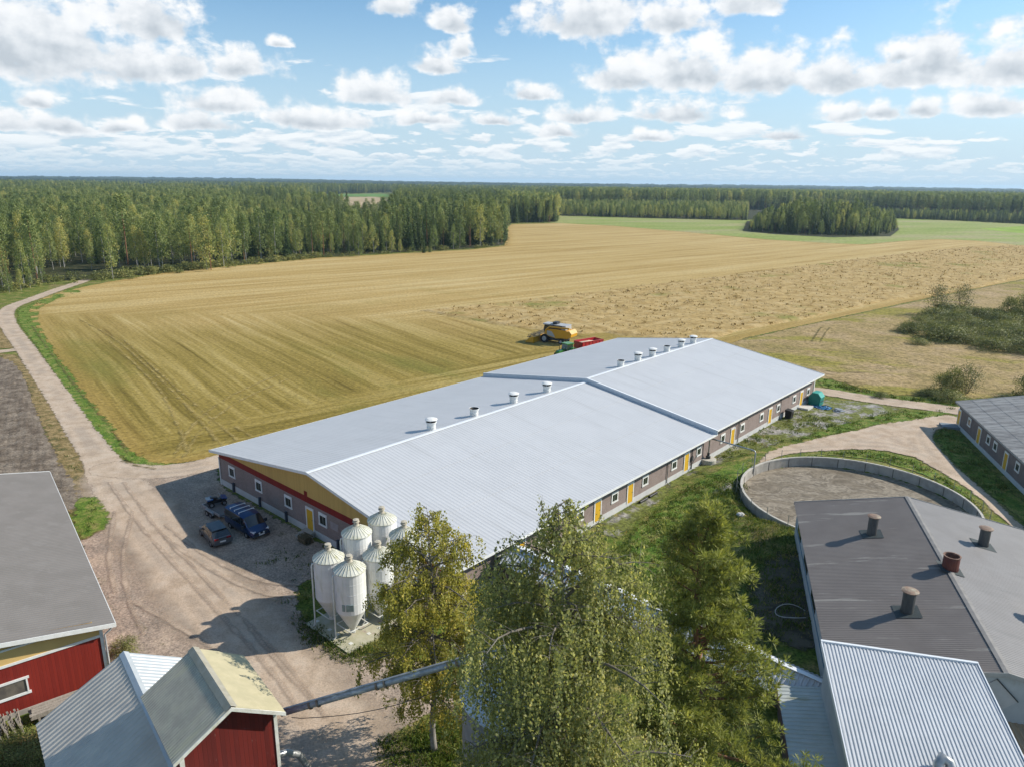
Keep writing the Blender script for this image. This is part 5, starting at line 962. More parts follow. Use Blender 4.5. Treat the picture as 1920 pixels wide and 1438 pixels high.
pb = thing('wheelie_bin', 'black wheeled bin standing against the barn plinth by a downpipe', 'bin', bat(37.55, 67.0), BROT)
m = MB(); m.prism([(-.4, -.45, .08), (.4, -.45, .08), (.5, -.5, 1.15), (-.45, -.5, 1.15)], (0, .95, 0)); obj('body', m, mat('black_bin', (.012, .012, .013), (.018, .018, .02), rough=.5), pb)
m = MB(); m.prism([(-.5, -.52, 1.15), (.55, -.52, 1.15), (.5, -.52, 1.25), (-.45, -.52, 1.35)], (0, 1.02, 0)); obj('lid', m, mat('black_bin_lid', (.02, .02, .022), (.03, .03, .03), rough=.5), pb)
for s_ in (-1, 1): wheel(pb, -.4, s_*.35, .1, .06, DARK)
for q, lab_ in ((0, 'short black pipe against the barn plinth, nearer of two in line'), (1.9, 'short black pipe against the barn plinth, farther of two in line')):
    m = MB(); m.tube([(.1, -.7+q, .16), (.1, .75+q, .16)], .16, 10); single('black_pipe', m, mat('black_bin', (.012, .012, .013)), lab_, 'pipe', bat(37.2, 28.2), BROT, 'black pipes along the barn plinth')
# pallets leaning by the gable door and below the red barn
pd = bat(19.3, -.75)
def pallet(parent, z, dx=0., dy=0., a=0., m_=WOODT, name='pallet'):
    m = MB(); ca_, sa_ = math.cos(a), math.sin(a); A, Bv = (ca_, sa_, 0), (-sa_, ca_, 0)
    for k in range(6): m.obox(Vector((dx, dy, z+.13))+Vector(A)*(-.55+k*.22), (.055, .4, .012), A, Bv, (0, 0, 1))
    for k in range(3): m.obox(Vector((dx, dy, z+.065))+Vector(Bv)*(-.36+k*.36), (.6, .045, .05), A, Bv, (0, 0, 1))
    return m
PALW = mat('mossy_pallet', (.16, .125, .075), (.11, .095, .05), sc=3, rough=.95)
for k, o_ in enumerate(('bottom', 'second lowest', 'middle', 'second highest', 'topmost')):
    single('pallet', pallet(None, k*.15, R.uniform(-.08, .08), R.uniform(-.08, .08), R.uniform(-.1, .1)), PALW, 'mossy pallet, %s of the stack beside the yellow gable door' % o_, 'pallet', pd, BROT, 'pallets stacked by the gable door')
def rloc(x, y, z=0): return Vector((RB0.x, RB0.y, 0))-rn*x+rd*y+Vector((0, 0, z))
rrot = math.atan2(-rn.y, -rn.x)
pl_ = rloc(-4.0, -.55, 0)
for k in range(5):
    for j in range(4):
        m = MB(); m.box(-1.2+R.uniform(-.1, .1), -.5+j*.26, .45+k*.06, 1.1+R.uniform(-.15, .15), -.27+j*.26, .5+k*.06); single('plank', m, WOODG, 'silvery old plank in the low stack against the red barn wall', 'plank', pl_, rrot, 'old planks stacked at the red barn')
for xx in (-.8, .7): m = MB(); m.box(xx-.06, -.5, 0, xx+.06, .5, .44); single('timber_block', m, WOODG, 'timber block under the plank stack at the red barn', 'timber', pl_, rrot, 'timber blocks under the planks')
pu_ = rloc(-6.6, -.8, 0)
for k in range(6):
    x_ = -1.0+k*.36; m = MB()
    for j in range(5): m.obox((x_+.05, -.05+.0, .12+j*.24), (.012, .55, .05), (.97, 0, .22), (0, 1, 0), (-.22, 0, .97))
    for yy in (-.5, 0, .5): m.obox((x_, yy-.05, .6), (.045, .04, .6), (.97, 0, .22), (0, 1, 0), (-.22, 0, .97))
    single('pallet', m, WOODG, 'grey pallet standing on edge in the row below the red barn window', 'pallet', pu_, rrot, 'pallets on edge below the red barn window')
bx_ = thing('timber_crate', 'open dark timber crate bay under the red barn window', 'crate', rloc(-7.6, -.4, 0), rrot)
m = MB()
for a in ((-.9, -.1, 0, -.8, .6, 1.1), (.8, -.1, 0, .9, .6, 1.1), (-.9, -.1, 1.1, .9, .7, 1.18), (-.8, .5, 0, .8, .6, 1.1)): m.box(*a)
obj('frame', m, WOODG, bx_)
# ------------------------------------------------------------------ slurry tank and its pipe
tkz = 1.2
st = thing('slurry_tank', 'round open slurry tank with weathered concrete wall and grey brown crust', 'tank', (TANK_C.x, TANK_C.y, 0))
m = MB(); NS = 72; m.lathe([(TANK_R, -.4), (TANK_R, tkz), (TANK_R-.16, tkz), (TANK_R-.16, -.6)], NS, caps=False); wl_ = obj('wall', m, CONC, st)
m = MB(); m.lathe([(TANK_R+.03, tkz-.10), (TANK_R+.03, tkz+.03), (TANK_R-.19, tkz+.03), (TANK_R-.19, tkz-.10)], NS, caps=False); obj('rim', m, mat('pale_rim_concrete', (.52, .49, .43), (.42, .39, .34), sc=1.5, rough=.9), wl_)
m = MB()
for k in range(24): a = 2*math.pi*k/24; m.obox((math.cos(a)*(TANK_R-.175), math.sin(a)*(TANK_R-.175), .55), (.035, .015, .55), (-math.sin(a), math.cos(a), 0), (math.cos(a), math.sin(a), 0), (0, 0, 1))
obj('joint', m, mat('dark_joint', (.12, .105, .095), (.09, .08, .07)), wl_)
def g_slurry(t, P):
    w_ = nd(t, 'ShaderNodeVectorMath', {0: P, 1: nd(t, 'ShaderNodeVectorMath', {0: noise(t, P, .11, 4, .5, out='Color'), 1: (9, 9, 0)}, operation='MULTIPLY').outputs[0]}).outputs[0]
    n1 = noise(t, mapv(t, w_, (.5, 1.4, 1)), .42, 6, .55)
    a = ramp(t, n1, [(.34, (.15, .122, .088)), (.46, (.225, .187, .137)), (.49, (.15, .124, .092)), (.53, (.30, .255, .195)), (.57, (.195, .163, .12)), (.62, (.29, .248, .19)), (.72, (.215, .182, .137))])
    return mixc(t, .7, a, tri(t, P, 2.5, (.7, .7, .7), (1, 1, 1), (1.2, 1.2, 1.2)), 'MULTIPLY')
M_sl = ground_mat('slurry_crust', g_slurry, edge=0, rough=.75, bump=.35, bsc=2.5)
rr = np.linspace(0, TANK_R-.14, 24); th = np.linspace(0, 2*math.pi, 73)[:-1]; V = []; 
for r_i in rr[1:]:
    for a in th: V.append((r_i*math.cos(a), r_i*math.sin(a), .12))
V.append((0, 0, .12)); m = MB(); fs = []
for i in range(len(rr)-2):
    for k in range(72): fs.append((i*72+k, i*72+(k+1) % 72, (i+1)*72+(k+1) % 72, (i+1)*72+k))
for k in range(72): fs.append((len(V)-1, k, (k+1) % 72))
m.add(V, fs); 
V2 = [Vector(v) for v in V]; m.v = [(v[0], v[1], .12+.72) if False else (v[0], v[1], .08) for v in V]
obj('slurry', m, M_sl, st)
fn = thing('tank_fence', 'thin wire fence on slim steel posts round the slurry tank', 'fence', (TANK_C.x, TANK_C.y, 0))
PST = mat('grey_green_post', (.20, .22, .20), (.15, .17, .15)); FR_ = TANK_R+.45
for k in range(30):
    a = 2*math.pi*k/30; x, y = math.cos(a)*FR_, math.sin(a)*FR_; z = float(gh(TANK_C.x+x, TANK_C.y+y)); m = MB(); m.tube([(x, y, z-.2), (x, y, z+1.75)], .03, 6); obj('post', m, PST, fn)
m = MB()
for zz in (.5, 1.1, 1.65): m.tube([(math.cos(2*math.pi*k/30)*FR_, math.sin(2*math.pi*k/30)*FR_, float(gh(TANK_C.x+math.cos(2*math.pi*k/30)*FR_, TANK_C.y+math.sin(2*math.pi*k/30)*FR_))+zz) for k in range(31)], .008, 4, caps=False)
obj('wire', m, PST, fn)
k0, k1 = G(1331, 821, 3.2), G(1417, 845, 3.2); kb = G(1327, 872)
pc = thing('slurry_pipe', 'grey steel pipe arching from a concrete well at the barn over to the slurry tank', 'pipe', (kb.x, kb.y, 0))
rel = lambda p, z=None: (p.x-kb.x, p.y-kb.y, p.z if z is None else z)
kd = (k1-k0).normalized()
m = MB(); m.tube([rel(k0, .9), rel(k0, 3.0), rel(k0+kd*.12, 3.17), rel(k0+kd*.3), rel(k1-kd*.35), rel(k1-kd*.12, 3.15), rel(k1, 2.95), rel(k1, .5)], .085, 10); obj('tube', m, GALV, pc)
m = MB(); kr = rel(k0, 0); m.lathe([(.95, -.2), (.95, .62), (.9, .66), (0, .66)], 24, (kr[0], kr[1], 0), caps=False); obj('concrete_well', m, mat('well_concrete', (.50, .47, .40), (.4, .38, .32), sc=2, rough=.9), pc)
m = MB(); m.lathe([(.28, .66), (.28, .95), (.16, 1.0), (.16, 1.35), (.0, 1.38)], 14, (kr[0], kr[1], 0), caps=False); obj('pump', m, DARK, pc)
for q, lab_ in ((0, 'loose grey board on the grass beside the concrete well, nearer one'), (.3, 'loose grey board on the grass beside the concrete well, farther one')):
    m = MB(); m.box(-1.1, q-.09, 0, 1.0, q+.09, .07); single('board', m, mat('grey_board', (.36, .35, .33), (.3, .29, .27)), lab_, 'board', tuple(G(1303, 878, .03)), .5, 'boards by the concrete well')
hs_ = thing('pipe_ring', 'pale ring of pipe lying in the shaded grass west of the brown shed', 'hose', tuple(G(1480, 1185, .0)), 0)
pz = G(1480, 1185, 0); zz = float(gh(pz.x, pz.y)); hs_.location = (pz.x, pz.y, zz); m = MB(); m.tube([(1.2*math.cos(a*.3), .9*math.sin(a*.3), .08+.25*math.sin(a*.3)**2) for a in range(19)], .035, 6, caps=False); obj('tube', m, mat('pale_pipe', (.45, .45, .42), (.36, .36, .34)), hs_)
# white stone
wsn = G(1387, 975, 0); m = MB(); rng_ = random.Random(2); m.lathe([(0, -.1), (.3, 0), (.34, .15), (.2, .3), (0, .33)], 9, caps=False); m.v = [(x*1.3+rng_.uniform(-.04, .04), y+rng_.uniform(-.04, .04), z+rng_.uniform(-.03, .03)) for x, y, z in m.v]
o = obj('white_boulder', m, mat('pale_stone', (.55, .53, .5), (.45, .43, .4), sc=5), None, (wsn.x, wsn.y, float(gh(wsn.x, wsn.y)))); tag(o, 'single white stone in the grass left of the slurry tank', 'stone')
# far farmsteads
def farhouse(px, py, w, d, h, wall, roof, lab, rot=0., cat='house'):
    p = G(px, py); o = thing('farmhouse', lab, cat, (p.x, p.y, 0), rot)
    m = MB(); m.box(-w/2, -d/2, 0, w/2, d/2, h); m.prism([(-w/2, -d/2, h), (-w/2, d/2, h), (-w/2, 0, h+d*.35)], (.1, 0, 0)); m.prism([(w/2-.1, -d/2, h), (w/2-.1, d/2, h), (w/2-.1, 0, h+d*.35)], (.1, 0, 0)); obj('wall', m, wall, o)
    m = MB(); z = .25*d/2*.7
    for s_ in (-1, 1): m.prism([(-w/2-.4, s_*(d/2+.4), h-.28), (w/2+.4, s_*(d/2+.4), h-.28), (w/2+.4, 0, h+d*.35+.1), (-w/2-.4, 0, h+d*.35+.1)], (0, 0, .25))
    obj('roof', m, roof, o)
    return o
rp = mat('faded_red_house', (.35, .07, .06), (.3, .06, .05)); wp = mat('far_white', (.75, .75, .73), (.7, .7, .68)); tr_ = mat('far_tin', (.5, .53, .56), (.45, .48, .5)); dr_ = mat('far_dark_roof', (.1, .08, .08), (.12, .1, .1))
farhouse(585, 361.5, 22, 11, 6, rp, tr_, 'red farmhouse far beyond the woods beside a green meadow', .3)
farhouse(570, 359.5, 14, 10, 5, rp, wp, 'grey roofed outbuilding left of the distant red farmhouse', .1, 'outbuilding')
farhouse(670, 358.5, 26, 12, 5, wp, wp, 'white hall beside the distant green meadow', .1, 'hall')
farhouse(1541, 366, 40, 14, 5, wp, wp, 'long white roofed hall in the distant woods above the copse', -.1, 'hall')
farhouse(1513, 364, 20, 10, 6, wp, dr_, 'pale house left of the long white hall in the distant woods', .4)
farhouse(1186, 366, 16, 10, 5, wp, tr_, 'white house among trees behind the young plantation', .2)
farhouse(1108, 365, 14, 10, 5, wp, tr_, 'small pale house far off at the end of the field behind the copse gap', .5)
# ------------------------------------------------------------------ foliage
def leaf_mat(name, stops, trans=.3, rough=.55, hue=.5):
    m, t, b, o, P = newmat(name); setb(b, rough, 0, .25)
    va = nd(t, 'ShaderNodeAttribute', attribute_name='var').outputs['Fac']; rnd = nd(t, 'ShaderNodeObjectInfo').outputs['Random']
    k = mth(t, 'MULTIPLY_ADD', mth(t, 'SUBTRACT', rnd, .5), hue, va, clamp=True)
    col = ramp(t, k, stops); t.links.new(col, b.inputs['Base Color'])
    tl_ = nd(t, 'ShaderNodeBsdfTranslucent', {'Color': mixc(t, 1., col, (1.15, 1.15, .7), 'MULTIPLY')}); mx = nd(t, 'ShaderNodeMixShader', {0: trans})
    t.links.new(b.outputs[0], mx.inputs[1]); t.links.new(tl_.outputs[0], mx.inputs[2]); t.links.new(mx.outputs[0], o.inputs[0]); return m
L_BIRCH = leaf_mat('birch_leaves_yellowing', [(0, (.17, .175, .04)), (.4, (.34, .325, .075)), (.75, (.52, .46, .11)), (1, (.70, .55, .14))], .5, hue=0)
L_WEEP = leaf_mat('weeping_birch_leaves', [(0, (.15, .165, .065)), (.45, (.30, .31, .125)), (.8, (.50, .49, .22)), (1, (.66, .58, .20))], .5, hue=0)
L_PINE = leaf_mat('pine_needles', [(0, (.11, .13, .035)), (.5, (.28, .30, .075)), (1, (.48, .46, .125))], .38, hue=0)
L_FB = leaf_mat('forest_birch_leaves', [(0, (.115, .16, .055)), (.35, (.235, .285, .10)), (.65, (.35, .37, .14)), (1, (.53, .46, .15))], .45, hue=.8)
L_FS = leaf_mat('spruce_needles', [(0, (.026, .05, .016)), (.5, (.065, .105, .028)), (1, (.14, .18, .05))], .15, hue=.6)
L_FP = leaf_mat('forest_pine_needles', [(0, (.10, .14, .045)), (.5, (.21, .25, .075)), (1, (.33, .345, .11))], .28, hue=.65)
L_BUSH = leaf_mat('shrub_leaves', [(0, (.08, .098, .028)), (.4, (.17, .185, .055)), (.75, (.27, .275, .09)), (1, (.40, .35, .12))], .25, hue=.4)
L_WIL = leaf_mat('grey_willow_leaves', [(0, (.09, .10, .045)), (.5, (.18, .18, .08)), (1, (.30, .27, .12))], .25, hue=.2)
L_GRASS = leaf_mat('grass_blades', [(0, (.05, .085, .012)), (.35, (.085, .135, .018)), (.65, (.17, .18, .04)), (1, (.33, .26, .11))], .3, hue=0)
BARKW = mat('birch_bark', (.50, .49, .46), (.62, .61, .58), sc=3, stretch=(1, 1, .4), rough=.8, c3=(.05, .045, .04), sc3=3.5, lo3=.60, hi3=.66, stretch3=(.6, .6, 2.5))
BARKD = mat('dark_bark', (.10, .085, .07), (.06, .05, .043), sc=4, stretch=(2, 2, .5), rough=.9); BARKP = mat('pine_bark_orange', (.26, .13, .065), (.16, .09, .055), sc=4, stretch=(2, 2, .5), rough=.9)
BARKB = mat('twig_bark', (.13, .11, .085), (.2, .18, .15), sc=2, rough=.9)
BARKF = mat('forest_birch_bark', (.36, .35, .33), (.22, .21, .20), sc=3, rough=.8)
BARKG = mat('grey_birch_bark', (.30, .28, .255), (.16, .145, .13), sc=3, stretch=(1, 1, .5), rough=.85)
def unit(v): return v/np.maximum(1e-9, np.linalg.norm(v, axis=1))[:, None]
def leaf_arrays(C, A, L, Wd, var, r, Nd=None):
    A = unit(A); B = unit(np.cross(A, r.normal(size=A.shape) if Nd is None else unit(Nd)+r.normal(0, .42, A.shape))); N = len(C)
    V = np.empty((N, 4, 3)); V[:, 0] = C-A*L[:, None]/2; V[:, 1] = C+B*Wd[:, None]/2; V[:, 2] = C+A*L[:, None]/2; V[:, 3] = C-B*Wd[:, None]/2
    return V.reshape(-1, 3), np.arange(4*N).reshape(N, 4), np.repeat(np.clip(var, 0, 1), 4)
def leaf_mesh(name, C, A, L, Wd, var, m_, r, Nd=None): V, Fq, va = leaf_arrays(C, A, L, Wd, var, r, Nd); return mesh_np(name, V, Fq, [m_], {'var': ('POINT', va)})
def join_tree(name, tmb, leaves, mt, ml):
    """trunk and crown in one mesh, for trees too far off to tell the two apart"""
    V, Fq, va = leaves; tv = np.array(tmb.v) if tmb.v else np.zeros((0, 3)); tf = np.array([f for f in tmb.f if len(f) == 4], int).reshape(-1, 4)
    return mesh_np(name, np.r_[tv, V], np.r_[tf, Fq+len(tv)], [mt, ml], {'var': ('POINT', np.r_[np.zeros(len(tv)), va])}, mi=np.r_[np.zeros(len(tf)), np.ones(len(Fq))])
# --- the three big trees of the foreground
def big_deciduous(h, prof, z0, nprim, weep, seed, r0, leaf, per, droop, lean=(0, 0), fork=0):
    r = np.random.default_rng(seed); tm = MB(); bm_ = MB(); Cs, As, Vs = [], [], []
    nt = 12; tr_p = [Vector((lean[0]*(k/nt)**1.5+.12*math.sin(k*1.3+seed), lean[1]*(k/nt)+.12*math.cos(k*1.7), h*.90*k/nt)) for k in range(nt+1)]; tr_p[0] = Vector((0, 0, -.4))
    tm.tube(tr_p, [r0*(1-.97*(k/nt))+.006 for k in range(nt+1)], 10)
    def tp(f): x = f*nt; i = min(nt-1, int(x)); return tr_p[i].lerp(tr_p[i+1], x-i)
    for i in range(nprim):
        f = z0+(1-z0)*((i+.5)/nprim)**.9; az = i*2.39996+r.normal(0, .35); Lb = prof((f-z0)/(1-z0))*r.uniform(.5, 1.2)
        el = rad(r.uniform(28, 58)+(6 if f > .84 else 0)); dr_ = droop*(.6 if f > .84 else 1.); d = np.array([math.cos(az), math.sin(az), 0]); b0 = np.array(tp(min(1., f*1.01))); n = 6; pts = []
        for k in range(n+1):
            s_ = k/n; pts.append(b0+d*Lb*s_+np.array([0, 0, 1])*(Lb*math.tan(el)*.62*s_-dr_*Lb*s_**2.2)+r.normal(0, .05, 3)*s_)
        rb_ = .018+.016*Lb; bm_.tube([Vector(p) for p in pts], [rb_*(1-.85*k/n) for k in range(n+1)], 6)
        pts = np.array(pts); ns = max(3, int(Lb*per[0]*r.choice([.35, .8, 1., 1.25])))
        for q in range(ns):
            s_ = .18+.82*(q+r.random())/ns; x = s_*n; k = min(n-1, int(x)); p = pts[k]+(pts[k+1]-pts[k])*(x-k)
            a2 = az+r.choice([-1, 1])*r.uniform(.4, 1.5); d2 = np.array([math.cos(a2), math.sin(a2), r.uniform(-.15, .6)]); l2 = r.uniform(.35, .95)*(1.1-.4*s_)*(1+.15*Lb)
            e = p+d2*l2; e[2] -= .12*l2; bm_.tube([Vector(p), Vector((p+e)/2+np.array([0, 0, .06])), Vector(e)], [.014, .009, .004], 4, caps=False)
            cv = r.normal(.42, .16)
            for w_ in range(per[1]):
                t0 = r.uniform(.25, 1.); st_ = p+(e-p)*t0+r.normal(0, .07, 3); ln = (r.uniform(*weep)*(.6+.5*min(1.2, Lb/3)));
                ln = min(ln, max(.3, st_[2]-1.2)); m_ = max(3, int(ln/per[2])); u = (np.arange(m_)+r.random(m_))/m_
                sw = r.normal(0, .10, 2); c = st_+np.c_[sw[0]*u*ln+d2[0]*.25*np.sqrt(u), sw[1]*u*ln+d2[1]*.25*np.sqrt(u), -ln*u**1.05]+r.normal(0, .05, (m_, 3))
                Cs.append(c); As.append(np.c_[r.normal(0, .45, m_), r.normal(0, .45, m_), -np.ones(m_)*.8+r.normal(0, .35, m_)]); Vs.append(cv+r.normal(0, .17, m_)+(r.random(m_) < .05)*.4)
    C, A, Va = np.concatenate(Cs), np.concatenate(As), np.concatenate(Vs); N = len(C); Ls = r.uniform(.75, 1.25, N)*leaf
    return tm, bm_, (C, A, Ls, Ls*r.uniform(.55, .8, N), Va, r)
def big_tree(name, label, loc, parts, mb, ml, sc_=1.):
    tm, bm_, lv = parts; o = thing(name, label, 'tree', loc); obj('trunk', tm, mb, o); obj('branches', bm_, BARKP if mb is BARKP else BARKB, o)
    Cc = lv[0]; Nd = np.c_[Cc[:, :2]-Cc[:, :2].mean(0), np.full(len(Cc), 1.2)]; Nd[:, :2] /= np.maximum(.4, np.linalg.norm(Nd[:, :2], axis=1))[:, None]; Nd = Nd+lv[5].normal(0, .55, Nd.shape)
    c = obj('crown', leaf_mesh('crown', *lv[:5], ml, lv[5], Nd), ml, o); return o, len(lv[0])
bl = G(815, 1405)
pb_ = lambda s: 3.8*(math.sin(math.pi*min(1, (s*.80+.20)))**.85)*(1 if s < .85 else (1-s)/.15*.7+.3)
o1, n1_ = big_tree('birch_tree', 'yellowing birch with pale trunk standing just right of the feed silos', (bl.x, bl.y, 0), big_deciduous(16.6, pb_, .17, 84, (.25, .95), 3, .19, .135, (7.6, 7, .078), .42), BARKG, L_BIRCH)
pw_ = lambda s: 4.75*(math.sin(math.pi*min(1, s*.74+.26))**.7)*(1 if s < .8 else (1-s)/.2*.75+.25)
o2, n2_ = big_tree('weeping_birch', 'big green weeping birch with long hanging twigs in front of the steel silo', (2.15, 24.4, 0), big_deciduous(22.7, pw_, .22, 88, (.8, 3.3), 8, .27, .135, (4.8, 5, .098), .52, lean=(-.25, .4)), BARKG, L_WEEP)
def big_pine(h, rmax, seed):
    r = np.random.default_rng(seed); tm = MB(); bm_ = MB(); Cs, As, Vs = [], [], []; nt = 12
    tp_ = [Vector((.35*math.sin(k*.5), .25*math.sin(k*.8+1), h*.96*k/nt)) for k in range(nt+1)]; tp_[0] = Vector((0, 0, -.4)); tm.tube(tp_, [.24*(1-.9*k/nt)+.015 for k in range(nt+1)], 10)
    def tp(f): x = f*nt; i = min(nt-1, int(x)); return tp_[i].lerp(tp_[i+1], x-i)
    nb = 94
    for i in range(nb):
        f = .24+.74*((i+.5)/nb); az = i*2.39996+r.normal(0, .5); s = (f-.24)/.76
        Lb = rmax*(.55+.62*math.sin(s*9.+1.2)**2*.6+.3*(1-s))*(1-s**2.6)*r.uniform(.55, 1.2)+.35; d = np.array([math.cos(az), math.sin(az), 0]); b0 = np.array(tp(f)); n = 5; el = r.uniform(-.10, .22)+.6*s**3
        pts = np.array([b0+d*Lb*k/n+np.array([0, 0, Lb*(el*k/n+.14*(k/n)**2)])+r.normal(0, .06, 3)*k/n for k in range(n+1)])
        bm_.tube([Vector(p) for p in pts], [(.03+.014*Lb)*(1-.8*k/n) for k in range(n+1)], 6); nc = int(Lb*8.5)+4
        for q in range(nc):
            t_ = .28+.72*(q+r.random())/nc; x = t_*n; k = min(n-1, int(x)); p = pts[k]+(pts[k+1]-pts[k])*(x-k)
            c0 = p+np.array([-d[1], d[0], 0])*r.normal(0, .42*(.4+.6*min(1, Lb/3)))+np.array([0, 0, r.normal(.08, .10)]); rr_ = r.uniform(.26, .44); m_ = 34
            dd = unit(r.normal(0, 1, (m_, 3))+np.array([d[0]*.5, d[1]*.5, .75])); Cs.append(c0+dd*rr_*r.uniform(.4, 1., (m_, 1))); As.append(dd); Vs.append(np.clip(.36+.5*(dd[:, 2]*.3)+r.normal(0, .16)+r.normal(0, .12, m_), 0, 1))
    C, A, Va = np.concatenate(Cs), np.concatenate(As), np.concatenate(Vs); N = len(C)
    return tm, bm_, (C, A, r.uniform(.20, .32, N), r.uniform(.035, .06, N), Va, r)
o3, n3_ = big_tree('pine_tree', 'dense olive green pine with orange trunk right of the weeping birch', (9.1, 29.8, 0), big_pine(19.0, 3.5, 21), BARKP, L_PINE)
print('LEAVES', n1_, n2_, n3_)
# --- forest trees: a few grown specimens of each kind, every tree in view a copy of one
def clump_tree(h, seed, kind):
    r = np.random.default_rng(seed); tm = MB(); Cs, As, Ls, Vs = [], [], [], []
    def add(c, a, l, v): Cs.append(c); As.append(a); Ls.append(l); Vs.append(v)
    if kind == 'spruce':
        tm.tube([(0, 0, -.3), (0, 0, h*.5), (0, 0, h*.97)], [.16, .09, .015], 6, caps=False); rm = h*r.uniform(.125, .165); nt = int(h*1.9)
        for k in range(nt):
            f = (k+.3)/nt; z = h*(.04+.95*f); R_ = rm*(1-f)**.82*r.uniform(.8, 1.12)+.12; nb = max(4, int(11*(1-f)+4))
            for b_ in range(nb):
                az = 2*math.pi*b_/nb+r.uniform(-.3, .3)+k; m_ = max(2, int(R_*3.2)); u = (np.arange(m_)+.6)/m_*R_*r.uniform(.8, 1.1)
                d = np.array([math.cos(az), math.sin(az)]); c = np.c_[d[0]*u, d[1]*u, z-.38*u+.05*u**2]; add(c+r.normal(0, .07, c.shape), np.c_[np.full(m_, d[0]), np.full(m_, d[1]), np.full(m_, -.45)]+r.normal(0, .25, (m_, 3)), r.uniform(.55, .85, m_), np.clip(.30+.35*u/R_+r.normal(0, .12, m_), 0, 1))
        wr_ = .5
    elif kind == 'birch':
        lean = r.normal(0, .4, 2); tm.tube([(0, 0, -.3), (lean[0]*.4, lean[1]*.4, h*.5), (lean[0], lean[1], h*.95)], [.15, .10, .02], 6, caps=False); c0 = h*r.uniform(.12, .26); rm = h*r.uniform(.14, .19); nc = 52
        for k in range(nc):
            f = (k+.5)/nc; z = c0+(h-c0)*f; R_ = rm*math.sin(math.pi*min(1., .22+.78*f*.95))**.8; a = k*2.4+r.normal(0, .5); rr_ = R_*math.sqrt(r.uniform(.15, 1)); ce = np.array([lean[0]*f+rr_*math.cos(a), lean[1]*f+rr_*math.sin(a), z]); m_ = 26; cv = r.normal(.42, .15)
            c = ce+r.normal(0, 1, (m_, 3))*np.array([.50, .50, .62])*(.55+.25*rm/2.); add(c, np.c_[r.normal(0, .5, (m_, 2)), -np.ones(m_)], r.uniform(.34, .58, m_), np.clip(cv+r.normal(0, .14, m_), 0, 1))
        wr_ = .7
    elif kind == 'pine':
        tm.tube([(0, 0, -.3), (.1, .1, h*.5), (0, .1, h*.95)], [.18, .13, .03], 6, caps=False); c0 = h*r.uniform(.32, .5); rm = h*r.uniform(.11, .15); nc = 38
        for k in range(nc):
            f = (k+.5)/nc; z = c0+(h-c0)*f; R_ = rm*(1-f**2.2)*r.uniform(.6, 1.15)+.2; a = k*2.4+r.normal(0, .6); rr_ = R_*r.uniform(.35, 1); ce = np.array([rr_*math.cos(a), rr_*math.sin(a), z]); m_ = 30; cv = r.normal(.42, .12)
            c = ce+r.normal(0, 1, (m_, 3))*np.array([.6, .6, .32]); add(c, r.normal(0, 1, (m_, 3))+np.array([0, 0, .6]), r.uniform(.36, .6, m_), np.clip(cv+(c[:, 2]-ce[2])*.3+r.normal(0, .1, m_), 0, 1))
        wr_ = .55
    else:
        nst = 5
        for q in range(nst):
            a = q*1.3+r.random(); tm.tube([(0, 0, -.2), (math.cos(a)*h*.16, math.sin(a)*h*.16, h*.5), (math.cos(a)*h*.30, math.sin(a)*h*.30, h*.86)], [.06, .04, .012], 5, caps=False)
        wil = kind == 'willow'; nc = 46 if wil else 84
        for k in range(nc):
            a = r.uniform(0, 2*math.pi); zf_ = r.uniform(.08, 1)**.8 if wil else r.uniform(.02, 1); rr_ = h*(.36 if wil else .80)*math.sqrt(r.random())*math.sqrt(max(.05, 1-(zf_*.92)**2.4)); ce = np.array([rr_*math.cos(a), rr_*math.sin(a), zf_*h*.9]); m_ = 42; cv = r.normal(.42, .17)
            c = ce+r.normal(0, 1, (m_, 3))*h*(np.array([.085, .085, .075]) if wil else np.array([.12, .12, .085])); c[:, 2] = np.maximum(c[:, 2], .05); add(c, r.normal(0, 1, (m_, 3))+np.array([0, 0, .9 if wil else 0]), r.uniform(.15, .30, m_)*(h/4)**.5, np.clip(cv+r.normal(0, .16, m_), 0, 1))
        wr_ = .4 if wil else .65
    C, A, L, Va = map(np.concatenate, (Cs, As, Ls, Vs)); Nd = np.c_[C[:, :2]/np.maximum(.3, np.linalg.norm(C[:, :2], axis=1))[:, None], np.full(len(C), .75)]; return tm, leaf_arrays(C, A, L, L*wr_, Va, r, Nd)
KM = {'birch': (BARKF, L_FB), 'spruce': (BARKD, L_FS), 'pine': (BARKP, L_FP), 'shrub': (BARKD, L_BUSH), 'willow': (BARKD, L_WIL)}
HB = {'birch': 17., 'spruce': 17., 'pine': 18., 'shrub': 4., 'willow': 8.}; PROT = {}
for kd_, nv in (('birch', 5), ('spruce', 4), ('pine', 4), ('shrub', 4), ('willow', 3)):
    PROT[kd_] = []
    for v_ in range(nv):
        tm, lv = clump_tree(HB[kd_], 100+v_*7+len(kd_), kd_); mt_, ml_ = KM[kd_]
        PROT[kd_].append((tm.mesh('trunk', [mt_]), mesh_np('crown', lv[0], lv[1], [ml_], {'var': ('POINT', lv[2])}), join_tree(kd_+'_tree', tm, lv, mt_, ml_)))
NAMES = {'birch': 'birch_tree', 'spruce': 'spruce_tree', 'pine': 'pine_tree', 'shrub': 'shrub', 'willow': 'willow_bush'}
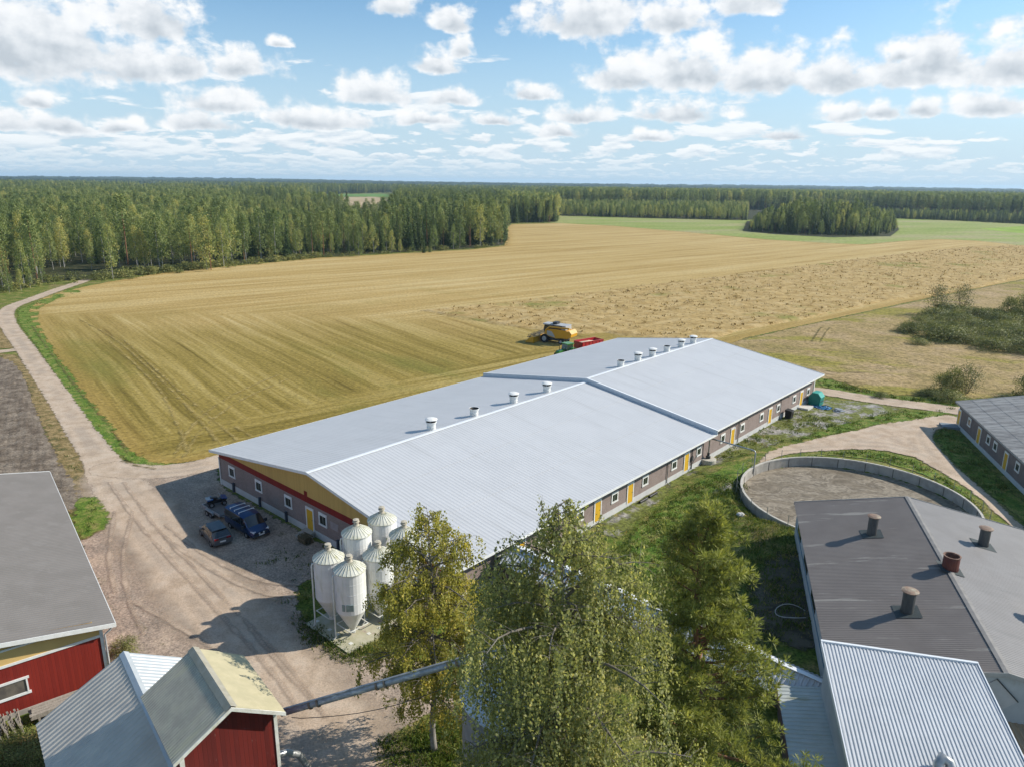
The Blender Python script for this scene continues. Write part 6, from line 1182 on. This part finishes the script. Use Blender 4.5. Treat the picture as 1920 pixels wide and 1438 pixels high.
def plant(kd_, x, y, h, label, group, parts, wide=1., cat=None):
    v_ = R.randrange(len(PROT[kd_])); tm, cm, jm = PROT[kd_][v_]; s_ = h/HB[kd_]
    if parts:
        o = thing(NAMES[kd_], label, cat or ('tree' if kd_ in ('birch', 'spruce', 'pine') else 'shrub'), (x, y, float(gh(x, y))), R.uniform(0, 6.28), group)
        obj('trunk' if kd_ in ('birch', 'spruce', 'pine') else 'stems', tm, (), o); obj('crown', cm, (), o)
    else:
        o = bpy.data.objects.new(NAMES[kd_], jm); COL.objects.link(o); o.location = (x, y, float(gh(x, y))); o.rotation_euler = (0, 0, R.uniform(0, 6.28)); tag(o, label, cat or ('tree' if kd_ in ('birch', 'spruce', 'pine') else 'shrub'), group)
    w_ = s_*wide*R.uniform(.9, 1.12); o.scale = (w_, w_, s_); return o
def scatter(poly, sp, seed, mask=None):
    r = np.random.default_rng(seed); p = np.asarray(poly); x0, y0 = p.min(0); x1, y1 = p.max(0)
    X, Y = np.meshgrid(np.arange(x0, x1, sp), np.arange(y0, y1, sp)); P = np.c_[X.ravel(), Y.ravel()]+r.uniform(-.45, .45, (X.size, 2))*sp; return P[sd_poly(P, p) > 0]
def horizon_px(x): d0 = 332+(x/1920)*24.3; return d0
TREES = []                                                          # (kind, x, y, h, stand)
def stand(poly, sp, seed, mix, hr, nm):
    r = np.random.default_rng(seed+1); P = scatter(poly, sp, seed); ks = r.choice(list(mix), len(P), p=np.array(list(mix.values()))/sum(mix.values()))
    for (x, y), k in zip(P, ks): lo, hi = hr[k] if isinstance(hr, dict) else hr; TREES.append((k, float(x), float(y), float(r.uniform(lo, hi)), nm))
wood_l = GP([(-420, 575), (-150, 560), (0, 547), (60, 537), (108, 520), (150, 498), (205, 494), (222, 507), (300, 504), (420, 494), (450, 491), (450, 372), (-420, 372)])
stand(wood_l, 6.8, 31, {'birch': .68, 'pine': .24, 'spruce': .08}, {'birch': (9.5, 20), 'pine': (13, 22), 'spruce': (7, 18)}, 'left')
stand(GP([(450, 491), (600, 480.5), (720, 474.5), (720, 436), (600, 438), (540, 425), (545, 395), (450, 380)]), 5.3, 32, {'birch': .34, 'pine': .16, 'spruce': .50}, {'birch': (8.5, 15.5), 'pine': (12, 19.5), 'spruce': (7, 17)}, 'mid')
stand(GP([(720, 474.5), (800, 469), (880, 465), (943, 458), (949, 441), (945, 427), (948, 400), (925, 376), (745, 374), (742, 400), (720, 436)]), 5.5, 33, {'birch': .24, 'pine': .20, 'spruce': .56}, {'birch': (11, 20), 'pine': (15, 24), 'spruce': (10, 23)}, 'mid')
stand(GP([(946, 419.5), (1043, 416.5), (1041, 404), (1020, 392), (940, 390)]), 4.6, 34, {'birch': .35, 'spruce': .6, 'pine': .05}, {'birch': (17, 23), 'spruce': (16, 23), 'pine': (18, 23)}, 'tip')
stand(GP([(1400, 432), (1430, 437), (1500, 440.5), (1600, 443.5), (1655, 443), (1678, 434), (1678, 420), (1640, 416), (1420, 417)]), 4.9, 35, {'birch': .25, 'spruce': .63, 'pine': .12}, {'birch': (12, 21), 'spruce': (10, 22.5), 'pine': (16, 24)}, 'copse')
stand(GP([(1052, 405.5), (1200, 409), (1380, 413), (1400, 414), (1400, 392), (1050, 388)]), 5.2, 36, {'birch': .55, 'spruce': .2, 'pine': .25}, (7, 13.5), 'plantation')
stand(GP([(1046, 391), (1640, 396), (1640, 376), (1046, 372)]), 7.5, 37, {'birch': .2, 'spruce': .2, 'pine': .6}, (19, 26), 'far')
stand(GP([(1640, 409), (1800, 415), (1920, 421), (2250, 432), (2250, 420), (1920, 410), (1640, 401)]), 4.6, 38, {'spruce': .8, 'birch': .1, 'pine': .1}, (6, 10), 'beltyoung')
stand(GP([(1640, 400.5), (1920, 409), (2250, 419), (2250, 392), (1640, 380)]), 7., 39, {'pine': .6, 'spruce': .3, 'birch': .1}, (19, 26), 'far')
COP = np.array(GP([(1400, 432), (1430, 437), (1500, 440.5), (1600, 443.5), (1655, 443), (1678, 434), (1678, 420), (1640, 416), (1420, 417)]))
TREES = [(k, x, y, h*(float(np.clip(.42+.6*sd_poly(np.array([[x, y]]), COP)[0]/26, .42, 1.)) if nm == 'copse' else 1.), nm) for k, x, y, h, nm in TREES]
stand(GP([(596, 438), (735, 437), (738, 404), (610, 406)]), 9., 40, {'birch': .35, 'pine': .3, 'spruce': .35}, {'birch': (7, 13), 'pine': (13, 19), 'spruce': (6, 13)}, 'mid')
# trees one can pick out along the wood's edge, where the photo shows them
FRONT = [('birch', 18, 549, 466), ('birch', 57, 541, 470), ('birch', 40, 545, 474), ('birch', 80, 530, 462), ('birch', 120, 500, 424), ('birch', 172, 507, 430), ('birch', 212, 524, 407), ('birch', 260, 506, 412), ('birch', 272, 506, 418), ('birch', 300, 507, 393), ('birch', 305, 506, 400), ('birch', 339, 501, 425), ('pine', 361, 502, 403), ('birch', 388, 507, 400), ('pine', 396, 507, 410), ('birch', 420, 500, 402), ('birch', 436, 497, 392), ('birch', 462, 494, 398), ('birch', 490, 487, 385), ('birch', 517, 486, 390), ('birch', 556, 483, 425), ('spruce', 600, 480, 430), ('birch', 634, 476, 415), ('birch', 673, 482, 430), ('birch', 735, 473, 428), ('birch', 751, 474, 445), ('spruce', 795, 475, 432), ('birch', 814, 470, 420), ('spruce', 806, 474, 448), ('birch', 850, 468, 418), ('birch', 900, 463, 385), ('birch', 920, 460, 390), ('birch', 935, 458, 400), ('pine', 240, 497, 360)]
for k, px, py, top in FRONT:
    p = G(px, py); zt = H-(top-horizon_px(px))/F_PX*math.hypot(p.x, p.y)*1.0; TREES.append((k, p.x, p.y, max(6, zt), 'front'))
LAB = {'left': ('{} in the big wood left of the stubble field', 'trees of the wood left of the field'), 'mid': ('{} in the wood at the back of the stubble field', 'trees of the wood behind the field'), 'tip': ('{} in the wood tip where stubble meets the green field', 'trees of the wood tip by the green field'), 'copse': ('{} in the lone copse between stubble and green field', 'trees of the lone copse'), 'plantation': ('{} in the young plantation behind the green field', 'trees of the young plantation'), 'far': ('{} in the far tall wood on the right', 'trees of the far tall wood'), 'beltyoung': ('{} in the young belt at the right edge of the green field', 'trees of the young belt'), 'front': ('{} standing clear at the front edge of the wood', 'trees standing at the front edge of the wood')}
ADJ = {'birch': 'pale green birch', 'spruce': 'dark green spruce', 'pine': 'olive green pine'}
def stall(k, st): a = ADJ[k]; return ('small '+a) if st in ('plantation', 'beltyoung') else a
far_pts = {'birch': [], 'spruce': [], 'pine': []}
for k in ('birch', 'spruce', 'pine'):
    L_ = [q for q in TREES if q[0] == k]; L_.sort(key=lambda q: -(q[3]/math.hypot(q[1], q[2])+(1 if q[4] == 'front' else 0)))
    inview = lambda q: abs(math.atan2(q[1], q[2])) < rad(37)
    n_ = 0
    for q in L_:
        d_ = math.hypot(q[1], q[2])
        if n_ < 290 and inview(q):
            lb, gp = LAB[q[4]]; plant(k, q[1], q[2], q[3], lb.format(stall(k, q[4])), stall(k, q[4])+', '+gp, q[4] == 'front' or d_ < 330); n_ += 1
        else: far_pts[k].append(q[1:4])
# the distant woods: everything between the fields and the far ridges
r = np.random.default_rng(77); clear = [GP(a) for a in ([(560, 395), (585, 366), (735, 362), (745, 395)], [(360, 366), (385, 357.5), (440, 356), (446, 366)], [(250, 361), (262, 353), (292, 352.5), (295, 361)], [(1490, 373), (1500, 362), (1580, 362), (1585, 373)], [(1170, 371), (1176, 364), (1196, 364), (1200, 371)], [(1095, 369), (1100, 363), (1118, 363), (1120, 369)])]
fields = [stub, GP([(1030, 420), (1046, 404), (1640, 408), (1920, 420), (2250, 431), (2250, 480), (1500, 470), (1050, 420)]), wood_l, roughp]
done = [np.array(w_) for w_ in (GP([(450, 491), (720, 474), (943, 458), (948, 418), (1043, 416), (1041, 390), (925, 374), (745, 372), (540, 424), (545, 394), (450, 378)]), GP([(1046, 412), (1640, 412), (2250, 434), (2250, 390), (1640, 374), (1046, 370)]))]
def far_band(r0, r1, dens, hr, mix):
    n = int((r1**2-r0**2)*.5*1.36*dens); rr_ = np.sqrt(r.uniform(r0**2, r1**2, n)); a = r.uniform(-.68, .68, n); P = np.c_[rr_*np.sin(a), rr_*np.cos(a)]; ok = np.ones(n, bool)
    for pl_ in clear+fields+done: ok &= sd_poly(P, pl_) < 0
    gap = noisef(P+9000, 1/260., 41); ok &= gap < .83
    P = P[ok]; ks = r.choice(3, len(P), p=mix); h_ = r.uniform(hr[0], hr[1], len(P))*(.8+.35*noisef(P+9000, 1/120., 12))
    for i, k in enumerate(('birch', 'spruce', 'pine')): s_ = ks == i; far_pts[k] += list(zip(P[s_, 0], P[s_, 1], h_[s_]))
far_band(620, 1000, 1/42., (15, 22), (.3, .4, .3)); far_band(1000, 1700, 1/75., (16, 23), (.22, .45, .33)); far_band(1700, 3200, 1/170., (17, 24), (.15, .5, .35))
def instancer(name, pts, src, label):
    """one mass of trees nobody could count: copies of one grown specimen on scattered points"""
    P = np.array(pts); me = bpy.data.meshes.new(name); me.vertices.add(len(P)); me.vertices.foreach_set('co', np.c_[P[:, :2], np.zeros(len(P))].astype(np.float32).ravel())
    a = me.attributes.new('hgt', 'FLOAT', 'POINT'); a.data.foreach_set('value', P[:, 2].astype(np.float32)); me.update()
    o = bpy.data.objects.new(name, me); COL.objects.link(o); tag(o, label, None, None, 'stuff')
    ng = bpy.data.node_groups.new(name, 'GeometryNodeTree'); ng.interface.new_socket('Geometry', in_out='INPUT', socket_type='NodeSocketGeometry'); ng.interface.new_socket('Geometry', in_out='OUTPUT', socket_type='NodeSocketGeometry')
    t = ng; gi = nd(t, 'NodeGroupInput'); go_ = nd(t, 'NodeGroupOutput'); oi = nd(t, 'GeometryNodeObjectInfo'); oi.inputs['Object'].default_value = src; oi.inputs['As Instance'].default_value = True
    at = nd(t, 'GeometryNodeInputNamedAttribute', {'Name': 'hgt'}); s_ = mth(t, 'MULTIPLY', at.outputs[0], 1/HB[src['sp']]); rv = nd(t, 'FunctionNodeRandomValue', data_type='FLOAT'); rv.inputs[2].default_value = 0; rv.inputs[3].default_value = 6.28
    rw = nd(t, 'FunctionNodeRandomValue', data_type='FLOAT'); rw.inputs[2].default_value = .9; rw.inputs[3].default_value = 1.3; rw.inputs['Seed'].default_value = 4
    w_ = mth(t, 'MULTIPLY', s_, rw.outputs[1]); sc_ = nd(t, 'ShaderNodeCombineXYZ', {0: w_, 1: w_, 2: s_}).outputs[0]; ro = nd(t, 'ShaderNodeCombineXYZ', {2: rv.outputs[1]}).outputs[0]
    ip = nd(t, 'GeometryNodeInstanceOnPoints'); t.links.new(gi.outputs[0], ip.inputs['Points']); t.links.new(oi.outputs['Geometry'], ip.inputs['Instance']); t.links.new(ro, ip.inputs['Rotation']); t.links.new(sc_, ip.inputs['Scale']); t.links.new(ip.outputs[0], go_.inputs[0])
    md = o.modifiers.new('copies', 'NODES'); md.node_group = ng; return o
for k, lab_ in (('birch', 'mass of paler birch crowns in the distant woods'), ('spruce', 'mass of dark spruce tops in the distant woods'), ('pine', 'mass of pine crowns in the distant woods')):
    cand = [o for o in COL.objects if o.name.startswith(NAMES[k]) and o.type == 'MESH' and o.get('group')]; byme = {}
    for o in cand: byme.setdefault(o.data.name, o)
    srcs = list(byme.values()); pts = far_pts[k]; R.shuffle(pts); print('FAR', k, len(pts), len(srcs))
    for i, s_ in enumerate(srcs[:3]):
        s_['sp'] = k; part_ = pts[i::min(3, len(srcs))]
        if part_: instancer('distant_'+{'birch': 'birch', 'spruce': 'spruce', 'pine': 'pine'}[k]+'_forest', part_, s_, lab_)
# ridges out to the skyline: wooded hills with a jagged canopy
na, nr = 1000, 46; aa = np.linspace(-.74, .74, na); rr = np.geomspace(3000, 7600, nr); r = np.random.default_rng(5)
Ag, Rg = np.meshgrid(aa, rr); X, Y = Rg*np.sin(Ag), Rg*np.cos(Ag); P = np.c_[X.ravel(), Y.ravel()]
hills = 26*np.clip((Rg-3300)/4000, 0, 1)*(.25+1.0*noisef(P+60000, 1/2600., 61).reshape(Rg.shape))*(1-.25*(Ag+.7))
Z = hills+8+14*noisef(P+60000, 1/55., 62).reshape(Rg.shape)*(noisef(P+60000, 1/420., 63).reshape(Rg.shape) > .22)+r.uniform(0, 5.5, Rg.shape)
Z[0] = -2; q = np.arange(na*nr).reshape(nr, na); Fq = np.c_[q[:-1, :-1].ravel(), q[:-1, 1:].ravel(), q[1:, 1:].ravel(), q[1:, :-1].ravel()]
def g_wood(t, P): return tri(t, P, .004, (.018, .034, .016), (.030, .048, .02), (.06, .075, .03))
wo_ = bpy.data.objects.new('wooded_hills', mesh_np('wooded_hills', np.c_[P, Z.ravel()], Fq, [ground_mat('far_canopy', g_wood, edge=0, bump=1., bsc=.05, bdist=8)])); COL.objects.link(wo_); tag(wo_, None, kind='structure')
# --- shrubs and thickets
for i, P in enumerate(scatter(GP([(1695, 627), (1740, 637), (1830, 655), (1920, 670), (2040, 690), (2040, 618), (1930, 596), (1850, 592), (1770, 594), (1715, 610)]), 4.6, 51)):
    plant('shrub', P[0], P[1], R.uniform(2.1, 3.5), 'rounded green shrub in the dense thicket beside the weedy field', 'shrubs of the thicket in the weedy field', True, 1.6)
for kd_, px, py, h_, lab_, wd_ in (('willow', 1757, 592, 8.6, 'tall grey green willow bush behind the thicket, left of the pair', .95), ('willow', 1802, 590, 8.4, 'tall grey green willow bush behind the thicket, right of the pair', .9), ('shrub', 1890, 600, 6.0, 'small dark leafy tree poking out of the thicket top', .6), ('shrub', 1918, 606, 7.5, 'dark leafy tree at the frame edge above the thicket', .6), ('shrub', 1763, 737, 3.4, 'reddish twiggy shrub left of the dark one above the track', .7), ('shrub', 1785, 736, 4.2, 'dark green shrub between two lighter ones above the track', .6), ('willow', 1812, 740, 5.6, 'tallest feathery willow shrub beside the grey roof barn', .95), ('shrub', 1780, 752, 1.9, 'low flat mossy bush at the edge of the gravel track', 1.9), ('shrub', 1925, 742, 4., 'dark bush behind the grey roof barn at the frame edge', .7), ('shrub', 1722, 648, 1.6, 'low dark bush at the left foot of the thicket', 1.7), ('shrub', 1740, 742, 1.2, 'low green bush left of the mossy bush by the track', 1.8), ('shrub', 1652, 745, .9, 'small weedy bush beside the ditch behind the barn', 1.8), ('shrub', 235, 1222, 1.1, 'low green weed bush between red barn and grey roof shed', 1.1), ('shrub', 30, 1420, 1.2, 'pale overgrown bush below the upright pallets', 1.6), ('shrub', 100, 1425, 1.0, 'pale overgrown bush at the corner of the grey roof shed', 1.6)):
    p = G(px, py); plant(kd_, p.x, p.y, h_, lab_, None, True, wd_)
# undergrowth along the wood's edge, grass and weeds: masses nobody could count
def tufts(name, label, P, hgt, n_bl, spread, m_, seed, wid=.5, var=(.4, .2), up=1.):
    r = np.random.default_rng(seed); N = len(P); C0 = np.repeat(P, n_bl, 0); M_ = len(C0); hh_ = np.repeat(hgt, n_bl)*r.uniform(.5, 1.1, M_); off = r.normal(0, 1, (M_, 2))*np.repeat(spread, n_bl)[:, None]; A = np.c_[r.normal(0, .5, (M_, 2)), np.full(M_, up)]
    z = gh(C0[:, 0]+off[:, 0], C0[:, 1]+off[:, 1]); C = np.c_[C0+off, z+hh_*.45]; va = np.repeat(r.normal(var[0], var[1], N), n_bl)+r.normal(0, .12, M_)
    o = bpy.data.objects.new(name, leaf_mesh(name, C, A, hh_, hh_*wid*r.uniform(.5, 1., M_), va, m_, r)); COL.objects.link(o); tag(o, label, None, None, 'stuff'); return o
def along(pts, w, n, seed):
    r = np.random.default_rng(seed); p = np.asarray(pts); L = np.hypot(*np.diff(p, axis=0).T); c = np.r_[0, np.cumsum(L)]; s_ = r.uniform(0, c[-1], n); return np.c_[np.interp(s_, c, p[:, 0]), np.interp(s_, c, p[:, 1])]+r.normal(0, w, (n, 2))
def inside(poly, n, seed):
    r = np.random.default_rng(seed); p = np.asarray(poly); q_ = r.uniform(p.min(0), p.max(0), (n, 2)); return q_[sd_poly(q_, p) > .2]
edge_ = GP([(118, 532), (160, 525), (215, 521), (300, 511), (420, 499), (500, 492), (600, 483), (680, 479), (760, 473), (850, 469), (900, 466), (945, 461)])
Pu = np.r_[along(edge_[1:5], 3.4, 150, 1), along(edge_[3:7], 2.4, 90, 5), along(edge_[5:], 1.6, 45, 2), along(GP([(-100, 560), (0, 548), (60, 538), (120, 520)]), 2.5, 30, 3)]
Pu = Pu-np.array([0, 0]); rs_ = np.random.default_rng(3)
tufts('undergrowth', 'dense green undergrowth along the front of the wood', Pu, rs_.uniform(.5, .9, len(Pu)), 90, rs_.uniform(.35, 1.15, len(Pu)), L_BUSH, 4, .7, (.5, .2), .4)
# lift the leaf clouds of the undergrowth into rounded bushes
uo = bpy.data.objects['undergrowth']; va_ = np.empty(len(uo.data.vertices)*3, np.float32); uo.data.vertices.foreach_get('co', va_); va_ = va_.reshape(-1, 3); r6 = np.random.default_rng(6); hb_ = np.repeat(r6.uniform(.5, 2.7, len(Pu)), 90); k4 = np.repeat(hb_*r6.uniform(0, 1, len(hb_))**.8, 4); va_[:, 2] = va_[:, 2]*.6+k4; uo.data.vertices.foreach_set('co', va_.ravel()); uo.data.update()
east_gr = GP([(1160, 1015), (1265, 925), (1335, 895), (1400, 905), (1395, 950), (1420, 975), (1490, 1000), (1500, 1080), (1540, 1220), (1440, 1260), (1300, 1160), (1120, 1080)])
Pg = inside(east_gr, 5200, 7); Pg2 = np.r_[inside(GP([(1700, 790), (1640, 797), (1560, 815), (1480, 832), (1460, 838), (1560, 795), (1660, 772), (1790, 766), (1790, 775)]), 900, 8), inside(GP([(1470, 880), (1560, 850), (1640, 848), (1716, 864), (1780, 908), (1850, 968), (1820, 966), (1740, 898), (1640, 864), (1560, 858)]), 1500, 9), inside(GP([(1790, 800), (1760, 806), (1753, 822), (1765, 840), (1800, 880), (1880, 950), (1900, 925), (1820, 840)]), 900, 10), inside(GP([(1400, 812), (1440, 795), (1500, 772), (1600, 790), (1500, 818), (1420, 850), (1340, 880), (1330, 870)]), 900, 16)]
Pv = np.r_[inside(verge, 2600, 11), inside(GP([(150, 945), (175, 940), (200, 965), (195, 985), (155, 1005)]), 60, 12), inside(GP([(48, 690), (75, 745), (105, 800), (140, 850), (185, 930), (150, 935), (100, 830), (62, 740)]), 900, 13), inside(GP([(0, 1380), (100, 1330), (140, 1400), (140, 1500), (0, 1500)]), 500, 14), along(GP([(560, 1160), (590, 1190), (650, 1232), (700, 1225)]), .45, 260, 15), along(GP([(500, 1040), (600, 1070), (560, 1130)]), .8, 60, 18), inside(GP([(700, 1395), (800, 1350), (860, 1330), (880, 1438), (700, 1450)]), 700, 19)]
Pd = np.r_[inside(GP([(1540, 710), (1620, 732), (1690, 745), (1790, 750), (1790, 760), (1700, 752), (1600, 736), (1540, 724)]), 620, 17)]
for nm_, lab_, P, hr_, va2, sd2 in (('meadow_grass', 'tufted grass between the long barn and the brown shed', Pg, (.12, .42), (.42, .25), 20), ('track_grass', 'grass beside the farm tracks and slurry tank', Pg2, (.15, .5), (.38, .22), 21), ('verge_grass', 'grass along the gravel road and the yard', Pv, (.12, .4), (.30, .22), 22), ('ditch_weeds', 'tall weeds along the ditch behind the barn', Pd, (.2, .75), (.45, .28), 23)):
    rs_ = np.random.default_rng(sd2); tufts(nm_, lab_, P, rs_.uniform(*hr_, len(P)), 16, rs_.uniform(.15, .4, len(P)), L_GRASS, sd2, .28, va2)
Pt = inside(crop, 15000, 25); rs_ = np.random.default_rng(26)
L_STRAW = leaf_mat('ripe_ears', [(0, (.20, .13, .045)), (.5, (.38, .26, .10)), (1, (.48, .35, .16))], .2, hue=0)
tf_ = tufts('grain_ears', 'loose ears standing up from the lodged grain', Pt, rs_.uniform(.4, .9, len(Pt)), 4, rs_.uniform(.2, .5, len(Pt)), L_STRAW, 27, .5, (.45, .25), .7)
v3 = np.empty(len(tf_.data.vertices)*3, np.float32); tf_.data.vertices.foreach_get('co', v3); v3 = v3.reshape(-1, 3); v3[:, 2] += .14; tf_.data.vertices.foreach_set('co', v3.ravel()); tf_.data.update()
# ------------------------------------------------------------------ air
hz_m = bpy.data.materials.new('haze'); hz_m.use_nodes = True; t = hz_m.node_tree; t.nodes.clear(); pv = nd(t, 'ShaderNodeVolumePrincipled', {'Color': (.58, .80, 1., 1), 'Density': HAZE, 'Anisotropy': .2}); ho = nd(t, 'ShaderNodeOutputMaterial'); t.links.new(pv.outputs[0], ho.inputs['Volume'])
if HAZE > 0:
    m = MB(); m.box(-11500, -11500, -3, 11500, 11500, 78); h_o = obj('haze', m, hz_m); tag(h_o, 'thin blue haze over the fields and woods', None, None, 'stuff')
